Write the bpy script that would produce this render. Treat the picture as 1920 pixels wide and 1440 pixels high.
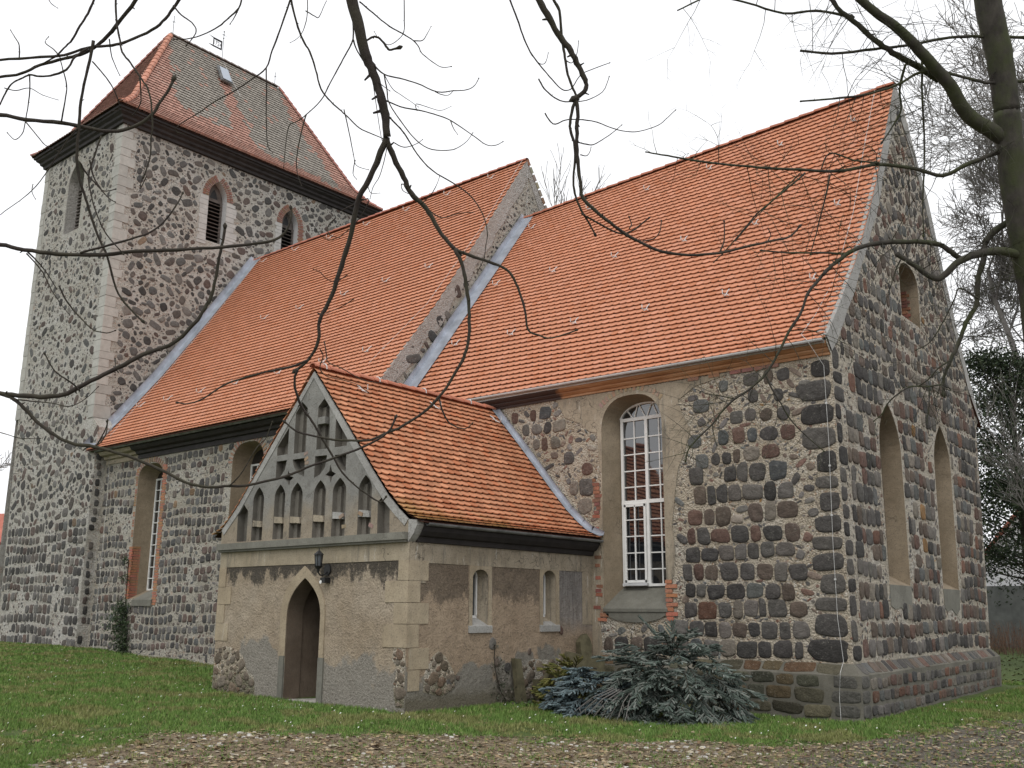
import bpy, math, random
import numpy as np
from mathutils import Vector, Matrix
from mathutils.geometry import tessellate_polygon
from mathutils import noise as mnoise

random.seed(11); rng = np.random.default_rng(11)
sc = bpy.context.scene
for o in list(bpy.data.objects): bpy.data.objects.remove(o)

# ------------------------------------------------------------------ camera
CAM = Vector((6.371, -16.327, 1.687))
cR = Vector((0.765, 0.644, 0.005)); cF = Vector((-0.627, 0.745, 0.2282)).normalized()
YAW, PIT, ROL = math.radians(40.068), math.radians(13.193), math.radians(0.316)
cF = Vector((-math.sin(YAW)*math.cos(PIT), math.cos(YAW)*math.cos(PIT), math.sin(PIT)))
r0 = Vector((math.cos(YAW), math.sin(YAW), 0)); u0 = r0.cross(cF)
cR = r0*math.cos(ROL)+u0*math.sin(ROL); cU = -r0*math.sin(ROL)+u0*math.cos(ROL)
cam_d = bpy.data.cameras.new('camera'); cam = bpy.data.objects.new('camera', cam_d)
sc.collection.objects.link(cam); sc.camera = cam
cam_d.sensor_width = 36; cam_d.lens = 1822.3/1920*36; cam_d.clip_end = 3000; cam_d.clip_start = 0.05
m = Matrix.Identity(4)
for i in range(3):
    m[i][0] = cR[i]; m[i][1] = cU[i]; m[i][2] = -cF[i]; m[i][3] = CAM[i]
cam.matrix_world = m

# ------------------------------------------------------------------ world and sun (overcast)
SUN_EL, SUN_AZ = math.radians(52), math.radians(150)      # azimuth clockwise from north
w = bpy.data.worlds.new('World'); sc.world = w; w.use_nodes = True
nt = w.node_tree; nt.nodes.clear()
out = nt.nodes.new('ShaderNodeOutputWorld'); bg = nt.nodes.new('ShaderNodeBackground')
sky = nt.nodes.new('ShaderNodeTexSky'); sky.sky_type = 'NISHITA'; sky.sun_disc = False
sky.sun_elevation = SUN_EL; sky.sun_rotation = SUN_AZ; sky.dust_density = 4; sky.air_density = 1.5
hs = nt.nodes.new('ShaderNodeHueSaturation'); hs.inputs['Saturation'].default_value = 0.12
mx = nt.nodes.new('ShaderNodeMix'); mx.data_type = 'RGBA'; mx.inputs[0].default_value = 0.86
mx.inputs[7].default_value = (9.0, 9.08, 9.3, 1)         # the cloud deck
nt.links.new(sky.outputs[0], hs.inputs['Color']); nt.links.new(hs.outputs[0], mx.inputs[6])
nt.links.new(mx.outputs[2], bg.inputs['Color']); bg.inputs['Strength'].default_value = 0.12
nt.links.new(bg.outputs[0], out.inputs[0])
sd = bpy.data.lights.new('sun', 'SUN'); sd.energy = 0.9; sd.angle = math.radians(25); sd.color = (1, .97, .92)
sun = bpy.data.objects.new('sun', sd); sc.collection.objects.link(sun)
sdir = Vector((math.sin(SUN_AZ)*math.cos(SUN_EL), math.cos(SUN_AZ)*math.cos(SUN_EL), math.sin(SUN_EL)))
sun.rotation_euler = sdir.to_track_quat('Z', 'Y').to_euler(); sun.location = (0, -10, 30)
sc.view_settings.view_transform = 'Standard'; sc.view_settings.look = 'None'
sc.view_settings.gamma = 1; sc.view_settings.use_curve_mapping = False; sc.view_settings.exposure = 0.22

# ------------------------------------------------------------------ material helpers
class NT:
    def __init__(s, name):
        s.m = bpy.data.materials.new(name); s.m.use_nodes = True
        s.t = s.m.node_tree; s.t.nodes.clear()
        s.out = s.t.nodes.new('ShaderNodeOutputMaterial'); s.b = s.t.nodes.new('ShaderNodeBsdfPrincipled')
        s.t.links.new(s.b.outputs[0], s.out.inputs[0]); s.geo = s.t.nodes.new('ShaderNodeNewGeometry')
        s.pos = s.geo.outputs['Position']; s.b.inputs['Roughness'].default_value = .9
        s.b.inputs['Specular IOR Level'].default_value = .25
    def put(s, sock, v):
        if isinstance(v, bpy.types.NodeSocket): s.t.links.new(v, sock)
        elif isinstance(v, tuple) and len(v) == 3 and sock.type == 'RGBA': sock.default_value = v+(1,)
        else: sock.default_value = v
    def n(s, typ, ins=None, **p):
        d = s.t.nodes.new('ShaderNode'+typ)
        for k, v in p.items(): setattr(d, k, v)
        for k, v in (ins or {}).items(): s.put(d.inputs[k], v)
        return d
    def noise(s, scale, detail=4, rough=.55, vec=None, dist=0):
        return s.n('TexNoise', {'Vector': vec or s.pos, 'Scale': scale, 'Detail': detail, 'Roughness': rough, 'Distortion': dist}).outputs[0]
    def voro(s, scale, vec=None, feature='F1', rand=1):
        return s.n('TexVoronoi', {'Vector': vec or s.pos, 'Scale': scale, 'Randomness': rand}, feature=feature)
    def ramp(s, f, stops, interp='LINEAR'):
        d = s.n('ValToRGB', {'Fac': f}); e = d.color_ramp; e.interpolation = interp
        while len(e.elements) < len(stops): e.elements.new(.5)
        for el, (p, c) in zip(e.elements, stops):
            el.position = p; el.color = (c, c, c, 1) if isinstance(c, (int, float)) else tuple(c)+(1,)
        return d.outputs[0]
    def mix(s, f, a, b, mode='MIX'):
        d = s.n('Mix', data_type='RGBA', blend_type=mode)
        s.put(d.inputs[0], f); s.put(d.inputs[6], a); s.put(d.inputs[7], b); return d.outputs[2]
    def math(s, op, a, b=0., c=0.):
        d = s.n('Math', operation=op); s.put(d.inputs[0], a); s.put(d.inputs[1], b); s.put(d.inputs[2], c); return d.outputs[0]
    def xyz(s):
        d = s.n('SeparateXYZ', {0: s.pos}); return d.outputs
    def bump(s, h, strength=.5, dist=.02, nrm=None):
        d = s.n('Bump', {'Height': h, 'Strength': strength, 'Distance': dist})
        if nrm: s.put(d.inputs['Normal'], nrm)
        return d.outputs[0]
    def attr(s, name='tint'): return s.n('Attribute', attribute_name=name).outputs['Color']
    def done(s, col, rough=None, nrm=None, **k):
        s.put(s.b.inputs['Base Color'], col)
        if rough is not None: s.put(s.b.inputs['Roughness'], rough)
        if nrm is not None: s.put(s.b.inputs['Normal'], nrm)
        for a, v in k.items(): s.put(s.b.inputs[a.replace('_', ' ')], v)
        return s.m

MAT = {}
def simple(name, col, rough=.7, var=.25, scale=8., bump=0., **k):
    t = NT(name); f = t.noise(scale, 6)
    c2 = tuple(min(1, x*(1+var)) for x in col); c1 = tuple(x*(1-var) for x in col)
    t.done(t.ramp(f, [(.3, c1), (.7, c2)]), rough, t.bump(t.noise(scale*5, 5), .6, bump) if bump else None, **k)
    MAT[name] = t.m; return t.m
def tinted(name, lo=.7, hi=1.3, scale=14., bump=.01, rough=.9, speck=None, speckamt=.6):
    t = NT(name); a = t.attr()
    f = t.noise(scale, 7, .65)
    col = t.mix(1., a, t.ramp(f, [(.28, lo), (.72, hi)]), 'MULTIPLY')
    h = t.math('ADD', t.noise(scale*.6, 3), t.math('MULTIPLY', t.noise(scale*4, 6), .5))
    if speck:
        sp = t.ramp(t.noise(scale*2.3, 8, .75), [(.60, 0.), (.66, 1.)])
        col = t.mix(t.math('MULTIPLY', sp, speckamt), col, speck)
    t.done(col, rough, t.bump(h, .8, bump)); MAT[name] = t.m; return t.m

def fieldstone():
    t = NT('fieldstone'); a = t.attr()
    col = t.mix(1., a, t.ramp(t.noise(9, 8, .72), [(.25, .6), (.5, 1.), (.75, 1.45)]), 'MULTIPLY')
    col = t.mix(t.ramp(t.noise(70, 3, .8), [(.52, 0.), (.72, .35)]), col, (.03, .028, .026))
    lich = t.math('MULTIPLY', t.ramp(t.noise(17, 9, .8), [(.56, 0.), (.64, 1.)]), t.ramp(t.noise(1.4, 3), [(.4, .15), (.65, .6)]))
    col = t.mix(lich, col, (.36, .345, .30))
    h = t.math('ADD', t.math('MULTIPLY', t.noise(7, 4, .6), 1.6), t.noise(32, 7, .75))
    t.done(col, .92, t.bump(h, 1., .028)); MAT['fieldstone'] = t.m
fieldstone()
tinted('brick', .75, 1.25, 30, .006, .92, (.5, .44, .36), .35)
tinted('tile', .93, 1.06, 2.5, .002, .75, (.30, .20, .12), .0)
tinted('old_tile', .8, 1.2, 5, .004, .9, (.36, .34, .29), .35)
tinted('generic', .8, 1.2, 12, .004, .85)
tinted('quoin', .85, 1.15, 5, .006, .9, (.2, .19, .17), .3)
tinted('needle', .7, 1.3, 20, .0, .75)
tinted('leaf', .7, 1.3, 6, .0, .6)

def mortar(name, a, b, c, orange=0., chips=.6, green=0., zdark=None):
    t = NT(name)
    base = t.ramp(t.noise(1.1, 5, .6), [(.3, a), (.52, b), (.72, c)])
    base = t.mix(1., base, t.ramp(t.noise(26, 8, .7), [(.3, .62), (.7, 1.22)]), 'MULTIPLY')
    v = t.voro(34); vc = t.n('SeparateXYZ', {0: v.outputs['Color']}).outputs[0]
    chip = t.ramp(vc, [(.60, 0.), (.62, 1.)]); area = t.ramp(t.noise(1.7, 3), [(.40, 0.), (.6, .9)])
    chipcol = t.ramp(vc, [(.62, (.13, .115, .10)), (.73, (.24, .20, .155)), (.82, (.58, .55, .49)), (.96, (.34, .17, .09))], 'CONSTANT')
    base = t.mix(t.math('MULTIPLY', t.math('MULTIPLY', chip, area), chips), base, chipcol)
    if orange:
        o = t.ramp(t.noise(3.3, 6, .7, dist=.6), [(.60, 0.), (.68, 1.)])
        base = t.mix(t.math('MULTIPLY', o, orange), base, (.42, .17, .07))
    if green:
        z = t.xyz()[2]
        g = t.math('MULTIPLY', t.ramp(t.math('ADD', z, t.math('MULTIPLY', t.noise(2.), .8)), [(.75, 1.), (1.35, 0.)]), green)
        base = t.mix(g, base, (.11, .105, .06))
    h = t.math('ADD', t.math('MULTIPLY', t.noise(7, 5, .65), 2.2), t.math('MULTIPLY', t.math('SUBTRACT', 1, v.outputs['Distance']), .6))
    h = t.math('ADD', h, t.math('MULTIPLY', t.noise(60, 4), .3))
    t.done(base, .95, t.bump(h, 1., .045)); MAT[name] = t.m
mortar('mortar_choir', (.38, .32, .24), (.48, .42, .33), (.52, .49, .43), .0, .8, .8)
mortar('mortar_east', (.39, .345, .275), (.49, .445, .365), (.53, .505, .455), .12, .8, .5)
mortar('mortar_tower', (.42, .395, .345), (.50, .48, .435), (.54, .525, .50), .25, .7)
mortar('mortar_nave', (.37, .34, .285), (.45, .42, .36), (.48, .46, .42), .3, .5)
mortar('mortar_patch', (.40, .37, .34), (.45, .43, .40), (.5, .48, .46), 0, .15)

def plaster(name, a, b, grain=.012, dark=None, cracks=.5, gscale=38, streaks=0., rough=0.):
    t = NT(name)
    base = t.ramp(t.noise(.9, 5, .6), [(.35, a), (.68, b)])
    base = t.mix(1., base, t.ramp(t.noise(5, 8, .7), [(.3, .8), (.7, 1.12)]), 'MULTIPLY')
    if dark: base = dark(t, base)
    if streaks:
        sv = t.n('Mapping', {'Vector': t.pos, 'Scale': (5, 5, .7)}).outputs[0]
        base = t.mix(t.math('MULTIPLY', t.ramp(t.noise(1., 7, .7, sv), [(.52, 0.), (.66, 1.)]), streaks), base, (.13, .12, .10))
        base = t.mix(t.math('MULTIPLY', t.ramp(t.noise(1.7, 7, .75, sv), [(.60, 0.), (.66, 1.)]), streaks), base, (.52, .50, .45))
    base = t.mix(t.math('MULTIPLY', t.ramp(t.noise(gscale, 3, .8), [(.53, 0.), (.66, 1.)]), .6), base, (.11, .09, .07))
    cr = t.voro(1.3, t.n('VectorMath', {0: t.pos, 1: t.n('TexNoise', {'Vector': t.pos, 'Scale': 3.}).outputs['Color']}, operation='ADD').outputs[0], 'DISTANCE_TO_EDGE').outputs['Distance']
    line = t.math('MULTIPLY', t.ramp(cr, [(.0, 1.), (.012, 0.)]), t.ramp(t.noise(.8), [(.5, 0.), (.6, cracks)]))
    base = t.mix(line, base, (.06, .05, .04))
    h = t.math('ADD', t.noise(gscale, 4, .7), t.math('MULTIPLY', t.noise(4, 4), 1.5))
    if rough: h = t.math('ADD', h, t.math('MULTIPLY', t.voro(gscale*.8).outputs['Distance'], rough))
    t.done(base, .95, t.bump(t.math('SUBTRACT', h, line), .8, grain)); MAT[name] = t.m
def stain_front(t, base):
    z = t.xyz()[2]
    streak = t.noise(1., 6, .65, t.n('Mapping', {'Vector': t.pos, 'Scale': (3.5, 3.5, 1.6)}).outputs[0])
    s = t.math('ADD', t.math('MULTIPLY', t.math('SUBTRACT', z, 2.2), 2.4), t.math('MULTIPLY', t.math('SUBTRACT', streak, .5), 3.2))
    m_ = t.math('MULTIPLY', t.ramp(s, [(.02, 0.), (.22, 1.)]), .95)
    sp = t.ramp(t.math('ADD', t.noise(20, 7, .8), t.math('MULTIPLY', s, -.25)), [(.40, 1.), (.60, .12)])
    base = t.mix(t.math('MULTIPLY', m_, sp), base, (.06, .053, .044))
    g = t.math('SUBTRACT', t.math('ADD', .95, t.math('MULTIPLY', t.math('SUBTRACT', t.noise(1.1, 4), .5), 2.6)), z)
    return t.mix(t.math('MULTIPLY', t.ramp(g, [(0, 0.), (.12, 1.)]), .85), base, t.ramp(t.noise(30, 6, .8), [(.35, (.17, .16, .14)), (.7, (.33, .315, .28))]))
def stain_side(t, base):
    x = t.xyz(); z = x[2]
    n2 = t.noise(2.4, 9, .82, t.n('Mapping', {'Vector': t.pos, 'Scale': (1, 1.5, .9)}).outputs[0])
    s = t.math('ADD', t.math('MULTIPLY', t.math('SUBTRACT', z, 1.86), 3.0), t.math('MULTIPLY', t.math('SUBTRACT', n2, .5), 4.))
    mm = t.math('MULTIPLY', t.ramp(s, [(-.0, 0.), (.3, 1.)]), .88)
    sp = t.ramp(t.noise(24, 6, .8), [(.3, 1.), (.68, .35)])
    y_ = x[1]; nearw = t.math('MINIMUM', t.math('ABSOLUTE', t.math('ADD', y_, 3.37)), t.math('ABSOLUTE', t.math('ADD', y_, 1.4)))
    mm = t.math('MULTIPLY', mm, t.ramp(t.math('SUBTRACT', nearw, .3), [(0, .0), (.02, 1.)]))
    base = t.mix(t.math('MULTIPLY', mm, sp), base, (.06, .052, .045))
    g = t.math('SUBTRACT', t.math('ADD', .82, t.math('MULTIPLY', t.math('SUBTRACT', t.noise(1.2, 4), .5), 2.2)), z)
    base = t.mix(t.math('MULTIPLY', t.ramp(g, [(0, 0.), (.1, 1.)]), .8), base, t.ramp(t.noise(9, 6, .8), [(.35, (.15, .15, .135)), (.7, (.26, .26, .235))]))
    pn = t.math('MULTIPLY', t.ramp(y_, [(0, 1.), (1, 1.)]), t.ramp(t.math('ADD', y_, 1.09), [(.0, 0.), (.02, 1.)]))
    pz_ = t.ramp(t.math('ADD', t.math('SUBTRACT', z, 1.35), t.math('MULTIPLY', n2, .5)), [(.1, 0.), (.5, 1.)])
    base = t.mix(t.math('MULTIPLY', t.math('MULTIPLY', pn, pz_), .85), base, t.ramp(t.noise(1., 7, .8, t.n('Mapping', {'Vector': t.pos, 'Scale': (9, 9, 1.2)}).outputs[0]), [(.35, (.12, .115, .11)), (.65, (.31, .295, .285))]))
    g2 = t.ramp(t.math('ADD', z, t.math('MULTIPLY', t.noise(3), .3)), [(.42, 1.), (.62, 0.)])
    return t.mix(t.math('MULTIPLY', g2, .75), base, (.12, .105, .07))
def stain_gable(t, base):
    z = t.xyz()[2]
    g = t.math('SUBTRACT', t.math('ADD', 3.75, t.math('MULTIPLY', t.math('SUBTRACT', t.noise(1.4, 5), .5), 1.5)), z)
    base = t.mix(t.math('MULTIPLY', t.ramp(g, [(0, 0.), (.5, 1.)]), .75), base, t.ramp(t.noise(4, 6, .7), [(.35, (.24, .19, .13)), (.7, (.34, .28, .2))]))
    return t.mix(t.math('MULTIPLY', t.ramp(t.noise(3.1, 7, .75), [(.55, 0.), (.7, .8)]), .8), base, (.09, .087, .078))
plaster('plaster_front', (.33, .265, .19), (.43, .365, .285), .045, stain_front, .2, 26)
plaster('plaster_side', (.31, .235, .165), (.39, .305, .22), .04, stain_side, .25, 28)
plaster('plaster_gable', (.20, .198, .185), (.28, .275, .255), .008, stain_gable, .5)
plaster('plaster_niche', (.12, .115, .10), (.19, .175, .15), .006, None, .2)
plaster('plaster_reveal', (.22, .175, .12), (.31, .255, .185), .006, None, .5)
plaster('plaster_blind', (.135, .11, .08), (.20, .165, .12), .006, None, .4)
plaster('plaster_smooth', (.32, .26, .18), (.41, .345, .25), .004, None, .5, 38, .25)
plaster('plaster_band', (.29, .245, .18), (.40, .345, .265), .006, None, .9, 38, .75)
plaster('plaster_frieze', (.30, .255, .18), (.40, .345, .26), .006, None, .9, 38, .6)
plaster('plaster_pale', (.45, .43, .39), (.55, .53, .49), .005, None, .2)
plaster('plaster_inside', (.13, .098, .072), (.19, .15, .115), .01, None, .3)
plaster('cement', (.15, .148, .125), (.22, .215, .185), .006, None, .5)
plaster('plinth_cement', (.115, .11, .09), (.19, .18, .15), .008, None, .3)
plaster('coping', (.30, .295, .28), (.40, .395, .375), .01, None, .4)
simple('zinc', (.42, .45, .5), .45, .25, 3, Metallic=.5)
simple('gutter_zinc', (.62, .63, .64), .45, .1, 3, Metallic=.15)
simple('old_zinc', (.20, .205, .205), .55, .4, 5, Metallic=.3)
simple('dark_wood', (.034, .030, .030), .7, .3, 4, .004)
simple('brown_wood', (.065, .040, .032), .65, .3, 4, .004)
simple('white_paint', (.74, .74, .72), .45, .06, 6)
simple('iron', (.02, .02, .02), .4, .3, 20)
simple('louvre_wood', (.12, .105, .095), .8, .35, 5, .004)
simple('concrete', (.40, .38, .35), .95, .25, 7, .01)
simple('grave_stone', (.10, .09, .055), .95, .35, 6, .015)
simple('roof_deck', (.07, .03, .02), .9, .2, 5)
simple('house_wall', (.72, .72, .73), .9, .05, 2)
simple('house_roof', (.42, .15, .11), .9, .2, 3)
simple('grey_wall', (.13, .135, .13), .95, .25, 2)
simple('cable', (.58, .58, .57), .5, .15, 9)
def ochre():
    t = NT('ochre_wood'); x = t.xyz()[0]
    c = t.ramp(t.noise(2.2, 7, .7, t.n('Mapping', {'Vector': t.pos, 'Scale': (.6, 4, 6)}).outputs[0]), [(.3, (.22, .10, .045)), (.5, (.38, .19, .09)), (.75, (.48, .30, .18))])
    d = t.ramp(t.math('MULTIPLY_ADD', x, -.25, t.math('MULTIPLY_ADD', t.noise(3.), .1, 0)), [(.0, 0.), (.99, 0.)])
    k = t.ramp(t.math('SUBTRACT', t.math('MULTIPLY', x, -1), t.math('ADD', 5.6, t.math('MULTIPLY', t.noise(4.), .5))), [(0, 0.), (.12, 1.)])
    t.done(t.mix(k, c, (.052, .032, .027)), .6, t.bump(t.noise(40, 4), .3, .003)); MAT['ochre_wood'] = t.m
ochre()
def glass():
    t = NT('glass'); t.done((.012, .014, .017), .03, t.bump(t.noise(1.6, 1), .25, .02)); t.b.inputs['Specular IOR Level'].default_value = 1.; t.b.inputs['IOR'].default_value = 1.75; MAT['glass'] = t.m; simple('smoky_glass', (.10, .11, .12), .15, .2, 8)
    t = NT('sky_glass'); t.done((.35, .4, .46), .1); t.b.inputs['Specular IOR Level'].default_value = .8; MAT['sky_glass'] = t.m
glass()
def bark(name, a, b, moss, amt):
    t = NT(name)
    f = t.noise(9, 7, .7, t.n('Mapping', {'Vector': t.pos, 'Scale': (1, 1, .5)}).outputs[0])
    c = t.ramp(f, [(.3, a), (.7, b)])
    c = t.mix(t.math('MULTIPLY', t.ramp(t.noise(2.6, 6, .7), [(.42, 0.), (.6, 1.)]), amt), c, moss)
    t.done(c, .9, t.bump(t.noise(45, 5, .7), .8, .006)); MAT[name] = t.m
bark('bark', (.026, .021, .019), (.062, .052, .044), (.07, .08, .03), .22)
bark('mossy_bark', (.028, .025, .022), (.075, .068, .057), (.055, .068, .024), .65)
bark('far_bark', (.13, .12, .115), (.21, .195, .185), (.10, .11, .07), .3)
def ground_mat():
    t = NT('ground'); g = t.n('Attribute', attribute_name='mask').outputs['Fac']
    e = t.math('ADD', g, t.math('MULTIPLY', t.math('SUBTRACT', t.noise(2.4, 8, .75), .5), 1.1))
    m_ = t.ramp(e, [(.42, 0.), (.62, 1.)])
    grass = t.ramp(t.noise(3, 8, .7), [(.3, (.06, .085, .026)), (.7, (.10, .14, .04))])
    dirt = t.ramp(t.noise(5, 8, .75), [(.3, (.11, .085, .055)), (.5, (.20, .155, .10)), (.7, (.27, .215, .145))])
    v = t.voro(55); vc = t.n('SeparateXYZ', {0: v.outputs['Color']}).outputs[0]
    dirt = t.mix(t.math('MULTIPLY', t.ramp(vc, [(.76, 0.), (.78, 1.)]), .55), dirt, t.ramp(vc, [(.78, (.34, .28, .19)), (.90, (.10, .07, .045)), (.97, (.45, .42, .36))], 'CONSTANT'))
    xs = t.xyz()
    pth = t.ramp(t.math('ADD', t.math('MULTIPLY_ADD', xs[0], .5, -.35), t.math('MULTIPLY', t.noise(1.5, 4), .8)), [(.35, 0.), (.75, 1.)])
    dirt = t.mix(t.math('MULTIPLY', pth, .85), dirt, t.ramp(t.noise(14, 7, .7), [(.3, (.10, .09, .075)), (.7, (.17, .155, .13))]))
    t.done(t.mix(m_, dirt, grass), .97, t.bump(t.math('ADD', t.noise(12, 6, .7), v.outputs['Distance']), .8, .03)); MAT['ground'] = t.m
ground_mat()
def porch_tile():
    t = NT('porch_tile'); a = t.attr(); z = t.xyz()
    col = t.mix(1., a, t.ramp(t.noise(6, 6), [(.3, .86), (.7, 1.12)]), 'MULTIPLY')
    s = t.math('SUBTRACT', t.math('ADD', 3.55, t.math('MULTIPLY', t.math('SUBTRACT', t.noise(1.3, 5), .5), 1.9)), t.math('ADD', z[2], t.math('MULTIPLY_ADD', z[1], .17, .75)))
    col = t.mix(t.math('MULTIPLY', t.ramp(s, [(-1.2, 0.), (.6, 1.)]), t.ramp(t.noise(14, 7, .75), [(.35, .35), (.6, .9)])), col, t.ramp(t.noise(9), [(.3, (.27, .17, .05)), (.7, (.34, .25, .08))]))
    t.done(col, .8, t.bump(t.noise(30), .3, .003)); MAT['porch_tile'] = t.m
porch_tile()

# ------------------------------------------------------------------ object helpers
COL = sc.collection
def lab(o, label=None, cat=None, group=None, kind=None):
    if label: o['label'] = label
    if cat: o['category'] = cat
    if group: o['group'] = group
    if kind: o['kind'] = kind
    return o
def thing(name, loc, label, cat, group=None):
    o = bpy.data.objects.new(name, None); COL.objects.link(o); o.location = loc; o.empty_display_size = .3
    return lab(o, label, cat, group)
def attach(o, parent):
    if parent is not None:
        o.parent = parent; o.matrix_parent_inverse = base_inv(parent)
def base_inv(p):
    mt = Matrix.Translation(p.location) if p.type == 'EMPTY' else Matrix.Identity(4)
    return mt.inverted()
class MB:
    def __init__(s): s.v = []; s.f = []; s.c = []; s.m = []
    def add(s, vs, fs, col=(.5, .5, .5), mi=0):
        b = len(s.v); s.v += [tuple(p) for p in vs]
        for f in fs: s.f.append(tuple(i+b for i in f)); s.c.append(col); s.m.append(mi)
    def mesh(s, name, mats, smooth=False):
        me = bpy.data.meshes.new(name); me.from_pydata(s.v, [], s.f)
        for mm in (mats if isinstance(mats, (list, tuple)) else [mats]): me.materials.append(MAT[mm])
        a = me.attributes.new('tint', 'FLOAT_COLOR', 'FACE')
        a.data.foreach_set('color', np.array([(c[0], c[1], c[2], 1) for c in s.c], dtype=np.float32).ravel())
        me.polygons.foreach_set('material_index', s.m)
        if smooth: me.polygons.foreach_set('use_smooth', [True]*len(s.f))
        me.update(); return me
    def obj(s, name, mats, parent=None, smooth=False, kind=None):
        o = bpy.data.objects.new(name, s.mesh(name, mats, smooth)); COL.objects.link(o); attach(o, parent)
        if kind: o['kind'] = kind
        return o
    def box(s, lo, hi, col=(.5, .5, .5), mi=0):
        x0, y0, z0 = lo; x1, y1, z1 = hi
        s.add([(x0,y0,z0),(x1,y0,z0),(x1,y1,z0),(x0,y1,z0),(x0,y0,z1),(x1,y0,z1),(x1,y1,z1),(x0,y1,z1)],
              [(0,3,2,1),(4,5,6,7),(0,1,5,4),(1,2,6,5),(2,3,7,6),(3,0,4,7)], col, mi)
    def tube(s, pts, rad, sides=6, col=(.5, .5, .5), mi=0, cap=True):
        pts = [Vector(p) for p in pts]; n = len(pts); rad = [rad]*n if isinstance(rad, (int, float)) else rad
        vs = []; up = Vector((.13, .21, .97))
        for i, p in enumerate(pts):
            t = (pts[min(n-1, i+1)]-pts[max(0, i-1)]).normalized()
            a = t.cross(up)
            if a.length < .05: a = t.cross(Vector((1, 0, 0)))
            a.normalize(); b = t.cross(a)
            for k in range(sides):
                an = 2*math.pi*k/sides; vs.append(p+(a*math.cos(an)+b*math.sin(an))*rad[i])
        fs = [(i*sides+k, i*sides+(k+1) % sides, (i+1)*sides+(k+1) % sides, (i+1)*sides+k) for i in range(n-1) for k in range(sides)]
        if cap: fs += [tuple(range(sides))[::-1], tuple((n-1)*sides+k for k in range(sides))]
        s.add(vs, fs, col, mi)
class Fr:
    """a wall plane: origin, u (along), v (up), outward normal; an optional warp for walls out of true"""
    def __init__(s, o, u, v, n, warp=None): s.o, s.u, s.vv, s.n, s.w = Vector(o), Vector(u), Vector(v), Vector(n), warp
    def P(s, u, v, d=0):
        p = s.o+s.u*u+s.vv*v+s.n*d
        return s.w(p) if s.w else p
    def quad(s, mb, u0, u1, v0, v1, d, col=(.5,)*3, mi=0):
        mb.add([s.P(u0, v0, d), s.P(u1, v0, d), s.P(u1, v1, d), s.P(u0, v1, d)], [(0, 1, 2, 3)], col, mi)
    def block(s, mb, u0, u1, v0, v1, d0, d1, col=(.5,)*3, mi=0):
        vs = [s.P(a, b, d) for d in (d0, d1) for a, b in ((u0, v0), (u1, v0), (u1, v1), (u0, v1))]
        fs = [(3,2,1,0),(4,5,6,7),(0,1,5,4),(1,2,6,5),(2,3,7,6),(3,0,4,7)]
        mb.add(vs, fs, col, mi)
    def prism(s, mb, loop, d0, d1, col=(.5,)*3, mi=0):
        n = len(loop); vs = [s.P(a, b, d1) for a, b in loop]+[s.P(a, b, d0) for a, b in loop]
        tris = tessellate_polygon([[Vector((a, b, 0)) for a, b in loop]])
        fs = []
        for t in tris:
            (ax, ay), (bx, by), (cx, cy) = [loop[i] for i in t]
            if (bx-ax)*(cy-ay)-(by-ay)*(cx-ax) < 0: t = t[::-1]
            fs.append(tuple(t))
        ar = sum(loop[i][0]*loop[(i+1) % n][1]-loop[(i+1) % n][0]*loop[i][1] for i in range(n))
        for i in range(n):
            j = (i+1) % n
            fs.append((n+i, n+j, j, i) if ar > 0 else (i, j, n+j, n+i))
        mb.add(vs, fs, col, mi)
X_, Y_, Z_ = Vector((1, 0, 0)), Vector((0, 1, 0)), Vector((0, 0, 1))
def arch(u0, u1, v0, vs, vt, kind='pt', n=10, ex=1.9):
    uc = (u0+u1)/2; hw = (u1-u0)/2; L = [(u0, v0), (u1, v0)]
    if kind == 'pt':
        R = [(uc+hw*(1-t**ex), vs+(vt-vs)*t) for t in [i/n for i in range(n+1)]]
    elif kind == 'bk':   # basket / semi-ellipse
        R = [(uc+hw*max(0, math.cos(a))**.75, vs+(vt-vs)*math.sin(a)) for a in [math.pi/2*i/n for i in range(n+1)]]
    else:
        R = [(uc+hw*math.cos(a), vs+(vt-vs)*math.sin(a)) for a in [math.pi/2*i/n for i in range(n+1)]]
    return L+R+[(2*uc-a, b) for a, b in R[-2::-1]]
def inside(pt, loop):
    x, y = pt; c = False; n = len(loop)
    for i in range(n):
        (x1, y1), (x2, y2) = loop[i], loop[(i+1) % n]
        if (y1 > y) != (y2 > y) and x < (x2-x1)*(y-y1)/(y2-y1)+x1: c = not c
    return c
def dist_loop(pt, loop):
    px, py = pt; d = 1e9; n = len(loop)
    for i in range(n):
        (x1, y1), (x2, y2) = loop[i], loop[(i+1) % n]
        dx, dy = x2-x1, y2-y1; q = dx*dx+dy*dy
        t = 0 if q == 0 else max(0, min(1, ((px-x1)*dx+(py-y1)*dy)/q))
        d = min(d, math.hypot(px-x1-t*dx, py-y1-t*dy))
    return d
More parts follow.
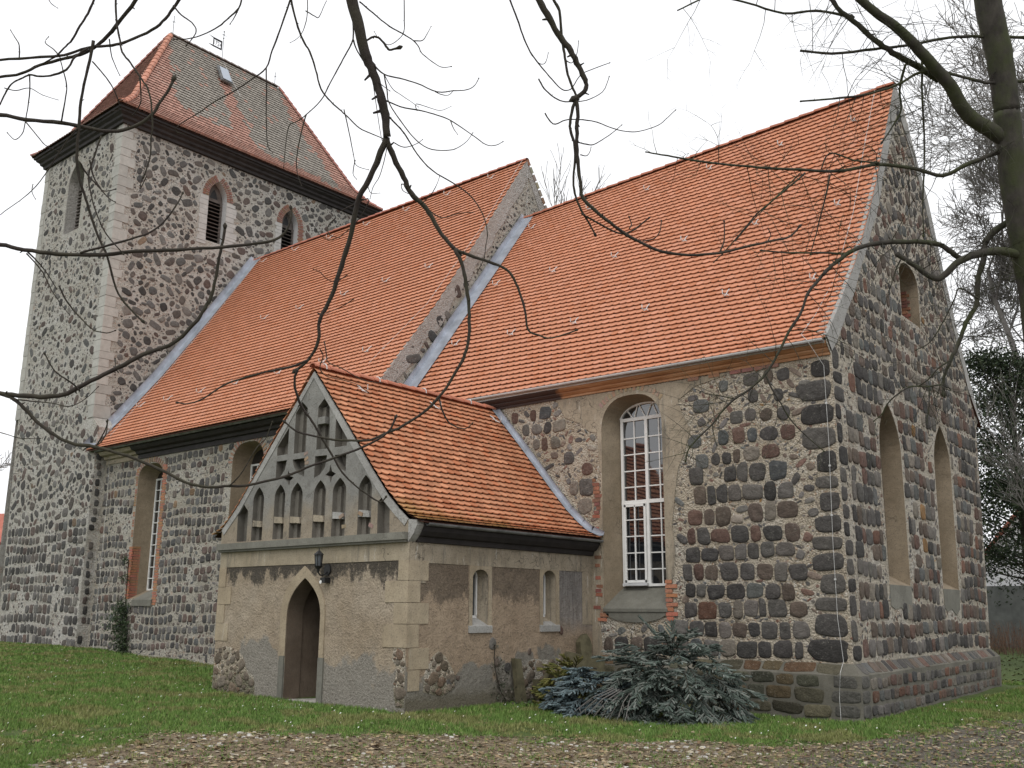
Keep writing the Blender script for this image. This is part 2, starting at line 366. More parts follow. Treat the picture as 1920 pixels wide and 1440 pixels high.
def wall(fr, outer, holes, mats, parent, name='wall', rough=0.):
    """holes: (loop, depth, inner_loop or None, back?) ; mats: face, reveal, back"""
    import bmesh
    mb = MB(); loops = [outer]+[h[0] for h in holes]; flat = [p for l in loops for p in l]
    tr = tessellate_polygon([[Vector((a, b, 0)) for a, b in l] for l in loops]); fs = []
    for t in tr:
        (ax, ay), (bx, by), (cx, cy) = [flat[i] for i in t]
        ar = (bx-ax)*(cy-ay)-(by-ay)*(cx-ax)
        if abs(ar) < 1e-9: continue
        fs.append(tuple(t) if ar > 0 else tuple(t)[::-1])
    bm = bmesh.new(); vs = [bm.verts.new((a, b, 0)) for a, b in flat]
    for f in fs:
        try: bm.faces.new([vs[i] for i in f])
        except ValueError: pass
    if fr.w:
        us = [a for a, b in outer]; ws = [b for a, b in outer]
        for ax, lo, hi in ((0, min(us), max(us)), (1, min(ws), max(ws))):
            c = lo+1.
            while c < hi:
                co = [0, 0, 0]; co[ax] = c; no = [0, 0, 0]; no[ax] = 1
                bmesh.ops.bisect_plane(bm, geom=bm.verts[:]+bm.edges[:]+bm.faces[:], plane_co=co, plane_no=no, dist=1e-5); c += 1.
    bm.verts.index_update()
    mb.add([fr.P(v.co.x, v.co.y, 0) for v in bm.verts], [tuple(v.index for v in f.verts) for f in bm.faces], mi=0)
    bm.free()
    for h in holes:
        lp, dep, inner = h[0], h[1], h[2] or h[0]; n = len(lp)
        vs = [fr.P(a, b, 0) for a, b in lp]+[fr.P(a, b, -dep) for a, b in inner]
        mb.add(vs, [(i, n+i, n+(i+1) % n, (i+1) % n) for i in range(n)], mi=1)
        if len(h) > 3 and h[3]:
            mb.add([fr.P(a, b, -dep) for a, b in inner], [tuple(range(n))], mi=2)
    return mb.obj(name, mats, parent)

# ------------------------------------------------------------------ stones
PAL = [((.105, .098, .092), 10), ((.066, .062, .059), 10), ((.14, .13, .118), 7), ((.125, .098, .080), 9), ((.13, .082, .066), 6),
       ((.19, .168, .14), 4), ((.15, .082, .058), 1.4), ((.082, .086, .086), 1.5), ((.24, .14, .06), .25), ((.115, .118, .113), 3), ((.16, .145, .13), 4)]
def pal(k=1.):
    c = random.choices([p[0] for p in PAL], [p[1] for p in PAL])[0]; q = k*random.uniform(.82, 1.22)
    return tuple(x*q*random.uniform(.985, 1.015) for x in c)
def outline(cu, cv, a, b, rot, ex, n, jit):
    pts = []; ph = random.uniform(0, 6.28); ca, sa = math.cos(rot), math.sin(rot)
    k1, k2, k3 = random.uniform(0, jit), random.uniform(0, jit*.7), random.uniform(0, jit*.5); q1, q2 = random.uniform(0, 6), random.uniform(0, 6)
    for i in range(n):
        t = 2*math.pi*(i+random.uniform(-.18, .18))/n+.1
        c, s_ = math.cos(t), math.sin(t)
        r = 1+k1*math.cos(2*t+q1)+k2*math.cos(3*t+q2)+(k3+.025)*random.uniform(-1, 1)
        u = a*math.copysign(abs(c)**(2/ex), c)*r; v = b*math.copysign(abs(s_)**(2/ex), s_)*r
        pts.append((cu+u*ca-v*sa, cv+u*sa+v*ca))
    return pts
def stone(mb, fr, cu, cv, a, b, rot=0, ex=3.2, n=11, jit=.09, bulge=.03, col=None):
    P = outline(cu, cv, a, b, rot, ex, n, jit); vs = []
    tx, ty = random.uniform(-.25, .25)*bulge/max(a, .05), random.uniform(-.25, .25)*bulge/max(b, .05)
    for sc_, d in ((1.0, -.02), (.985, bulge*.45), (.88, bulge*.9), (.5, bulge*1.0)):
        for (u, v) in P:
            q = sc_*(1+(random.uniform(-.03, .03) if 0 < d else 0)); du, dv = (u-cu)*q, (v-cv)*q
            vs.append(fr.P(cu+du, cv+dv, d+(tx*du+ty*dv if d > 0 else 0)+(random.uniform(-.28, .28)*bulge if d > 0 else 0)))
    vs.append(fr.P(cu, cv, bulge*random.uniform(.7, 1.2)))
    fs = [(r*n+i, r*n+(i+1) % n, (r+1)*n+(i+1) % n, (r+1)*n+i) for r in range(3) for i in range(n)]
    fs += [(3*n+i, 3*n+(i+1) % n, 4*n) for i in range(n)]
    mb.add(vs, fs, col or pal())
class Stones:
    """collects stones of one building; the largest in view become single objects, the rest one joined part"""
    def __init__(s, parent): s.parent = parent; s.L = []
    def add(s, fr, *a): s.L.append((fr, a[:4], dict(zip(('rot', 'ex', 'n', 'jit', 'bulge', 'col'), a[4:]))))
    def build(s, limit=300, name='stone', rest='small_stones', mat='fieldstone'):
        def key(e):
            fr, a, k = e; p = fr.P(a[0], a[1]); d = (p-CAM); return -(a[2]*a[3])*abs(d.normalized().dot(fr.n))/d.length_squared
        s.L.sort(key=key); rest_mb = MB()
        for i, (fr, a, k) in enumerate(s.L):
            n = k.get('n', 9)
            if i < limit:
                mb = MB(); kk = dict(k); kk['n'] = max(n, 11); stone(mb, fr, *a, **kk); mb.obj(name, mat, s.parent, smooth=True)
            else: stone(rest_mb, fr, *a, **k)
        if rest_mb.v: rest_mb.obj(rest, mat, s.parent, smooth=True, kind='stuff')
class Grid:
    def __init__(s): s.g = {}
    def ok(s, u, v, r, gap):
        R = r+gap+.3; c = .35; 
        for i in range(int((u-R)//c), int((u+R)//c)+1):
            for j in range(int((v-R)//c), int((v+R)//c)+1):
                for (x, y, q) in s.g.get((i, j), ()):
                    if (x-u)**2+(y-v)**2 < (r+q+gap)**2: return False
        return True
    def put(s, u, v, r): s.g.setdefault((int(u//.35), int(v//.35)), []).append((u, v, r))
def coursed(S, fr, u0, u1, v0, v1, h, ok, grid, wmin=.2, wmax=.36, gap=.06, bulge=.03, keep=.97, colk=1., n=10, ex=3.6, wob=.012, patchy=0.):
    v = v0; 
    while v+h*.6 < v1:
        hh = h*random.uniform(.88, 1.12); u = u0+random.uniform(0, .1); ph = random.uniform(0, 6)
        while u < u1:
            w_ = random.uniform(wmin, wmax)
            if random.random() < .12: w_ *= .6
            a = w_/2; b = (hh-gap)/2*random.uniform(.86, 1.06); cu = u+a; cv = v+hh/2+wob*math.sin(cu*1.3+ph)+wob*.5*math.sin(cu*3.1)+random.uniform(-.012, .012)
            if cu+a > u1+.02: break
            hid = patchy and mnoise.noise(Vector((cu*.75, cv*.9, fr.o.x*.3+fr.o.y)))+.35*mnoise.noise(Vector((cu*2.3, cv*2.3, 5))) > .42-patchy
            if ok(cu, cv, max(a, b)*.9) and random.random() < keep*(.25 if hid else 1):
                S.add(fr, cu, cv, a, b, random.uniform(-.07, .07), random.uniform(ex-.7, ex+1.2), n, .09, bulge*random.uniform(.6, 1.3), tuple(x*colk for x in pal()))
                k = max(1, int(round(a/b))); 
                grid.put(cu, cv, min(a, b)*.98)
                if a > b*1.15: grid.put(cu-a+b, cv, b*.9); grid.put(cu+a-b, cv, b*.9)
                if b > a*1.15: grid.put(cu, cv-b+a, a*.9); grid.put(cu, cv+b-a, a*.9)
            u += w_+gap*random.uniform(.5, 1.3)
        v += hh
def rubble(S, fr, u0, u1, v0, v1, ok, grid, classes, colk=1., bulge=.03, ecc=.3, ex=2.3, n=9):
    area = (u1-u0)*(v1-v0)
    for rlo, rhi, dens, gap in classes:
        for _ in range(int(area*dens)):
            u, v, r = random.uniform(u0, u1), random.uniform(v0, v1), random.uniform(rlo, rhi)
            if not grid.ok(u, v, r, gap) or not ok(u, v, r): continue
            grid.put(u, v, r); e = 1+random.uniform(0, ecc)
            S.add(fr, u, v, r*e, r/e, random.uniform(-1.2, 1.2), random.uniform(ex, ex+.8), n if r > .06 else 6, .12, bulge*random.uniform(.5, 1.3)*min(1, r/.09), tuple(x*colk for x in pal()))

# ------------------------------------------------------------------ roof tiles
def tile_geo(w_, ex, th, sag, xl=-9, xr=9):
    hw = w_/2-.002; z0 = th+.008; L = ex*1.15; xl, xr = max(-hw, xl), min(hw, xr)
    arc = [(x, sag*abs(x/hw)**2.0) for x in (xl+(xr-xl)*k/5 for k in range(6))]
    zt = lambda y: z0-th/ex*.95*y
    vs = [(x, y, zt(y)) for x, y in arc]+[(xr, L, zt(L)), (xl, L, zt(L))]+[(x, y, zt(y)-th*.55) for x, y in arc]
    return vs, [tuple(range(8))]+[(8+i, 9+i, 1+i, i) for i in range(5)]+[(13, 6, 5), (8, 0, 7)]
def tile_mesh(w_, ex, th, sag, col, mat, xl=-9, xr=9):
    mb = MB(); vs, fs = tile_geo(w_, ex, th, sag, xl, xr); mb.add(vs, fs, col); return mb.mesh('roof_tile', mat)
def tiles(parent, prof, a0, a1, place, tw, ex, mat, tint, limit=300, lim=None, th=.040, sag=.046, name='roof_tile', rest='tile_field'):
    """prof: function s->(h, z, slope dir) arclength param list; place(a, h, z) -> world point"""
    segs = prof; tot = sum(math.dist(segs[i], segs[i+1]) for i in range(len(segs)-1))
    def at(s_):
        for i in range(len(segs)-1):
            l = math.dist(segs[i], segs[i+1])
            if s_ <= l or i == len(segs)-2:
                t = s_/l; return (segs[i][0]+(segs[i+1][0]-segs[i][0])*t, segs[i][1]+(segs[i+1][1]-segs[i][1])*t)
            s_ -= l
    out = []; row = 0; s_ = 0.
    while s_ < tot-.1:
        off = tw/2 if row % 2 else 0; a = a0-off
        h0, z0 = at(s_); h1, z1 = at(min(tot, s_+ex)) if s_+ex < tot else (h0+(segs[-1][0]-segs[-2][0])*.1, z0+(segs[-1][1]-segs[-2][1])*.1)
        while a < a1+tw*.4:
            c = a+tw/2
            xl, xr = (a0-c, a1-c) if lim is None else (-9, 9)
            if min(xr, tw/2)-max(xl, -tw/2) > .045 and (lim is None or lim(c, h0)):
                p = place(c, h0, z0); q = place(c, h1, z1); px = place(c+.1, h0, z0)
                T = (q-p).normalized(); X = (px-p).normalized(); N = X.cross(T).normalized(); X = T.cross(N)
                p = p+N*random.uniform(-.001, .0015)
                wob = random.uniform(-.006, .006); X2 = (X+T*wob).normalized(); T2 = N.cross(X2)
                out.append((p, X2, T2, N, c, h0, z0, xl, xr))
            a += tw
        s_ += ex; row += 1
    out.sort(key=lambda e: (e[0]-CAM).length)
    variants = []
    base_cols = [tint(*e[4:7]) for e in out]
    lib = {}
    mb = MB(); proto = MB(); hw = tw/2-.002
    for i, e in enumerate(out):
        p, X, T, N = e[:4]; col = base_cols[i]
        if i < limit:
            key = tuple(round(c*18)/18 for c in col) if len(lib) < 14 else random.choice(list(lib))
            if key not in lib: lib[key] = tile_mesh(tw, ex, th, sag, col, mat)
            cut = e[7] > -tw/2 or e[8] < tw/2
            o = bpy.data.objects.new(name, tile_mesh(tw, ex, th, sag, col, mat, e[7], e[8]) if cut else lib[key]); COL.objects.link(o)
            M = Matrix(((X.x, T.x, N.x, p.x), (X.y, T.y, N.y, p.y), (X.z, T.z, N.z, p.z), (0, 0, 0, 1)))
            o.parent = parent; o.matrix_parent_inverse = base_inv(parent); o.matrix_basis = M
        else:
            pts, fs = tile_geo(tw, ex, th, sag, e[7], e[8])
            mb.add([p+X*x+T*y+N*z for x, y, z in pts], fs, col)
    if mb.v: mb.obj(rest, mat, parent, kind='stuff')
def ridge_tiles(parent, p0, p1, r, mat, col, L=.38, name='ridge_tile', vis=300):
    p0, p1 = Vector(p0), Vector(p1); D = (p1-p0); n = max(1, int(round(D.length/L))); D /= n; T = D.normalized()
    S = T.cross(Z_).normalized(); U = S.cross(T)
    for i in range(n):
        mb = MB(); vs = []
        for k, (t, rr, lift) in enumerate(((-.04, r*1.08, .012), (1.0, r*.92, 0))):
            for a in range(9):
                an = math.pi*(a/8)*1.1-.05*math.pi; vs.append(p0+D*(i+t)+S*(math.cos(an)*rr)+U*(math.sin(an)*rr*.8+lift))
        vs += [v-U*.02-(v-(p0+D*i)).normalized()*.012 for v in vs[:9]]
        q = random.uniform(.88, 1.12)
        mb.add(vs, [(a, a+1, 10+a, 9+a) for a in range(8)]+[(a+1, a, 18+a, 19+a) for a in range(8)], tuple(c*q for c in col))
        mb.obj(name, mat, parent, smooth=False)
def hook(parent, p, T, N, s=1.):
    mb = MB(); T = Vector(T).normalized(); N = Vector(N).normalized(); T, N = T*1.1, N*1.1
    pts = [p+T*.20+N*.02, p+T*.1+N*.05, p+N*.05, p-T*.08+N*.09, p-T*.10+N*.16, p-T*.03+N*.21]
    mb.tube(pts, .011, 5, (.5, .5, .5)); X = T.cross(N)
    mb.tube([p+T*.04+N*.05-X*.07, p+T*.02+N*.06, p-T*.06+N*.06+X*.07], .008, 4)
    mb.obj('roof_hook', 'cable', parent)
def cable(parent, pts, r=.0042, clips=.6, nrm=(0, -1, 0), sides=5, name='lightning_conductor'):
    mb = MB(); pts = [Vector(p) for p in pts]; mb.tube(pts, r, sides)
    for a, b in zip(pts, pts[1:]):
        n = int((b-a).length/clips)
        for i in range(n):
            c = a+(b-a)*((i+.5)/n); mb.box(c-Vector((.015, .015, .015)), c+Vector((.015, .015, .015)))
    mb.obj(name, 'cable', parent)
def brick(parent, fr, u, v, a, b, rot, d0, d1, col=None, mb=None):
    ca, sa = math.cos(rot), math.sin(rot); j = lambda: random.uniform(-.004, .004)
    lp = [(u+x*ca-y*sa+j(), v+x*sa+y*ca+j()) for x, y in ((-a, -b), (a, -b), (a, b), (-a, b))]
    own = mb is None; mb = mb or MB()
    col = tuple(.6*c+.4*g for c, g in zip(col, (.27, .20, .155))) if col else random.choice([(.32, .14, .09), (.27, .12, .08), (.36, .18, .12), (.22, .10, .075)])
    fr.prism(mb, lp, d0, d1, tuple(c*random.uniform(.85, 1.1) for c in col))
    if own: mb.obj('brick', 'brick', parent)
def extrude_profile(parent, name, prof, place, a0, a1, mat, n=1):
    """prof: (out, z) polyline; place(a, out, z)"""
    mb = MB(); k = len(prof); vs = []
    for i in range(n+1):
        a = a0+(a1-a0)*i/n; vs += [place(a, o, z) for o, z in prof]
    fs = [(i*k+j, (i+1)*k+j, (i+1)*k+(j+1) % k, i*k+(j+1) % k) for i in range(n) for j in range(k)]
    fs += [tuple(range(k)), tuple(n*k+j for j in range(k))[::-1]]
    mb.add(vs, fs); return mb.obj(name, mat, parent)
def gz(x, y):
    t = np.interp(x, [-60, -31, -25, -22, -17.5, -10.5, -5, -2, 60], [.62, .58, .52, .40, .24, .20, .11, .0, 0])
    k = min(1, max(0, (-y-6)/10)); return float(t*(1-.5*k))

# ================================================================== CHOIR
def chwarp(p): return Vector((p.x+(p.y/10)*(-.5+.036*p.z), p.y, p.z))
ch = thing('church_choir', (-5.5, 5, 0), 'fieldstone church choir with steep gable, orange tiled roof and tall white window', 'building')
fs = Fr((0, 0, 0), X_, Z_, -Y_); fe = Fr((0, 0, 0), Y_, Z_, X_, chwarp)
def wfr(p): return p
wloop = arch(-4.93, -3.49, 1.74, 5.35, 6.0, 'bk'); winner = arch(-4.76, -3.5, 2.17, 5.5, 5.9, 'el')
cs_wall = wall(fs, [(-11.1, 0), (0, 0), (0, 6.2), (0, 6.5), (-11.1, 6.5)], [(wloop, .45, winner)], ['mortar_choir', 'plaster_reveal'], ch)
RK = [(10, 0), (10, 6.3), (10.32, 6.62), (8.96, 8.24), (7.75, 10.05), (6.95, 11.43), (5.46, 13.5), (5.06, 13.74), (3.17, 10.58), (2.1, 9.05), (1.52, 8.30), (.72, 7.40), (.46, 7.12), (.05, 6.70), (-.21, 6.46), (-.19, 6.33), (0, 6.15)]
def lancet(c, hw, v0, vs, vt): return arch(c-hw, c+hw, v0, vs, vt, 'pt', 8, 2.5)
nl1, nl2 = lancet(2.95, .66, 2.22, 4.75, 5.78), lancet(6.66, .66, 2.22, 4.85, 5.88)
def shrink(l, k=.93, lift=.1):
    cu = sum(p[0] for p in l)/len(l); v0 = min(p[1] for p in l)
    return [(cu+(a-cu)*k, v0+lift+(b-v0)*.965 if b > v0+.01 else b+lift*2.0) for a, b in l]
gwl = arch(4.38, 5.68, 7.95, 8.9, 9.28, 'el', 7)
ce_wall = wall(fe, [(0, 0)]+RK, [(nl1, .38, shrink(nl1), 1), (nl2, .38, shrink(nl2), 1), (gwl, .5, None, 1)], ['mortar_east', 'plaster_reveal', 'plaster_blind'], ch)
wall(Fr((0, 10, 0), -X_, Z_, Y_), [(.5, 0), (11.1, 0), (11.1, 6.5), (.35, 6.5)], [], ['mortar_choir', 'mortar_choir'], ch)
# rake band of plaster following the gable edge
def offset_in(pts, d):
    out = []
    for i, p in enumerate(pts):
        a = Vector(pts[max(0, i-1)]); b = Vector(pts[min(len(pts)-1, i+1)]); t = (b-a).normalized(); out.append((p[0]-t.y*-d*-1, p[1]-t.x*d*1))
    return out
def band(fr, edge, wd, d0, d1, parent, mat, name, jit=.03):
    mb = MB()
    inner = []
    for i, p in enumerate(edge):
        a = Vector(edge[max(0, i-1)]); b = Vector(edge[min(len(edge)-1, i+1)]); t = (b-a).normalized(); nr = Vector((t.y, -t.x))
        inner.append((p[0]+nr.x*(wd+random.uniform(-jit, jit)), p[1]+nr.y*(wd+random.uniform(-jit, jit))))
    tp = max(range(len(edge)), key=lambda i: edge[i][1])
    if tp in (0, len(edge)-1): inner[tp] = (edge[tp][0], edge[tp][1]-wd*2.0); inner = [(min(a, edge[tp][0]-.001) if tp else max(a, edge[tp][0]+.001), b) for a, b in inner]
    for i in range(len(edge)-1):
        q = [edge[i], inner[i], inner[i+1], edge[i+1]]
        vs = [fr.P(a, b, d1) for a, b in q]+[fr.P(a, b, d0) for a, b in q]
        mb.add(vs, [(0, 1, 2, 3)], mi=0)
        mb.add([vs[1], vs[5], vs[6], vs[2]], [(0, 1, 2, 3)]); mb.add([vs[0], vs[3], vs[7], vs[4]], [(0, 1, 2, 3)])
    return mb.obj(name, mat, parent)
def dense(pts, step):
    out = []
    for a, b in zip(pts, pts[1:]):
        n = max(1, int(math.dist(a, b)/step)); out += [(a[0]+(b[0]-a[0])*i/n, a[1]+(b[1]-a[1])*i/n) for i in range(n)]
    return out+[pts[-1]]
Ssouth = [(-.21, 6.46), (.05, 6.70), (.46, 7.12), (.72, 7.40), (1.52, 8.30), (2.1, 9.05), (3.17, 10.58), (5.06, 13.74)]
Snorth = [(5.06, 13.74), (6.95, 11.43), (7.75, 10.05), (8.96, 8.24), (10.32, 6.62)]
b1 = band(fe, dense(Ssouth, .5), .33, -.05, .022, ch, 'coping', 'verge_band', .05); b2 = band(fe, dense(Snorth, .5), .30, -.05, .022, ch, 'coping', 'verge_band', .05)
# choir plinth, mitred at the corner
mb = MB(); prof = [(0, .88), (.17, .70), (.16, -.1)]
for path in [[(-5.3, 0, 0, -1), (-2.6, 0, 0, -1), (0, 0, 1, -1)], [(0, 0, 1, -1), (0, 2.5, 1, 0), (0, 5, 1, 0), (0, 7.5, 1, 0), (0, 10, 1, 1), (-5, 10, 0, 1)]]:
    rows = []
    for (x, y, ox, oy) in path:
        rows.append([chwarp(Vector((x, y, z)))+Vector((ox*o, oy*o, 0)) if x > -1 else Vector((x+ox*o, y+oy*o, z)) for o, z in prof])
    for r1, r2 in zip(rows, rows[1:]):
        for j in range(2): mb.add([r1[j], r1[j+1], r2[j+1], r2[j]], [(0, 1, 2, 3)])
plinth = mb.obj('plinth', 'plinth_cement', ch)
# plaster patch round the window
pf = Fr((0, -.016, 0), X_, Z_, -Y_)
jit = lambda p, a=.05: (p[0]+random.uniform(-a, a), p[1]+random.uniform(-a, a))
po = [(-5.04, 1.62), (-4.99, 1.6)] + [(-3.42, 1.62)]+[jit(p) for p in [(-3.38, 2.3), (-3.28, 2.8), (-3.30, 3.3), (-3.2, 3.9), (-3.12, 4.4), (-2.98, 4.7), (-2.9, 5.1), (-3.0, 5.4), (-3.08, 5.75), (-2.75, 5.95), (-2.2, 6.0), (-1.95, 6.14)]]+[(-6.1, 6.14)]+[jit(p) for p in [(-5.9, 5.75), (-5.45, 5.6), (-5.2, 5.35), (-5.02, 5.3), (-5.0, 4.9), (-5.0, 4.4), (-4.98, 3.9), (-5.0, 3.3), (-4.99, 2.7), (-5.0, 2.1)]]
po = [p if i else (-5.02, 1.62) for i, p in enumerate(po)]
po = [p for i, p in enumerate(po) if i != 1]
wall(pf, po, [(wloop, .03, None)], ['plaster_band', 'plaster_reveal'], ch, 'plaster_patch')
# stones of the south wall
S = Stones(cs_wall); G = Grid(); pocore = [(a, b) for a, b in po]
def okS(u, v, r):
    if u > -.02 or v > 6.05: return False
    if inside((u, v), pocore) or dist_loop((u, v), pocore) < r*.85+.02: return False
    if u < -5.02 and v < 3.35+(-4.98-u): return False
    if u < -3.4 and u > -5.1 and v > 1.4 and v < 6: return False
    if u < -5.15 or v < .86+r*.6 and False: return u < -5.15
    return v > .92
v = .90
while v < 6.0:   # big corner blocks
    h = random.uniform(.25, .42); wd = random.uniform(.32, .78)
    S.add(fs, -.03-wd/2, v+h/2, wd/2, h/2-.016, random.uniform(-.05, .05), 3.6, 12, .08, .022, tuple(x*.78 for x in PAL[random.choice([0, 1, 2])][0])); G.put(-.25, v+h/2, .17); G.put(-.12, v+h/2, .12)
    if wd > .45: G.put(-.42, v+h/2, .12)
    v += h+.015
coursed(S, fs, -10.8, -.6, .92, 4.3, .345, okS, G, .20, .40, .028, .026, .99, .92, wob=.02, patchy=-.12)
coursed(S, fs, -10.8, -.6, 4.36, 6.05, .345, okS, G, .18, .40, .06, .022, .9, .95, ex=2.8, wob=.03, patchy=.12)
rubble(S, fs, -8, -.1, .9, 6.1, okS, G, [(.055, .10, 20, .012), (.018, .045, 110, .006)], 1.6, .018, .8, 2.4)
pS = Fr((0, -.165, 0), X_, Z_, -Y_); peF = Fr((.165, 0, 0), Y_, Z_, X_, chwarp)
for k in range(3): S.add(pS, -.09, .14+.228*k, .21+.04*(k % 2), .095, 0, 5, 12, .05, .010, (.10, .096, .085)); S.add(peF, .06, .14+.228*k, .18, .095, 0, 5, 12, .05, .012, (.115, .11, .10))
mossy = lambda c: tuple(a*b for a, b in zip(c, (.88, .86, .62)))
n0 = len(S.L); coursed(S, pS, -5.1, -.32, .02, .70, .228, lambda u, v, r: True, Grid(), .30, .55, .022, .014, 1, .95, ex=4.2)
slS = Fr((0, -.168, .70), X_, Vector((0, .17, .18)).normalized(), Vector((0, -.18, .17)).normalized()); coursed(S, slS, -5.1, .0, .0, .25, .25, lambda u, v, r: True, Grid(), .34, .6, .03, .008, 1, 1.0, ex=5)
for e in S.L[n0:]: e[2]['col'] = mossy(e[2]['col'])
# east wall stones
GE = Grid(); rkpoly = [(0, .9)]+RK[:]
def okE(u, v, r):
    if u < .03 or u > 9.96 and v < 6.4: return False
    if not inside((u, v), rkpoly) or dist_loop((u, v), rkpoly[1:]) < (r+.30 if v > 6.5 else r*.5): return False
    for l in (nl1, nl2, gwl):
        if inside((u, v), l) or dist_loop((u, v), l) < r*.9+.05: return False
    if 2.2 < v < 2.2+r or (1.75 < v < 2.25 and (2.25 < u < 3.65 or 5.95 < u < 7.35)): return False
    return v > .90+r*.5
v = .9
while v < 6.0:
    h = random.uniform(.25, .42); wd = random.uniform(.22, .5)
    S.add(fe, .03+wd/2, v+h/2, wd/2, h/2-.016, random.uniform(-.05, .05), 3.6, 12, .08, .022, tuple(x*.8 for x in PAL[random.choice([0, 1, 2])][0])); GE.put(.22, v+h/2, .17)
    if wd > .4: GE.put(.4, v+h/2, .1)
    v += h+.015
coursed(S, fe, .5, 9.95, .93, 6.2, .345, okE, GE, .19, .38, .028, .024, .98, 1.0, wob=.035, patchy=.06)
coursed(S, fe, .2, 9.95, 6.25, 8.2, .33, okE, GE, .16, .34, .045, .02, .9, 1.05, ex=2.8, wob=.04, patchy=.12)
rubble(S, fe, 0, 10, 6.2, 13.6, okE, GE, [(.10, .17, 40, .02), (.05, .10, 80, .012), (.02, .04, 120, .006)], 1.0, .02, .25, 3.)
rubble(S, fe, 0, 10, .95, 6.3, okE, GE, [(.018, .05, 80, .005)], 1.4, .016, .8)
def okband(u, v, r): return inside((u, v), rkpoly) and .06 < dist_loop((u, v), rkpoly[1:]) < .28 and v > 6.6
rubble(S, fe, -.2, 10.2, 6.6, 13.5, okband, Grid(), [(.03, .07, 30, .09)], .9, .03, .8)
coursed(S, peF, .27, 10.1, .02, .70, .228, lambda u, v, r: True, Grid(), .2, .36, .035, .014, 1, .95, ex=5)
slE = Fr((.168, 0, .70), Y_, Vector((-.17, 0, .18)).normalized(), Vector((.18, 0, .17)).normalized(), chwarp); coursed(S, slE, 0, 10.0, .0, .25, .25, lambda u, v, r: True, Grid(), .2, .36, .035, .010, 1, 1.05, ex=5)
S.build()
# cement aprons under the blind lancets, brick lining of the gable opening
for c in (2.95, 6.66):
    mb = MB(); fe.prism(mb, [jit(p, .03) for p in [(c-.68, 1.85), (c-.45, 1.74), (c-.1, 1.8), (c+.25, 1.68), (c+.62, 1.8)]]+[(c+.68, 2.22), (c-.68, 2.22)], -.01, .012); mb.obj('cement_apron', 'cement', ch)

revf = Fr(fe.P(5.68, 0, 0), -X_, Z_, -Y_)
for k in range(12):
    for j in range(2): brick(ce_wall, revf, .13+.25*j+(.06 if k % 2 else 0), 7.99+k*.078, .115, .032, 0, .004, .025)
for k in range(5):
    for j in range(3): brick(ce_wall, Fr(fe.P(0, 0, -.46), Y_, Z_, X_), 4.65+.27*j+.1*(k % 2), 8.0+k*.09, .12, .035, 0, .0, .03)
# brick fringes and patches on the south wall
for k in range(34):
    v = 1.62+k*.082
    if random.random() < .75: brick(cs_wall, fs, -5.06+random.uniform(-.04, .03), v, random.uniform(.05, .1), .033, random.uniform(-.06, .06), -.01, random.uniform(.012, .03))
    if k > 30 and random.random() < .5: brick(cs_wall, fs, -5.15, v, .05, .033, 0, -.01, .015)
for k in range(9): brick(cs_wall, fs, -3.43+(.05 if k % 2 else 0)+random.uniform(-.01, .01), 1.58+k*.085, .07+(.05 if k % 2 else 0), .034, 0, -.01, .034, (.52, .17, .07))
for k in range(3): brick(cs_wall, fs, -4.98+k*.06, 1.55+k*.085, .1, .034, .0, -.01, .03, (.45, .15, .07))
for u in (-2.75, -2.3, -1.85, -1.6, -1.35, -1.1): brick(cs_wall, fs, u, 6.11, .115, .035, 0, -.01, .03, (.30, .12, .08))
for k in range(17):   # faint plastered brick arch
    t = -.9+1.8*k/16; brick(cs_wall, pf, -4.21+.87*math.sin(t)*1.05, 5.42+.72*math.cos(t), .03, .055, -t*.8, 0, .008, (.36, .27, .19))
# sill
mb = MB(); prof = [(-.46, 2.19), (.05, 1.76), (.05, 1.70), (-.02, 1.68), (-.46, 1.7)]
vs = [Vector((u, -o, z)) for u in (-4.94, -3.47) for o, z in prof]; mb.add(vs, [(0, 1, 2, 3, 4), (9, 8, 7, 6, 5)]+[(i, i+5, (i+1) % 5+5, (i+1) % 5) for i in range(5)])
lp = [(-4.9, 1.70)]+[(-4.2+.7*math.cos(a), 1.70-.20*math.sin(-a)) for a in np.linspace(math.pi*1.03, math.pi*1.97, 14)]+[(-3.5, 1.70)]
fs.prism(mb, lp, -.02, .03); mb.obj('sill', 'cement', ch)
# window
def bar(mb, fr, a, b, wd, d0, d1, mi=0):
    a, b = Vector(a), Vector(b); t = (b-a).normalized(); nr = Vector((-t.y, t.x))*wd/2
    fr.prism(mb, [tuple(a-nr), tuple(b-nr), tuple(b+nr), tuple(a+nr)], d0, d1, mi=mi)
wf = Fr((0, .45, 0), X_, Z_, -Y_); mb = MB()
L0, R0, C0 = -4.74, -3.51, -4.12; zs = [5.58, 5.19, 4.85, 4.51, 4.18, 3.85, 3.51, 3.18, 2.85, 2.53, 2.2]
bar(mb, wf, (L0+.03, 2.19), (L0+.03, 5.6), .06, -.02, .05); bar(mb, wf, (R0-.03, 2.19), (R0-.03, 5.6), .06, -.02, .05)
bar(mb, wf, (C0, 2.19), (C0, 5.56), .065, -.02, .055)
for q, wd in ((5.58, .07), (3.87, .075), (2.22, .05)): bar(mb, wf, (L0, q), (R0, q), wd, -.019, .052)
cols = [L0+.06, (L0+C0)/2+.012, C0, (R0+C0)/2-.012, R0-.06]
for i in (1, 3): bar(mb, wf, (cols[i], 3.9), (cols[i], 5.56), .026, -.01, .03)
bar(mb, wf, (cols[3], 2.22), (cols[3], 3.85), .026, -.01, .03)
for q in zs[1:5]: bar(mb, wf, (L0+.04, q), (R0-.04, q), .024, -.011, .028)
for q in zs[6:10]: bar(mb, wf, (C0, q), (R0-.04, q), .024, -.011, .028)
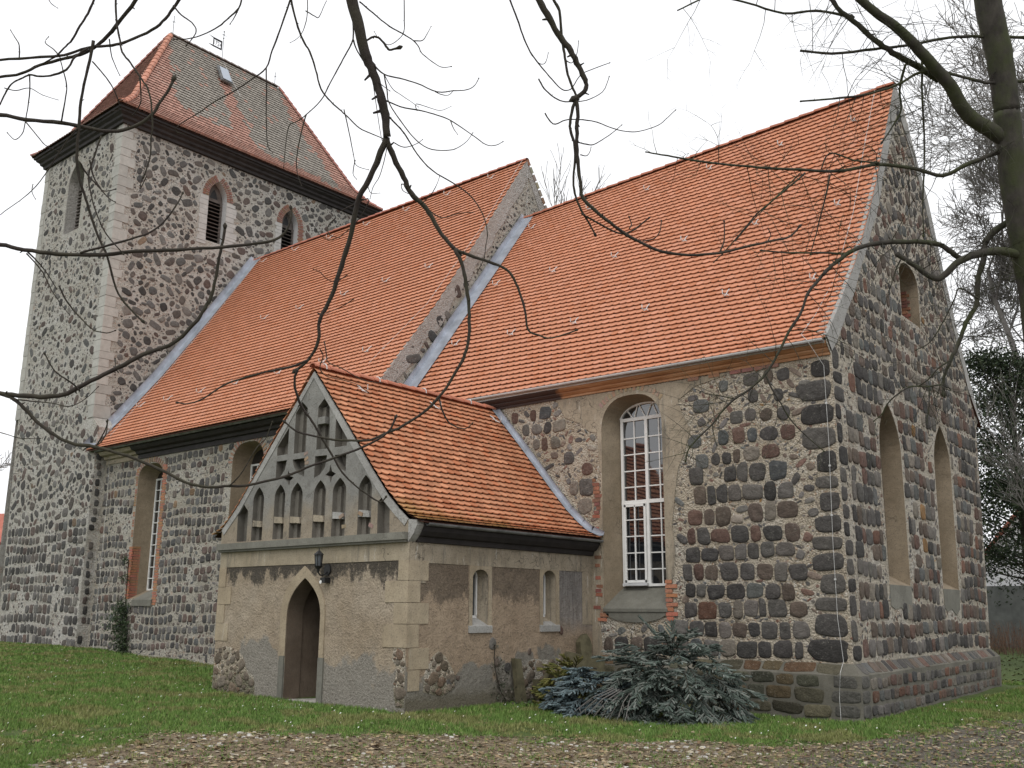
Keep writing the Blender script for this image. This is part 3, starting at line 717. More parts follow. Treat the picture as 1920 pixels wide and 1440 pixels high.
n = 14; ar = [((L0+R0)/2+(R0-L0)/2*.985*math.cos(math.pi*i/n), 5.6+.30*math.sin(math.pi*i/n)) for i in range(n+1)]
for a, b in zip(ar, ar[1:]): bar(mb, wf, a, b, .05, -.018, .05)
def artop(u): q = (u-(L0+R0)/2)/((R0-L0)/2); return 5.6+.30*math.sqrt(max(0, 1-q*q))
for bs, tops in ((cols[1], (-.17, .10)), (C0, (-.17, .15)), (cols[3], (-.14, .15))):
    for t in tops: bar(mb, wf, (bs+math.copysign(.015, t), 5.6), (bs+t, artop(bs+t)), .022, -.008, .03)
win = mb.obj('window', 'white_paint', ch)
# left casement, slightly proud with its own frame
mb = MB(); cl, cr = L0+.07, C0-.04
for a, b, wd in (((cl+.02, 2.25), (cl+.02, 3.82), .045), ((cr-.02, 2.25), (cr-.02, 3.82), .045), ((cl, 3.80), (cr, 3.80), .05), ((cl, 2.29), (cr, 2.29), .05), (((cl+cr)/2, 2.3), ((cl+cr)/2, 3.8), .026)): bar(mb, wf, a, b, wd, .055, .085)
for q in zs[6:10]: bar(mb, wf, (cl+.03, q), (cr-.03, q), .022, .056, .08)
mb.obj('casement', 'white_paint', win)
mb = MB(); wf.block(mb, cl-.02, cr+.03, 2.205, 2.255, .06, .15); mb.obj('drip_rail', 'gutter_zinc', win)
def pane(fr, u0, u1, v0, v1, d, parent, mat='glass'):
    mb = MB(); t = random.uniform(-.004, .004); k = random.uniform(-.004, .004)
    mb.add([fr.P(u0, v0, d+t), fr.P(u1, v0, d+k), fr.P(u1, v1, d-t), fr.P(u0, v1, d-k)], [(0, 1, 2, 3)]); mb.obj('pane', mat, parent)
for i in range(4):
    for j in range(10): pane(wf, cols[i], cols[i+1], zs[j+1], zs[j], .012, win)
mb = MB(); wf.prism(mb, ar, .0, .008); mb.obj('fanlight_pane', 'glass', win)
# cornice, gutter
cp = [(-.02, 6.145), (.035, 6.145), (.035, 6.19), (.06, 6.20), (.09, 6.24), (.09, 6.265), (.12, 6.275), (.16, 6.31), (.175, 6.345), (.175, 6.38), (-.02, 6.38)]
extrude_profile(ch, 'cornice', cp, lambda a, o, z: Vector((a, -o, z)), -11.08, -.012, 'ochre_wood', 1)
def gutter(parent, place, a0, a1, o, z, r, mat):
    pr = [(o+r*math.cos(t), z-r*math.sin(t)) for t in np.linspace(0, math.pi, 7)]; pr += [(a*.99+o*.01, b+.0) for a, b in [(o+(r-.006)*math.cos(t), z-(r-.006)*math.sin(t)) for t in np.linspace(math.pi, 0, 7)]]
    extrude_profile(parent, 'gutter', pr, place, a0, a1, mat, 1)
gutter(ch, lambda a, o, z: Vector((a, -o, z+.005*max(0, -a))), -11.0, -.03, .235, 6.40, .050, 'gutter_zinc')
mb = MB(); mb.add([(-11.0, -.18, 6.36), (-.03, -.18, 6.33), (-.03, -.182, 6.40), (-11.0, -.182, 6.45)], [(0, 1, 2, 3)]); mb.obj('fascia', 'gutter_zinc', ch)
# roof
PE = [(-.26, 6.37), (.05, 6.64), (.46, 7.06), (.72, 7.34), (1.52, 8.24), (2.1, 8.99), (3.17, 10.52), (5.0, 13.66)]
PWz = [6.44, 6.80, 7.29, 7.62, 8.68, 9.44, 10.83, 13.27]
hs_ = [p[0] for p in PE]; zE = [p[1] for p in PE]
def chz(a, h): t = min(1, max(0, -a/11.1)); hh = h if h <= 5 else 10-h; return float(np.interp(hh, hs_, zE)*(1-t)+np.interp(hh, hs_, PWz)*t)
def deck(parent, xs, hs, zf, mat, dz=-.035, name='roof'):
    mb = MB(); vs = [Vector((x, h, zf(x, h)+dz)) for x in xs for h in hs]; k = len(hs)
    mb.add(vs, [(i*k+j, (i+1)*k+j, (i+1)*k+j+1, i*k+j+1) for i in range(len(xs)-1) for j in range(k-1)]); return mb.obj(name, mat, parent)
hN = [10-h for h in hs_[::-1]][1:]
ch_roof = deck(ch, np.linspace(-11.1, -.03, 12), hs_, chz, 'roof_deck'); deck(ch, np.linspace(-11.1, -.2, 12), [5]+hN, chz, 'roof_deck', .0)
def tint_new(sat=1.):
    def f(c, h, z):
        q = random.uniform(.94, 1.05); r = random.random()
        col = (.52, .225, .13) if r < .78 else ((.55, .25, .155) if r < .93 else (.48, .19, .10))
        return tuple(x*q for x in col)
    return f
tiles(ch_roof, PE, -11.02, -.004, lambda a, h, z: Vector((a, h, chz(a, h))), .184, .170, 'tile', tint_new())
ridge_tiles(ch_roof, (-11.08, 5, 13.27), (0.02, 5, 13.68), .10, 'tile', (.42, .16, .10))
for y, xs in ((4.47, (-10.34, -8.29, -6.4, -4.53, -2.6, -.8)), (2.85, (-10.3, -8.32, -6.39, -4.42, -2.6, -.72)), (1.29, (-10.3, -8.43, -6.51, -4.56, -2.61, -.73))):
    for x in xs: hook(ch_roof, Vector((x, y, chz(x, y)+.02)), (0, 1, 1.45), (0, -1.45, 1))
mb = MB(); vs = []      # bedding mortar closing the verge between gable face and tiles
for a, b in dense(Ssouth, .4): vs += [fe.P(a, b, -.22), fe.P(a, b, .018)]+[fe.P(a+.0, b-.14, -.22), fe.P(a, b-.14, .018)]
for i in range(len(dense(Ssouth, .4))-1): mb.add([vs[i*4+k]-Z_*.035*(1 if k < 4 else 0) for k in (0, 1)]+[vs[i*4+4+k]-Z_*.035 for k in (0, 1)], [(0, 1, 3, 2)])
mb.obj('verge_mortar', 'coping', ch)
# flashing against the nave gable
def flash(parent, line, side, wd, up, mat='zinc'):
    """line: world points along the junction; side: vector away from the wall on the roof"""
    mb = MB(); line = [Vector(p) for p in line]; s_ = Vector(side)
    for a, b in zip(line, line[1:]):
        T = (b-a).normalized(); N = s_.cross(T) ; N = N if N.z > 0 else -N
        vs = [a+N*.05+s_*wd, b+N*.05+s_*wd, b+N*.075+s_*.0, a+N*.075+s_*.0, b+N*(.05+up)+s_*.0, a+N*(.05+up)+s_*.0, b+N*(.06+up)+s_*.03, a+N*(.06+up)+s_*.03]
        mb.add(vs, [(0, 1, 2, 3), (3, 2, 4, 5), (5, 4, 6, 7)], mi=0)
    return mb
ln = [(-11.06, h, chz(-11.06, h)) for h in (-.25, .32, 1.01, 2.38, 3.54, 5.0)]
flash(ch, ln, (1, 0, 0), .34, .17).obj('flashing', 'zinc', ch_roof)
cable(ch, [(-.42, 5.02, 13.83), (-.36, 3.6, 11.55), (-.28, 2.45, 9.72), (-.31, 1.28, 8.0), (-.40, .4, 7.05), (-.44, -.2, 6.55), (-.30, -.30, 6.4), (-.12, -.06, 5.95), (-.13, -.05, 4.6), (-.18, -.05, 2.9), (-.19, -.05, 1.6), (-.14, -.05, .92), (-.14, -.22, .75), (-.19, -.20, .35), (-.19, -.2, 0)], .0042, .75)

# ================================================================== NAVE
NX = -11.11; TX = -25.12; NY = -.43
nv = thing('church_nave', (-18, 5, 0), 'long fieldstone nave of the church with orange tiled roof between the porch and the tower', 'building')
fn = Fr((0, NY, 0), X_, Z_, -Y_); fg = Fr((NX, 0, 0), Y_, Z_, X_)
n1 = arch(-22.46, -21.02, 2.0, 5.75, 6.17, 'bk', 7); n1i = arch(-22.36, -21.15, 2.3, 5.7, 6.05, 'bk', 7)
n2 = arch(-17.38, -15.9, 2.0, 5.75, 6.32, 'bk', 7); n2i = arch(-17.28, -16.0, 2.3, 5.75, 6.2, 'bk', 7)
nw = wall(fn, [(-25.1, 0), (NX, 0), (NX, 6.8), (-25.1, 6.8)], [(n1, .6, n1i), (n2, .6, n2i)], ['mortar_nave', 'plaster_reveal'], nv)
NS = [(-.98, 6.84), (-.72, 7.08), (1.34, 9.72), (3.07, 12.24), (5.11, 15.28)]; NN = [(5.11, 15.28), (7.15, 12.24), (8.9, 9.72), (10.95, 7.1)]
gw_ = wall(fg, [(-.43, 0), (10.65, 0), (10.65, 6.6)]+NN[::-1]+NS[-2::-1]+[(-.43, 6.5)], [], ['mortar_nave', 'mortar_nave'], nv)
wall(Fr((0, 10.65, 0), -X_, Z_, Y_), [(11.1, 0), (25.1, 0), (25.1, 6.8), (11.1, 6.8)], [], ['mortar_nave']*2, nv)
band(fg, dense(NS, .5), .42, -.05, .02, nv, 'mortar_patch', 'verge_band', .10); band(fg, dense(NN, .5), .3, -.05, .02, nv, 'mortar_patch', 'verge_band', .06)
gpoly = [(-.43, 6.5)]+NS+NN[1:]
S = Stones(nw); G = Grid()
def okN(u, v, r):
    if u > -10.6 or v > 6.32 or v < .18+.02*(-u-11)+r*.5: return False
    if -15.85 < u and v < 6.3 and u > -10.2: return False
    for l in (n1, n2):
        if inside((u, v), l) or dist_loop((u, v), l) < r+.13: return False
    if u > -14.2+(6.4-v)*.9: return False        # behind the porch
    return True
coursed(S, fn, -24.6, -10.7, .2, 6.3, .285, okN, G, .14, .27, .055, .02, .96, 1.05, ex=3.3, wob=.045, n=8, patchy=.08)
rubble(S, fn, -24.6, -10.7, .2, 6.3, okN, G, [(.02, .06, 90, .008)], 1.25, .015, .8)
def okG(u, v, r):
    d = dist_loop((u, v), gpoly); return inside((u, v), gpoly) and d > .1+r and v > float(np.interp(u if u < 5 else 10-u, hs_, PWz))+r+.1
rubble(S, fg, -.6, 6.5, 6.6, 14.8, lambda u, v, r: okG(u, v, r) and v < 10.6, Grid(), [(.13, .2, 8, .05), (.05, .1, 30, .04), (.02, .04, 30, .03)], .95, .03, .7)
rubble(S, fg, -.6, 9, 10.6, 14.8, lambda u, v, r: okG(u, v, r) and dist_loop((u, v), gpoly) > .42, Grid(), [(.03, .06, 60, .035), (.015, .03, 60, .02)], 1.0, .02, .7)
for e in S.L: c = e[2]['col']; g_ = sum(c)/3; e[2]['col'] = tuple(.65*x+.35*g_ for x in c)
S.build(300)
for k in range(54):      # brick jambs of the first window
    v = 1.86+k*.08
    if v < 6.05:
        brick(nw, fn, -20.93+(.04 if k % 2 else 0), v, .09+random.uniform(0, .03), .031, 0, -.01, .016, (.42, .16, .08))
        if v > 3.9 and random.random() < .75: brick(nw, fn, -22.53, v, .05, .031, 0, -.01, .014, (.36, .17, .10))
rv = Fr((-22.46, NY, 0), Y_, Z_, X_)
for k in range(20):
    for j in range(3): brick(nw, rv, .1+.2*j+(.04 if k % 2 else 0), 2.06+k*.08, .095, .031, 0, .0, .045-.0, (.42, .14, .07))
for k in range(20):
    brick(nw, fn, -22.5, 2.05+k*.08, .07+.03*(k % 2), .031, 0, -.01, .018, (.45, .15, .07))
for l, n_ in ((n1, 0), (n2, 1)):
    uc = (l[0][0]+l[1][0])/2; hw = (l[1][0]-l[0][0])/2
    for k in range(19):
        t = math.pi*(k+.5)/19; top = 6.17 if n_ == 0 else 6.32
        brick(nw, fn, uc+(hw+.10)*math.cos(t), 5.72+(top-5.62)*math.sin(t)+.02, .028, .085, t-math.pi/2, -.01, .015, (.36, .20, .14))
def nwin(fr, l, rows):
    mb = MB(); u0, u1, v0 = l[0][0], l[1][0], l[0][1]; v1 = 5.75
    for u in (u0+.025, u1-.025, (u0+u1)/2, (u0*3+u1)/4, (u0+u1*3)/4): bar(mb, fr, (u, v0), (u, v1), .05 if abs(u-(u0+u1)/2) > .4 or abs(u-(u0+u1)/2) < .01 else .025, -.02, .03)
    for k in range(rows+1): bar(mb, fr, (u0, v0+(v1-v0)*k/rows), (u1, v0+(v1-v0)*k/rows), .05 if k in (0, rows) else .026, -.019, .028)
    o = mb.obj('window', 'white_paint', nv)
    for k in range(rows):
        for j in range(4): pane(fr, u0+(u1-u0)*j/4, u0+(u1-u0)*(j+1)/4, v0+(v1-v0)*k/rows, v0+(v1-v0)*(k+1)/rows, .0, o)
    mb = MB(); fr.prism(mb, l[1:-1] if False else [p for p in l if p[1] >= v1-.1], -.01, .0); mb.obj('fanlight_pane', 'glass', o)
nwin(Fr((0, NY+.58, 0), X_, Z_, -Y_), n1i, 10)
nwin(Fr((0, NY+.58, 0), X_, Z_, -Y_), n2i, 10)
mb = MB(); prof = [(-.6, 2.32), (.06, 1.98), (.06, 1.80), (-.6, 1.8)]
vs = [Vector((u, NY-o, z)) for u in (-22.1, -21.0) for o, z in prof]; mb.add(vs, [(0, 1, 2, 3), (7, 6, 5, 4)]+[(i, i+4, (i+1) % 4+4, (i+1) % 4) for i in range(4)]); mb.obj('sill', 'cement', nv)
ncp = [(-.02, 6.36), (.04, 6.36), (.04, 6.50), (.12, 6.52), (.15, 6.60), (.28, 6.63), (.34, 6.70), (.36, 6.74), (-.02, 6.74)]
extrude_profile(nv, 'cornice', ncp, lambda a, o, z: Vector((a, NY-o, z)), -22.55, NX-.01, 'dark_wood', 1)
extrude_profile(nv, 'cornice', ncp, lambda a, o, z: Vector((a, NY-o, z)), -24.55, -22.552, 'plaster_band', 1)
gutter(nv, lambda a, o, z: Vector((a, NY-o, z)), -24.6, NX, .44, 6.80, .06, 'old_zinc')
NP = [(-.98, 6.82), (-.72, 7.04), (1.34, 9.69), (3.07, 12.20), (5.11, 15.24)]
nh = [p[0] for p in NP]; nz_ = [p[1] for p in NP]
def nvz(a, h): hh = h if h <= 5.11 else 10.22-h; return float(np.interp(hh, nh, nz_))+.05*math.sin(a*.45)*min(1, max(0, hh))*.6
nv_roof = deck(nv, np.linspace(TX-.02, NX-.1, 15), nh, nvz, 'roof_deck'); deck(nv, np.linspace(TX-.02, NX-.1, 12), [5.11]+[10.22-h for h in nh[::-1]][1:], nvz, 'roof_deck', 0)
tiles(nv_roof, NP, TX+.1, NX+.02, lambda a, h, z: Vector((a, h, nvz(a, h))), .184, .170, 'tile', tint_new(), 300)
ridge_tiles(nv_roof, (TX, 5.11, 15.25), (NX+.03, 5.11, 15.27), .10, 'tile', (.44, .17, .12))
for y, xs in ((4.85, (-12.3, -14.2, -16.1, -18.1, -20.1, -22.1, -24.1)), (2.42, (-12.5, -14.3, -16.2, -18.4, -20.3)), (.3, (-12.6, -14.4, -16.4, -18.5, -20.4, -22.3, -24.0))):
    for x in xs: hook(nv_roof, Vector((x, y, nvz(x, y)+.02)), (0, 1, 1.45), (0, -1.45, 1))
mb = MB()
for k in range(30):      # brick-capped north verge seen over the gable top
    t = k/40; a = Vector((NX-.1, 5.16, 15.2)).lerp(Vector((NX-.1, 11.0, 7.05)), t); brick(None, Fr(a, Y_, Z_, X_), 0, 0, .10, .06, -.95, -.25, .14, random.choice([(.25, .11, .08), (.33, .30, .27)]), mb)
mb.obj('verge_bricks', 'brick', nv, kind='stuff')
ln = [(TX+.05, h, nvz(TX, h)) for h in (-.9, 0, 1.34, 3.07, 5.11)]
flash(nv, ln, (1, 0, 0), .42, .2).obj('flashing', 'zinc', nv_roof)
cable(nv, [(NX-.05, 4.96, 15.25), (NX-.08, 3.03, 12.3), (-11.4, 1.24, 9.72), (-12.1, -.13, 7.9)], .0042, .9)
cable(nv, [(NX+.04, 5.08, 15.2), (NX+.05, 5.05, 13.4)], .004, .9)
cable(nv, [(TX+.7, 5.0, 15.35), (TX+.75, 3.1, 12.45), (TX+.7, 1.3, 9.8), (TX+.9, -.6, 7.3), (TX+1.0, -.55, 5.5), (TX+1.0, -.5, .5)], .0042, .9)

# ================================================================== TOWER
tw = thing('church_tower', (-28, 5, 0), 'square fieldstone church tower with louvred belfry windows and patched hipped tile roof', 'building')
YS, YN, XW, ZT = -.8, 10.85, -31.12, 18.9
ft = Fr((0, YS, 0), X_, Z_, -Y_); fte = Fr((TX, 0, 0), Y_, Z_, X_)
tsw = arch(-29.0, -27.8, 15.5, 17.6, 18.42, 'pt', 7)
e1, e2 = arch(2.84, 3.64, 15.48, 17.3, 18.02, 'pt', 8, 2.4), arch(6.30, 7.10, 15.48, 17.25, 17.98, 'pt', 8, 2.4)
tws = wall(ft, [(-30.45, 0), (TX, 0), (TX, ZT), (XW, ZT), (XW, 12), (-30.8, 6.7)], [(tsw, .5, None, 1)], ['mortar_tower', 'mortar_patch', 'louvre_wood'], tw)
twe = wall(fte, [(YS, 0), (YN, 0), (YN, ZT), (YS, ZT)], [(e1, .34, None), (e2, .34, None)], ['mortar_tower', 'brick'], tw)
wall(Fr((0, YN, 0), -X_, Z_, Y_), [(-TX, 0), (-XW, 0), (-XW, ZT), (-TX, ZT)], [], ['mortar_tower']*2, tw)
wall(Fr((XW, 0, 0), -Y_, Z_, -X_), [(-YN, 0), (-YS, 0), (-YS, ZT), (-YN, ZT)], [], ['mortar_tower']*2, tw)
# lower stage, a little thicker at the corner, with a weathered cap
mb = MB(); x0, x1, y0 = TX-.9, TX+.44, YS-.02
mb.box((x0, y0+.003, -.2), (x1, y0+.6, 7.62)); mb.add([(x0, y0, 7.62), (x1, y0, 7.62), (x1, y0+.6, 7.62), (x0, y0+.6, 7.62), (x0, y0+.02, 7.66), (TX-.02, y0+.02, 8.02), (TX-.02, y0+.6, 8.02), (x0, y0+.6, 7.66)], [(0, 1, 5, 4), (1, 2, 6, 5), (2, 3, 7, 6), (4, 5, 6, 7)])
lower = mb.obj('corner_pier', 'mortar_tower', tw)
S = Stones(tws); G = Grid(); GE2 = Grid()
def okT(u, v, r):
    xl = float(np.interp(v, [0, 6.7, 12, 19], [-30.45, -30.8, XW, XW]))
    if u < xl+r+.02 or u > TX-(.02 if v < 8 else .42)-r*.8: return False
    if v > 8.6 and u < xl+.36+r: return False
    if v > ZT-r-.02 or v < .5+r: return False
    return not (inside((u, v), tsw) or dist_loop((u, v), tsw) < r+.16)
def okTE(u, v, r):
    if u < YS+.52+r or u > YN-r-.1: return False
    zr = float(np.interp(u if u < 5.11 else 10.22-u, nh, nz_))
    if v < zr+r+.05 or v > ZT-r-.02: return False
    for l in (e1, e2):
        if inside((u, v), l) or dist_loop((u, v), l) < r+(.30 if v > 17.2 else .4): return False
    return True
fl = Fr((0, y0, 0), X_, Z_, -Y_)
def okL(u, v, r): return u > TX-.86 and u < x1-r*.6 and v < 7.5
for fr_, ok_, (ua, ub) in ((ft, lambda u, v, r: okT(u, v, r) and u < TX-.9-r, (-30.9, TX-.9)), (fl, okL, (TX-.88, x1))):
    g_ = Grid(); coursed(S, fr_, ua, ub, .5, 4.6, .33, ok_, g_, .16, .34, .045, .022, .97, 1.0, ex=3.4, wob=.045, n=8, patchy=.05)
    rubble(S, fr_, ua, ub, 4.5, 8.2, ok_, g_, [(.11, .18, 20, .035), (.06, .11, 50, .03), (.02, .05, 50, .02)], 1.02, .015, .5)
    rubble(S, fr_, ua, ub, .5, 4.6, ok_, g_, [(.03, .06, 30, .01)], 1.2, .02, .5)
rubble(S, ft, XW, TX, 8.0, ZT, okT, G, [(.10, .17, 7, .08), (.05, .10, 30, .045), (.02, .045, 60, .025)], 1.0, .012, .5, 2.2)
fpe = Fr((x1, 0, 0), Y_, Z_, X_); coursed(S, fpe, YS+.02, YS+.36, .6, 7.5, .3, lambda u, v, r: True, Grid(), .14, .2, .06, .025, .9, .9, n=8)
rubble(S, fte, YS, YN, 7.5, ZT, okTE, GE2, [(.13, .19, 7, .05), (.07, .12, 50, .03), (.02, .055, 110, .016)], 1.0, .018, .45, 2.3)
for e in S.L: c = e[2]['col']; g_ = sum(c)/3; e[2]['col'] = tuple(.5*x+.5*g_*y for x, y in zip(c, (1.02, 1., .97)))
S.build(300)
# quoins
def quoins(parent, z0, z1):
    z = z0; k = 0
    while z < z1-.1:
        h = random.uniform(.26, .46); h = min(h, z1-z); a, b = (.44, .34) if k % 2 else (.36, .52); a += random.uniform(-.05, .05); b += random.uniform(-.05, .05)
        mb = MB(); q = random.uniform(.9, 1.1); j = .02+random.uniform(0, .012)
        mb.box((TX-a, YS-j, z+.008), (TX+j, YS+b, z+h-.008), tuple(c*q for c in (.40, .39, .36))); mb.obj('quoin', 'quoin', parent); z += h; k += 1
    z = 8.6
    while z < z1-.1:
        h = random.uniform(.26, .5); h = min(h, z1-z); a = .34+random.uniform(-.06, .06); mb = MB(); j = .015+random.uniform(0, .012); q = random.uniform(.88, 1.1)
        mb.box((XW-j, YS-j, z+.008), (XW+a, YS+.3, z+h-.008), tuple(c*q for c in (.38, .37, .34))); mb.obj('quoin', 'quoin', parent); z += h
quoins(tw, 8.0, ZT-.02)
for l in (e1, e2):      # white block jambs and two-ring brick arches
    u0, u1 = l[0][0], l[1][0]; z = 15.3; k = 0
    while z < 17.2:
        h = random.uniform(.12, .24); mb = MB()
        fte.block(mb, u0-.28-random.uniform(0, .12), u0-.005, z, z+h-.012, -.02, .015+random.uniform(0, .015), (.44, .43, .41)); mb.obj('jamb_stone', 'quoin', twe)
        mb = MB()
        if l is e1: fte.block(mb, u1+.005, u1+.3+random.uniform(0, .25), z, z+h-.012, -.02, .015+random.uniform(0, .015), (.44, .43, .41)); mb.obj('jamb_stone', 'quoin', twe)
        z += h
    if l is e2:
        for k in range(22): brick(twe, fte, u1+.13+(.05 if k % 2 else 0), 15.45+k*.085, .12, .032, 0, -.02, .02, (.27, .10, .07))
    arc = l[2:]
    for ring, (off, ln_) in enumerate(((.075, .065), (.21, .06))):
        m_ = 26 if ring else 22; acc = [0]
        for a, b in zip(arc, arc[1:]): acc.append(acc[-1]+math.dist(a, b))
        for k in range(m_):
            s_ = acc[-1]*(k+.5)/m_; i = max(j for j in range(len(acc)) if acc[j] <= s_); i = min(i, len(arc)-2); t = (s_-acc[i])/max(1e-6, acc[i+1]-acc[i])
            pu, pv = arc[i][0]+(arc[i+1][0]-arc[i][0])*t, arc[i][1]+(arc[i+1][1]-arc[i][1])*t
            tu, tv = arc[i+1][0]-arc[i][0], arc[i+1][1]-arc[i][1]; q = math.hypot(tu, tv); nu, nv2 = tv/q, -tu/q
            brick(twe, fte, pu+nu*off, pv+nv2*off, ln_, .027, math.atan2(nv2, nu), -.02, .02+.008*ring, (.25, .10, .075))
    ff = Fr((TX-.30, 0, 0), Y_, Z_, X_); mb = MB()
    ff.prism(mb, [(u0, 17.25)]+[(u1, 17.25)]+arc[1:-1], -.03, .0); bar(mb, ff, (u0+.03, 15.48), (u0+.03, 17.3), .06, -.02, .03); bar(mb, ff, (u1-.05, 15.48), (u1-.05, 17.3), .1, -.02, .031)
    lv = mb.obj('louvre_frame', 'louvre_wood', tw); mb = MB(); ff.prism(mb, [((u0+u1)/2-.17, 17.38), ((u0+u1)/2+.17, 17.38), ((u0+u1)/2+.10, 17.62), ((u0+u1)/2, 17.78), ((u0+u1)/2-.10, 17.62)], .002, .006); mb.obj('louvre_opening', 'iron', lv)
    for k in range(11):
        z = 15.55+k*.155; mb = MB(); vs = [ff.P(a, z+dz, d) for a in (u0+.03, u1-.08) for dz, d in ((0, .06), (.10, -.10), (.115, -.095), (.025, .075))]
        mb.add(vs, [(0, 1, 2, 3), (7, 6, 5, 4), (0, 4, 5, 1), (1, 5, 6, 2), (2, 6, 7, 3), (3, 7, 4, 0)]); mb.obj('louvre_slat', 'louvre_wood', lv)
    mb = MB(); ff.quad(mb, u0, u1, 15.4, 17.3, -.14); mb.obj('louvre_backing', 'iron', lv)
mb = MB(); fsw = Fr((0, YS+.42, 0), X_, Z_, -Y_)
for k in range(14): z = 15.6+k*.14; fsw.block(mb, -29.0, -27.8, z, z+.05, -.06, .03)
mb.obj('louvre_slats', 'louvre_wood', tw, kind='stuff')
# cornice ring
def ring(parent, name, prof, lo, hi, mat):
    mb = MB(); k = len(prof); vs = []
    for (x, y, sx, sy) in ((lo[0], lo[1], -1, -1), (hi[0], lo[1], 1, -1), (hi[0], hi[1], 1, 1), (lo[0], hi[1], -1, 1)):
        vs += [(x+sx*o, y+sy*o, z) for o, z in prof]
    mb.add(vs, [(i*k+j, i*k+j+1, ((i+1) % 4)*k+j+1, ((i+1) % 4)*k+j) for i in range(4) for j in range(k-1)]); mb.obj(name, mat, parent)
ring(tw, 'cornice', [(0, 18.82), (.10, 18.84), (.12, 18.94), (.20, 19.0), (.22, 19.08), (.32, 19.16), (.34, 19.22), (.40, 19.24), (.41, 19.36), (0, 19.37)], (XW, YS), (TX, YN), 'dark_wood')
XE, YE = TX+.46, YS-.46; YE2 = YN+.46; HX = (XE-(XW-.46))/2
TP = [(0, 19.36), (.42, 19.70), (.92, 20.30), (HX, 25.2)]; th_ = [p[0] for p in TP]; tz = [p[1] for p in TP]; KY = 3.53/HX
greyA = [(2.03, 24.35), (2.3, 25.0), (4.51, 24.9), (4.17, 23.37), (4.19, 22.16), (4.18, 20.69), (2.69, 20.66), (1.89, 20.81), (1.61, 21.66), (1.9, 23.29)]
greyB = [(5.08, 25.0), (7.42, 25.2), (8.13, 22.78), (9.18, 20.62), (9.44, 19.67), (7.22, 20.06), (5.25, 20.1), (4.94, 21.35), (4.85, 22.66), (4.78, 23.87)]
def tint_tow(c, h, z):
    p = (c+random.uniform(-.12, .12), z+random.uniform(-.1, .1)); q = random.uniform(.85, 1.12)
    g = inside(p, greyA) or inside(p, greyB) or (z > 24.5 and c > 2.3)
    col = (.30, .275, .24) if g else (.42, .245, .195)
    if random.random() < .06: col = (.42, .27, .22)
    return tuple(x*q for x in col)
mb = MB(); A = [Vector((XE-h, YE+h*KY, z-.03)) for h, z in TP]; B = [Vector((XE-h, YE2-h*KY, z-.03)) for h, z in TP]
A2 = [Vector((XW-.46+h, YE+h*KY, z-.03)) for h, z in TP]; B2 = [Vector((XW-.46+h, YE2-h*KY, z-.03)) for h, z in TP]
for i in range(3): mb.add([A[i], B[i], B[i+1], A[i+1]], [(0, 1, 2, 3)]); mb.add([A2[i], A[i], A[i+1], A2[i+1]], [(0, 1, 2, 3)]); mb.add([B[i], B2[i], B2[i+1], B[i+1]], [(0, 1, 2, 3)]); mb.add([B2[i], A2[i], A2[i+1], B2[i+1]], [(0, 1, 2, 3)])
tw_roof = mb.obj('roof', 'roof_deck', tw)
tiles(tw_roof, TP, YE, YE2, lambda a, h, z: Vector((XE-h, a, z)), .19, .175, 'old_tile', tint_tow, 300, lambda c, h: YE+h*KY-.03 < c < YE2-h*KY+.03)
def tint_s(c, h, z): q = random.uniform(.88, 1.1); return tuple(x*q for x in (.46, .30, .265))
tiles(tw_roof, [(h*KY, z) for h, z in TP], XW-.46, XE, lambda a, h, z: Vector((a, YE+h, z)), .19, .175, 'old_tile', tint_s, 0, lambda c, h: XW-.46+h/KY-.03 < c < XE-h/KY+.03, rest='hip_tile_field')
for (P_, Q_) in ((A, 1), (B, 0), (A2, 0)):
    for a, b in zip(P_, P_[1:]): ridge_tiles(tw_roof, a+Vector((0, 0, .04)), b+Vector((0, 0, .04)), .12, 'old_tile', (.50, .24, .17) if Q_ else (.36, .17, .14), .34, 'hip_tile')
ridge_tiles(tw_roof, A[-1]+Vector((0, 0, .05)), B[-1]+Vector((0, 0, .05)), .11, 'old_tile', (.27, .23, .21))
mb = MB(); T_ = Vector((-1, 0, 1.93)).normalized(); N_ = Vector((1.93, 0, 1)).normalized(); c0 = Vector((-27.17, 4.2, 23.62))
for d0, d1, e, mi in ((.0, .09, 0, 0), (.09, .12, .05, 0)):
    q = [c0+Y_*(e)+T_*e, c0+Y_*(.56-e)+T_*e, c0+Y_*(.56-e)+T_*(.95-e), c0+Y_*e+T_*(.95-e)]; mb.add([p+N_*d0 for p in q]+[p+N_*d1 for p in q], [(4, 5, 6, 7), (0, 1, 5, 4), (1, 2, 6, 5), (2, 3, 7, 6), (3, 0, 4, 7)])
sl = mb.obj('skylight', 'old_zinc', tw_roof); mb = MB(); q = [c0+Y_*.07+T_*.07+N_*.125, c0+Y_*.49+T_*.07+N_*.125, c0+Y_*.49+T_*.88+N_*.125, c0+Y_*.07+T_*.88+N_*.125]; mb.add(q, [(0, 1, 2, 3)]); mb.obj('pane', 'sky_glass', sl)
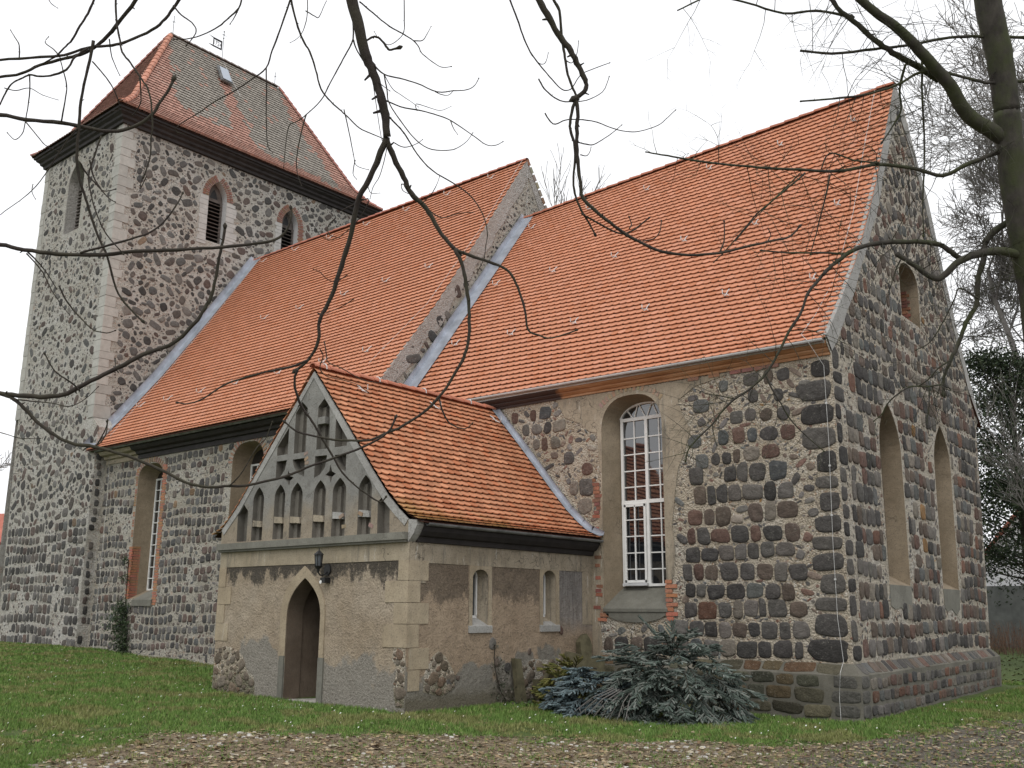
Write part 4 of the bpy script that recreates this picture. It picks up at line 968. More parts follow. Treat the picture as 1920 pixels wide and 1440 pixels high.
# finial rods and the dated weather vane
for y, h in ((2.35, .95), (7.55, .7)):
    mb = MB(); b = Vector((-28.1, y, 25.2)); mb.tube([b, b+Z_*h], .012, 5); mb.tube([b+Z_*h*.7-X_*.08, b+Z_*h*.7+X_*.08], .008, 4); mb.tube([b+Z_*h*.7-Y_*.08, b+Z_*h*.7+Y_*.08], .008, 4); mb.obj('finial_rod', 'iron', tw_roof)
mb = MB(); b = Vector((-28.1, 4.75, 25.15)); mb.tube([b, b+Z_*1.45], .012, 6); mb.tube([b+Z_*1.28-Y_*.13, b+Z_*1.28+Y_*.13], .008, 4)
for q in (1.12, 1.3, 1.45): mb.tube([b+Z_*(q-.02), b+Z_*(q+.02)], .03, 6)
vane = mb.obj('weather_vane', 'iron', tw_roof)
vf = Fr(b, -Y_, Z_, X_); mb = MB()
vf.block(mb, .05, .50, .86, .95, -.006, .006); vf.block(mb, .05, .50, .50, .57, -.006, .006); vf.block(mb, .05, .11, .57, .86, -.006, .006); vf.block(mb, .47, .50, .57, .86, -.006, .006)
vf.prism(mb, [(.5, .9), (.72, .97), (.5, .95)], -.006, .006); vf.prism(mb, [(.5, .50), (.74, .55), (.5, .57)], -.006, .006); mb.obj('vane_flag', 'iron', vane)
cu = bpy.data.curves.new('vane_date', 'FONT'); cu.body = '1724'; cu.size = .30; cu.extrude = .005; cu.align_x = 'CENTER'; cu.align_y = 'CENTER'
cu.materials.append(MAT['iron']); dt = bpy.data.objects.new('vane_date', cu); COL.objects.link(dt)
dt.parent = vane; ctr = b+Y_*-.29+Z_*.715
dt.matrix_basis = Matrix.Translation(ctr) @ Matrix(((0, 0, 1, 0), (1, 0, 0, 0), (0, 1, 0, 0), (0, 0, 0, 1))) @ Matrix.Diagonal((.72, 1, 1, 1))
dm = bpy.data.meshes.new_from_object(dt); mo = bpy.data.objects.new('vane_date_cutout', dm); COL.objects.link(mo); mo.parent = vane; mo.matrix_basis = dt.matrix_basis.copy(); bpy.data.objects.remove(dt); mo.name = 'vane_date'
cable(tw, [b+Vector((0, .05, .05)), Vector((-27.6, 4.9, 24.3)), Vector((-27.0, 5.1, 23.2))], .01, 1)

# ================================================================== PORCH
PY, PE_, PW = -5.12, -5.23, -10.52; PC = (PE_+PW)/2
po_ = thing('church_porch', (PC, -2.5, .15), 'plastered porch with stepped lancet niches in its gable, pointed doorway and orange tiled saddle roof', 'building')
fp = Fr((0, PY, 0), X_, Z_, -Y_); fpe2 = Fr((PE_, 0, 0), Y_, Z_, X_)
door = arch(-8.32, -7.38, .15, 1.55, 2.26, 'pt', 12, 2.5)
pin = wall(fp, [(PW, -.2), (PE_, -.2), (PE_, 2.95), (PW, 2.95)], [(door, .35, None)], ['plaster_front', 'plaster_inside'], po_)
# passage behind the doorway
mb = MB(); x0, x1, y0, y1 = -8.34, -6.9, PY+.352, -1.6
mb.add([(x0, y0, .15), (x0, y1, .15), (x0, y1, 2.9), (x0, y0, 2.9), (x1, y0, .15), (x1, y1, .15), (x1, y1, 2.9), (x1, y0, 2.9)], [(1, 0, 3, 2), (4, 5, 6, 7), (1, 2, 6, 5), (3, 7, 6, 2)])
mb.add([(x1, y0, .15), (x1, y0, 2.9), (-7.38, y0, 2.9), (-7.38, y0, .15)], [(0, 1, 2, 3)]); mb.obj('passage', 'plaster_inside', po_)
mb = MB(); mb.add([(x0, PY+.0, .153), (x1, PY, .153), (x1, y1, .153), (x0, y1, .153)], [(0, 1, 2, 3)]); mb.obj('threshold', 'concrete', po_)
GA = [(PE_, 2.95), (PE_, 3.16), (-5.46, 3.34), (-5.73, 3.58), (-6.16, 4.06), (-6.92, 4.97), (PC, 6.06), (-8.92, 4.92), (-9.6, 4.18), (-10.05, 3.65), (-10.3, 3.42), (PW, 3.22), (PW, 2.95)]
def fix(l): return l[::-1] if sum(l[i][0]*l[(i+1) % len(l)][1]-l[(i+1) % len(l)][0]*l[i][1] for i in range(len(l))) < 0 else l
def lanc(u0, u1, v0, vs, vt): return arch(u0, u1, v0, vs, vt, 'pt', 5)
NL = [[(-10.0, 2.98), (-9.68, 2.98), (-9.69, 3.56), (-9.85, 3.71), (-10.02, 3.53)], lanc(-9.54, -9.2, 2.98, 3.75, 4.0), lanc(-8.87, -8.55, 2.98, 3.78, 4.0), lanc(-8.38, -8.03, 2.98, 3.76, 4.0),
      lanc(-7.71, -7.37, 2.96, 3.76, 3.99), lanc(-7.18, -6.82, 2.95, 3.76, 3.99), lanc(-6.49, -6.15, 2.95, 3.74, 3.98), [(-5.98, 2.95), (-5.68, 2.95), (-5.69, 3.42), (-5.84, 3.6), (-5.99, 3.49)],
      [(-8.50, 4.25), (-8.53, 4.14), (-8.62, 4.10), (-8.52, 4.05), (-8.45, 3.95), (-8.42, 4.05), (-8.33, 4.10), (-8.45, 4.14)], [(-7.28, 4.25), (-7.31, 4.13), (-7.41, 4.07), (-7.30, 4.03), (-7.25, 3.91), (-7.22, 4.02), (-7.12, 4.07), (-7.23, 4.12)],
      [(-8.88, 4.12), (-8.72, 4.16), (-8.61, 4.27), (-8.56, 4.45), (-8.88, 4.45)], [(-8.02, 4.09), (-8.02, 4.44), (-8.39, 4.44), (-8.33, 4.29), (-8.20, 4.16)],
      [(-7.73, 4.04), (-7.57, 4.09), (-7.43, 4.22), (-7.39, 4.43), (-7.73, 4.44)], [(-6.86, 4.08), (-6.86, 4.40), (-7.18, 4.41), (-7.12, 4.28), (-7.02, 4.15)],
      [(-8.88, 4.56), (-8.55, 4.56), (-8.55, 5.07), (-8.88, 4.73)], [(-8.37, 4.55), (-8.02, 4.55), (-8.02, 5.38), (-8.19, 5.52), (-8.37, 5.32)],
      [(-7.71, 4.56), (-7.34, 4.55), (-7.38, 5.33), (-7.55, 5.50), (-7.71, 5.36)], [(-7.19, 4.55), (-6.86, 4.55), (-6.86, 4.78), (-7.19, 5.11)]]
NL = [fix(l) for l in NL]
gp = Fr((0, PY-.03, 0), X_, Z_, -Y_)
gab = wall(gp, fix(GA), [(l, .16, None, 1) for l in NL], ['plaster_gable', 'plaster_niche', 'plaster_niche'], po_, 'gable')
for l in NL[1:7]+NL[15:17]:      # inner ribs of the lancets
    mb = MB()
    u0, u1 = min(p[0] for p in l), max(p[0] for p in l); v0, v1 = min(p[1] for p in l), max(p[1] for p in l)
    gp.block(mb, u0+.0, u0+.11, v0, v1-.14, -.16, -.10); mb.obj('niche_rib', 'plaster_niche', gab)
for i, l in enumerate(NL[1:7]):
    u0, u1 = l[0][0], l[1][0]; u0, u1 = min(u0, u1), max(u0, u1); mb = MB(); w_ = (u1-u0)*.82; j = random.uniform(-.02, .02)
    vs = [gp.P(a, b, d) for d, k in ((-.15, 0), (-.01, .0)) for a, b in ((u0+.002, 3.27+j), (u0+w_, 3.25+j), (u0+w_-.02, 3.36+j), (u0+.002, 3.39+j))]
    mb.add(vs, [(3,2,1,0),(4,5,6,7),(0,1,5,4),(1,2,6,5),(2,3,7,6),(3,0,4,7)]); mb.obj('corbel_block', 'plaster_band' if i < 4 else 'coping', gab)
mb = MB(); gp.block(mb, -7.70, -7.50, 5.03, 5.16, -.15, .0); mb.obj('corbel_block', 'plaster_gable', gab)
for u, v in ((-6.93, 3.3), (-6.42, 3.32), (-6.84, 3.12), (-8.0, 4.52), (-7.98, 4.42), (-7.96, 4.34), (-6.14, 3.1)): brick(gab, gp, u, v, .055, .03, random.uniform(-.5, .5), -.03, .006, (.30, .21, .16))
edge = [(PW, 3.22), (-10.3, 3.42), (-10.05, 3.65), (-9.6, 4.18), (-8.92, 4.92), (PC, 6.06), (-6.92, 4.97), (-6.16, 4.06), (-5.73, 3.58), (-5.46, 3.34), (PE_, 3.16)]
band(gp, edge, .13, -.02, .012, po_, 'coping', 'verge_band', .006)
mb = MB()    # moulding below the gable
gp.block(mb, PW-.02, PE_-.0, 2.83, 2.95, -.02, .09); gp.block(mb, PW-.0, PE_-.02, 2.79, 2.83, -.02, .05); mb.obj('string_course', 'cement', po_)
mb = MB(); fp.block(mb, PW+.0, PE_+.012, 2.50, 2.79, -.01, .012); mb.obj('frieze', 'plaster_frieze', po_)
# smooth pointed surround of the doorway
do = arch(-8.50, -7.26, .9, 1.58, 2.47, 'pt', 12, 2.4); di = [(a, max(b, .9)) for a, b in door]
mb = MB(); k = len(do)
vs = [fp.P(a, b, .018) for a, b in do]+[fp.P(a, b, .018) for a, b in di]+[fp.P(a, b, 0) for a, b in do]
mb.add(vs, [(i, (i+1), k+i+1, k+i) for i in range(1, k-1)]+[(k-1, 0, k, 2*k-1)]+[(2*k+i, 2*k+i+1, i+1, i) for i in range(1, k-1)]+[(3*k-1, 2*k, 0, k-1)]); mb.obj('door_surround', 'plaster_smooth', po_)
for a, b in ((-8.47, -8.33), (-7.38, -7.24)):
    mb = MB(); fp.block(mb, a, b, .0, .898, -.02, .028); mb.obj('jamb_foot', 'cement', po_)
# quoins
for k, (z0, z1, a, b) in enumerate(((2.18, 2.50, .22, .35), (1.83, 2.17, .52, .17), (1.49, 1.82, .30, .37), (1.12, 1.48, .55, .16))):
    mb = MB(); mb.box((PE_-a, PY-.016, z0), (PE_+.016, PY+b+.1, z1)); mb.obj('quoin', 'plaster_smooth', po_)
for k, (z0, z1, b) in enumerate(((.78, 1.11, .40), (.45, .77, .2))):
    mb = MB(); mb.box((PE_-.02, PY+.05, z0), (PE_+.016, PY+b+.1, z1)); mb.obj('quoin', 'plaster_smooth', po_)
for z0, z1, a in ((2.13, 2.50, .22), (1.80, 2.12, .42), (1.45, 1.79, .24), (1.12, 1.44, .4)):
    mb = MB(); fp.block(mb, PW-.012, PW+a, z0, z1, -.05, .014); mb.obj('quoin', 'plaster_smooth', po_)
# decayed corner strip and holes down to the rubble
def patch(fr, loop, parent, S_, n, col=(.30, .23, .16), mat='mortar_choir'):
    mb = MB(); fr.prism(mb, fix(loop), -.02, .004); mb.obj('rubble_patch', mat, parent); g = Grid()
    us, vs = [p[0] for p in loop], [p[1] for p in loop]
    for cls in ((.07, .12), (.04, .07), (.02, .04)):
        for _ in range(n):
            u, v, r = random.uniform(min(us), max(us)), random.uniform(min(vs), max(vs)), random.uniform(*cls)
            if inside((u, v), loop) and dist_loop((u, v), loop) > r*.8 and g.ok(u, v, r, .004): g.put(u, v, r); S_.add(fr, u, v, r*1.1, r/1.1, random.uniform(-1, 1), 2.6, 9, .16, .02, tuple(x*.6+y for x, y in zip(pal(), (.10, .075, .048))))
SP = Stones(pin)
patch(fp, [(-10.5, .95), (-10.2, 1.03), (-9.85, .98), (-9.6, .86), (-9.45, .62), (-9.2, .5), (-9.16, .2), (-10.5, .2)], pin, SP, 160)
patch(fp, [(-5.5, 1.12), (-5.25, 1.1), (-5.24, .2), (-5.42, .2), (-5.50, .5), (-5.42, .8), (-5.56, .95)], pin, SP, 120)
sw1, sw2 = arch(-3.57, -3.16, 1.43, 2.26, 2.41, 'el', 6), arch(-1.60, -1.20, 1.45, 2.30, 2.46, 'el', 6)
def inn(l): c = (l[0][0]+l[1][0])/2; return [(c+(a-c)*.72-.0, 1.60+(b-1.43)*.84) for a, b in l]
pside = wall(fpe2, [(PY, -.2), (0, -.2), (0, 2.95), (PY, 2.95)], [(sw1, .26, inn(sw1)), (sw2, .26, inn(sw2))], ['plaster_side', 'plaster_band'], po_)
patch(fpe2, [(-4.72, .42), (-4.70, .7), (-4.55, .95), (-4.38, 1.05), (-4.2, .95), (-4.0, .7), (-3.98, .45), (-4.3, .33)], pside, SP, 200)
patch(fpe2, [(-2.2, .15), (-2.25, .7), (-1.9, .85), (-1.2, .8), (-.9, .9), (-.5, .85), (-.45, .15)], pside, SP, 200, mat='mortar_nave')
for u, v, r in ((-3.03, 1.14, .09), (-2.62, .72, .08), (-4.12, .55, .06), (-3.9, .6, .04), (-1.05, 1.35, .07), (-2.0, .98, .05), (-2.9, .82, .07)): SP.add(fpe2, u, v, r, r*1.2, random.uniform(-1, 1), 2.4, 9, .14, .014, pal(1.1))
SP.build(150)
mb = MB(); fpe2.block(mb, PY+.02, -.02, 2.47, 2.80, -.01, .010); fpe2.block(mb, PY+.02, PY+.40, 2.14, 2.469, -.01, .010)
for c in (-3.365, -1.40):
    lp = [(c-.33, 2.468), (c-.33, 1.40), (c-.21, 1.40)]+[(c-.215, 1.44)]
fpe2.block(mb, -.34, -.005, 1.45, 2.469, -.01, .007); mb.obj('plaster_band', 'plaster_band', po_)
for l in (sw1, sw2):
    c = (l[0][0]+l[1][0])/2; k = len(l); ol = [(c+(a-c)*1.42, (b if b < 1.6 else min(2.468, b+.08))) for a, b in l]; mb = MB()
    ol = [(c+(.30 if a > c else -.30), 2.469 if b > 2.2 and i not in (0, 1) else b) for i, (a, b) in enumerate(l)]
    vs = [fpe2.P(a, b, .009) for a, b in ol]+[fpe2.P(a, b, .009) for a, b in l]
    mb.add(vs, [(i, i+1, k+i+1, k+i) for i in range(1, k-1)]+[(k-1, 0, k, 2*k-1)]); mb.obj('window_surround', 'plaster_smooth', po_)
    mb = MB(); vs = [fpe2.P(u, z, d) for u in (c-.30, c+.30) for z, d in ((1.44, .03), (1.33, .03), (1.33, -.02), (1.46, -.02), (1.6, -.25))]
    mb.add(vs, [(0, 1, 2, 3, 4), (9, 8, 7, 6, 5)]+[(i, (i+1) % 5, (i+1) % 5+5, i+5) for i in range(5)]); mb.obj('sill', 'coping', po_)
    il = inn(l); fw = Fr((PE_-.25, 0, 0), Y_, Z_, X_); mb = MB()
    for a, b in zip(il, il[1:]+il[:1]): bar(mb, fw, a, b, .045, -.01, .035)
    wobj = mb.obj('window', 'white_paint', po_); mb = MB(); fw.prism(mb, il, -.02, .0); mb.obj('pane', 'glass', wobj)
wall(Fr((PW, 0, 0), -Y_, Z_, -X_), [(0, -.2), (-PY, -.2), (-PY, 2.95), (0, 2.95)], [], ['plaster_side']*2, po_)
pc = [(-.02, 2.79), (.06, 2.80), (.08, 2.88), (.14, 2.90), (.20, 2.97), (.22, 3.03), (.22, 3.07), (-.02, 3.10)]
extrude_profile(po_, 'cornice', pc, lambda a, o, z: Vector((PE_+o, a, z)), PY+.13, -.01, 'dark_wood')
extrude_profile(po_, 'cornice', pc, lambda a, o, z: Vector((PW-o, a, z)), PY+.13, -.01, 'dark_wood')
mb = MB(); mb.add([(PE_+o, y, z) for y in (PY-.03, PY+.13) for o, z in [(0, 2.79), (.05, 2.84), (.12, 2.92), (.20, 3.06), (.2, 3.14), (0, 3.16)]], [(0, 1, 2, 3, 4, 5), (11, 10, 9, 8, 7, 6)]+[(i, i+6, (i+1) % 6+6, (i+1) % 6) for i in range(6)]); mb.obj('kneeler', 'coping', po_)
gutter(po_, lambda a, o, z: Vector((PE_+o, a, z)), PY+.14, -.02, .27, 3.10, .05, 'old_zinc')
PP = [(-.29, 3.13), (0, 3.25), (.24, 3.43), (.55, 3.72), (.95, 4.17), (1.72, 5.08), (2.645, 6.13)]
def pz(h): return float(np.interp(h, [p[0] for p in PP], [p[1] for p in PP]))
def pdeck(s_):
    mb = MB(); vs = [Vector((PE_-h if s_ > 0 else PW+h, y, z-.03)) for y in (PY-.02, 0) for h, z in PP]; k = len(PP)
    mb.add(vs, [(j, k+j, k+j+1, j+1) for j in range(k-1)]); return mb.obj('roof', 'roof_deck', po_)
pr = pdeck(1); pr2 = pdeck(-1)
def tint_p(c, h, z):
    q = random.uniform(.85, 1.12); r = random.random(); col = (.47, .205, .11) if r < .65 else ((.53, .245, .135) if r < .85 else (.44, .165, .08))
    return tuple(x*q for x in col)
tiles(pr, PP, PY-.06, .03, lambda a, h, z: Vector((PE_-h, a, pz(h))), .184, .150, 'porch_tile', tint_p, 300)
tiles(pr2, PP, PY-.06, .03, lambda a, h, z: Vector((PW+h, -a+PY-.03, pz(h))), .184, .150, 'porch_tile', tint_p, 0)
ridge_tiles(pr, (PC, PY-.08, 6.15), (PC, .0, 6.15), .09, 'tile', (.48, .19, .12), .36)
for y in (-4.3, -2.3, -.4): hook(pr, Vector((PE_-2.3, y, pz(2.3)+.02)), (-1, 0, 1.1), (1.1, 0, 1), 1)
for y in (-4.95, -3.6, -2.3, -.9):
    mb = MB(); pts = [Vector((PC+.11*math.cos(t), y, 6.15+.10*math.sin(t))) for t in np.linspace(-.2, math.pi+.2, 7)]; mb.tube(pts, .012, 4); mb.obj('ridge_clip', 'cable', pr)
ln = [(PE_-h, -.03, z) for h, z in PP]; flash(po_, ln, (0, -1, 0), .13, .10).obj('flashing', 'zinc', pr)
# render strip where the porch meets the choir
mb = MB(); fs.prism(mb, [(-5.22, .0), (-5.0, .0), (-4.98, .8), (-5.03, 1.5), (-4.97, 2.2), (-5.02, 3.0), (-5.22, 3.2)], -.01, .02); mb.obj('render_strip', 'plaster_band', po_)

# ================================================================== LOOSE THINGS AROUND THE CHURCH
la = thing('wall_lantern', (-7.24, PY, 2.3), 'small black carriage lantern fixed to the wall right of the porch doorway', 'lamp')
LX, LY, LZ = -7.27, PY-.20, 2.42; LG = 'smoky_glass'; mb = MB()
def frus(mb, c, r0, r1, z0, z1, n=6, cap=True):
    vs = [(c[0]+r*math.cos(2*math.pi*k/n), c[1]+r*math.sin(2*math.pi*k/n), z) for r, z in ((r0, z0), (r1, z1)) for k in range(n)]
    mb.add(vs, [(k, (k+1) % n, n+(k+1) % n, n+k) for k in range(n)]+([tuple(range(n))[::-1], tuple(range(n, 2*n))] if cap else []))
frus(mb, (LX, LY), .095, .02, LZ+.22, LZ+.29); frus(mb, (LX, LY), .010, .010, LZ+.29, LZ+.34); frus(mb, (LX, LY), .03, .075, LZ-.03, LZ+.03); frus(mb, (LX, LY), .015, .03, LZ-.09, LZ-.03)
for k in range(6): a = 2*math.pi*k/6; mb.tube([(LX+.055*math.cos(a), LY+.055*math.sin(a), LZ+.03), (LX+.07*math.cos(a), LY+.07*math.sin(a), LZ+.22)], .007, 4)
mb.obj('lantern_cage', 'iron', la); mb = MB(); frus(mb, (LX, LY), .047, .062, LZ+.03, LZ+.22, cap=False); mb.obj('lantern_glass', LG, la)
mb = MB(); mb.tube([(LX, LY, LZ-.08), (LX+.01, LY+.04, LZ-.13), (LX+.02, LY+.12, LZ-.12), (LX+.03, LY+.2, LZ-.04), (LX+.03, PY-.02, LZ-.02)], .014, 6)
vs = [(LX+.03+.085*math.cos(a), PY-.03, LZ-.03+.10*math.sin(a)) for a in np.linspace(0, 6.283, 15)[:-1]]; mb.add(vs+[(x, PY, z) for x, y, z in vs], [tuple(range(14))]+[(k, k+14, (k+1) % 14+14, (k+1) % 14) for k in range(14)]); mb.obj('wall_bracket', 'iron', la)
mb = MB(); mb.box((LX-.02, PY-.13, LZ-.26), (LX+.10, PY, LZ-.17)); mb.obj('sensor_box', 'iron', la); mb = MB(); mb.tube([(LX+.0, PY-.14, LZ-.245), (LX+.0, PY-.10, LZ-.245)], .03, 8); mb.obj('sensor_eye', 'white_paint', la)

mb = MB(); Fr((0, 0, 0), X_, Y_, Z_).prism(mb, [(-8.35, -5.3), (-7.45, -5.28), (-7.25, -5.6), (-7.05, -5.95), (-7.8, -6.05), (-8.3, -5.85)], -.05, .135)
o = mb.obj('door_slab', 'concrete'); lab(o, 'worn pale concrete slab in the grass before the porch doorway', 'slab')
# old stone cross and leaning slabs by the porch wall
cr = thing('stone_cross', (-4.9, -.6, 0), 'weathered mossy stone grave cross leaning in the corner between porch and choir', 'gravestone')
fc = Fr((-4.95, -.62, .0), Vector((.35, .93, -.16)).normalized(), Vector((-.12, .12, 1)).normalized(), Vector((.95, -.30, .1)).normalized()); mb = MB()
fc.prism(mb, [(-.12, 0), (.12, 0), (.11, .62), (.6, .62), (.66, .7), (.66, .82), (.6, .90), (.12, .88), (.14, 1.10), (.09, 1.22), (.02, 1.30), (-.06, 1.24), (-.14, 1.12), (-.12, .88), (-.42, .90), (-.50, .84), (-.52, .72), (-.44, .64), (-.12, .62)], -.09, .06)
mb.obj('cross_body', 'grave_stone', cr)
def solid(name, pts_lo, h, top, mat, label, cat): pass
s1 = MB(); f1 = Fr((-5.1, -2.45, .05), Y_, Vector((-.12, .0, 1)).normalized(), X_); f1.prism(s1, [(-.09, 0), (.14, 0), (.07, .82), (-.10, .84)], -.0, .09)
o = s1.obj('leaning_slab', 'grave_stone'); lab(o, 'narrow upright stone slab leaning on the porch side wall', 'slab')
s2 = MB(); f2 = Fr((-4.95, -1.75, .0), Vector((.1, .99, -.08)), Vector((-.1, .05, 1)).normalized(), X_); f2.prism(s2, [(-.3, .0), (.35, .0), (.42, .5), (.12, .5), (.0, .66), (-.1, .5), (-.38, .48)], -.05, .06)
o = s2.obj('leaning_gravestone', 'grave_stone'); lab(o, 'broad low gravestone with a pointed middle leaning at the foot of the porch wall', 'gravestone')

# leaf helpers
def leafcloud(mb, c, r, n, size, cols, flat=1.):
    for _ in range(n):
        p = Vector((random.gauss(0, 1), random.gauss(0, 1), random.gauss(0, flat)))*r*.5+c
        a = Vector((random.uniform(-1, 1), random.uniform(-1, 1), random.uniform(-1, 1))).normalized(); b = a.cross(Vector((random.uniform(-1, 1), random.uniform(-1, 1), random.uniform(-1, 1)))).normalized(); s_ = size*random.uniform(.6, 1.3)
        mb.add([p-a*s_, p+b*s_*.45, p+a*s_, p-b*s_*.45], [(0, 1, 2, 3)], random.choice(cols))
GRN = [(.03, .05, .02), (.045, .07, .03), (.025, .038, .018), (.06, .085, .04)]
iv = thing('ivy_plant', (-22.4, -.5, .35), 'dark ivy climbing the nave wall below its leftmost window', 'plant'); mb = MB()
for (x, z, r, n) in ((-22.45, 1.75, .30, 260), (-22.5, 1.4, .42, 520), (-22.35, 1.0, .34, 360), (-22.25, .65, .26, 240), (-22.2, .4, .3, 200), (-22.5, 2.6, .14, 60), (-22.6, 3.2, .12, 50)): leafcloud(mb, Vector((x, -.55, z)), r, n, .045, GRN)
for e in range(len(mb.v)): x, y, z = mb.v[e]; mb.v[e] = (x, min(y, -.44), z)
mb.obj('ivy_leaves', 'leaf', iv); mb = MB(); mb.tube([(-22.2, -.47, .3), (-22.35, -.46, 1.0), (-22.5, -.46, 1.7), (-22.55, -.46, 3.2)], .015, 5); mb.obj('ivy_stem', 'bark', iv)
iv2 = thing('ivy_plant', (-5.1, -3.0, .1), 'thin dried ivy creeping up the porch side wall between its two small windows', 'plant'); mb = MB(); st = MB()
pth = [(-3.0, 1.12), (-2.99, .8), (-2.92, .55), (-2.8, .3), (-2.6, .15), (-2.2, .08)]
st.tube([(PE_+.02, y, z) for y, z in pth], .008, 5); st.obj('ivy_stem', 'bark', iv2)
for i, (y, z) in enumerate(pth): leafcloud(mb, Vector((PE_+.05, y, z)), .08+.05*i, 22+26*i, .028, [(.06, .06, .04), (.10, .09, .07), (.035, .045, .025), (.16, .14, .12)])
leafcloud(mb, Vector((PE_+.25, -2.5, .08)), .5, 240, .035, [(.06, .06, .04), (.10, .09, .07), (.035, .045, .025), (.03, .06, .02)], .25)
for e in range(len(mb.v)): x, y, z = mb.v[e]; mb.v[e] = (max(x, PE_+.012), y, max(z, .02))
mb.obj('ivy_leaves', 'leaf', iv2)

# discarded spruces
def shoot(mb, p, d, L, r, col, needles=4):
    d = d.normalized(); up = Vector((0, 0, 1)) if abs(d.z) < .9 else Vector((1, 0, 0)); a = d.cross(up).normalized(); b = a.cross(d); q = p+d*L+Vector((0, 0, -.02*L))
    vs = [];
    for t, rr in ((0, .45), (.18, 1.), (.85, .95), (1.0, .35)):
        c = p.lerp(q, t)
        for k in range(5): an = 2*math.pi*k/5+t; vs.append(c+(a*math.cos(an)+b*math.sin(an))*r*rr*random.uniform(.8, 1.2))
    mb.add(vs, [(i*5+k, i*5+(k+1) % 5, (i+1)*5+(k+1) % 5, (i+1)*5+k) for i in range(3) for k in range(5)]+[(15, 16, 17, 18, 19)], col)
    for _ in range(needles):
        t = random.uniform(.1, 1); c = p.lerp(q, t); an = random.uniform(0, 6.28); o_ = (a*math.cos(an)+b*math.sin(an)); e = c+o_*r*random.uniform(1.8, 2.6)+d*r*1.2
        mb.add([c+d*r*.35, c-d*r*.35, e], [(0, 1, 2)], col)
def dim(c): q = random.uniform(.7, 1.3); return tuple(x*q for x in c)
def frond(mb, wood, p, d, L, cols, r=.014, droop=.25, woody=.0):
    d = d.normalized(); side = d.cross(Z_); side = side.normalized() if side.length > .1 else X_; n = int(L/.06); pts = [p]; c = p; dd = d.copy()
    for i in range(n):
        dd = (dd+Vector((0, 0, -droop/n))+Vector([random.uniform(-.03, .03) for _ in range(3)])).normalized(); c = c+dd*(L/n); c.z = max(c.z, .03); pts.append(c.copy())
    wood.tube(pts, [.010*(1-i/len(pts))+.003 for i in range(len(pts))], 4)
    for i in range(1, len(pts)):
        if random.random() < woody: continue
        t = i/len(pts); l = (.24-.10*t)*random.uniform(.6, 1.2)
        for s_ in (-1, 1):
            v = (dd*random.uniform(.8, 1.1)+side*s_*random.uniform(.4, .85)+Z_*random.uniform(-.2, .35)); shoot(mb, pts[i], v, l, r*random.uniform(.8, 1.15), dim(random.choice(cols)))
    shoot(mb, pts[-1], dd, .12, r, random.choice(cols))
def spruce(name, label, c, rad, nfr, cols, aim, Lr=(.35, .65), r=.0135, woody=.08):
    t = thing(name, (c[0], c[1], 0), label, 'spruce tree'); mb = MB(); wd = MB(); c = Vector(c)
    for _ in range(nfr):
        th = random.uniform(0, 2*math.pi); ph = math.acos(random.uniform(.0, 1)); n = Vector((math.cos(th)*math.sin(ph), math.sin(th)*math.sin(ph), math.cos(ph)))
        if n.y > .55: n.y *= -1
        k = random.uniform(.55, .92); p = Vector((c.x+n.x*rad[0]*k, c.y+n.y*rad[1]*k, .03+n.z*rad[2]*k)); p.y = min(p.y, -.25)
        d = (Vector((n.x, n.y*.6-.2, n.z*.15-.12))+Vector(aim)*random.uniform(.3, 1)+Vector([random.uniform(-.45, .45) for _ in range(3)]))
        if p.z > rad[2]*.6: d.z = abs(d.z)*.5+.1
        frond(mb, wd, p, d, random.uniform(*Lr), cols, r, random.uniform(.2, .7), woody)
    for i in range(len(mb.v)):
        x, y, z = mb.v[i]; mb.v[i] = (x, min(y, -.19), max(z, .01))
    mb.obj('needles', 'needle', t); wd.tube([c+Vector((-.1, 0, .15)), c+Vector((aim[0]*1.0, aim[1]*1.0, .25))], [.06, .03], 8); wd.obj('branches', 'bark', t); return t
BL = [(.09, .115, .098), (.075, .098, .082), (.125, .15, .132), (.05, .066, .054), (.17, .185, .165)]
spruce('discarded_spruce', 'large grey-blue cut spruce dumped against the choir wall below the tall window', (-2.45, -1.55, 0), (1.12, 1.15, 1.42), 300, BL, (.30, -.45, -.05))
spruce('discarded_spruce', 'smaller silvery blue cut spruce lying left of the large spruce heap', (-3.6, -2.1, 0), (.60, .95, .82), 120, [(.11, .15, .16), (.16, .20, .21), (.08, .11, .115)], (-.2, -.6, .2), (.25, .45), .016)
spruce('discarded_spruce', 'yellow-green cut spruce lying behind the blue ones by the porch wall', (-4.45, -1.75, 0), (.36, .5, .95), 75, [(.14, .135, .04), (.10, .11, .03), (.18, .165, .055)], (-.2, -.3, .35), (.18, .32), .014)
mb = MB()
for i in range(8):
    a = Vector((-2.9+.05*i, -2.7, .5-.01*i)); b = a+Vector((-.55+.10*i, -.45, -.42+.008*i)); mb.tube([a, a.lerp(b, .5)+Z_*.06, b], [.012, .009, .004], 5)
    for k in range(3): q = a.lerp(b, .5+.15*k)+Z_*.03; mb.tube([q, q+Vector((random.uniform(-.1, .1), -.08, -.07))], [.006, .002], 4)
o = mb.obj('bare_twigs', 'far_bark'); lab(o, 'fan of bare needle-less twigs hanging from the front of the spruce heap', 'twigs')

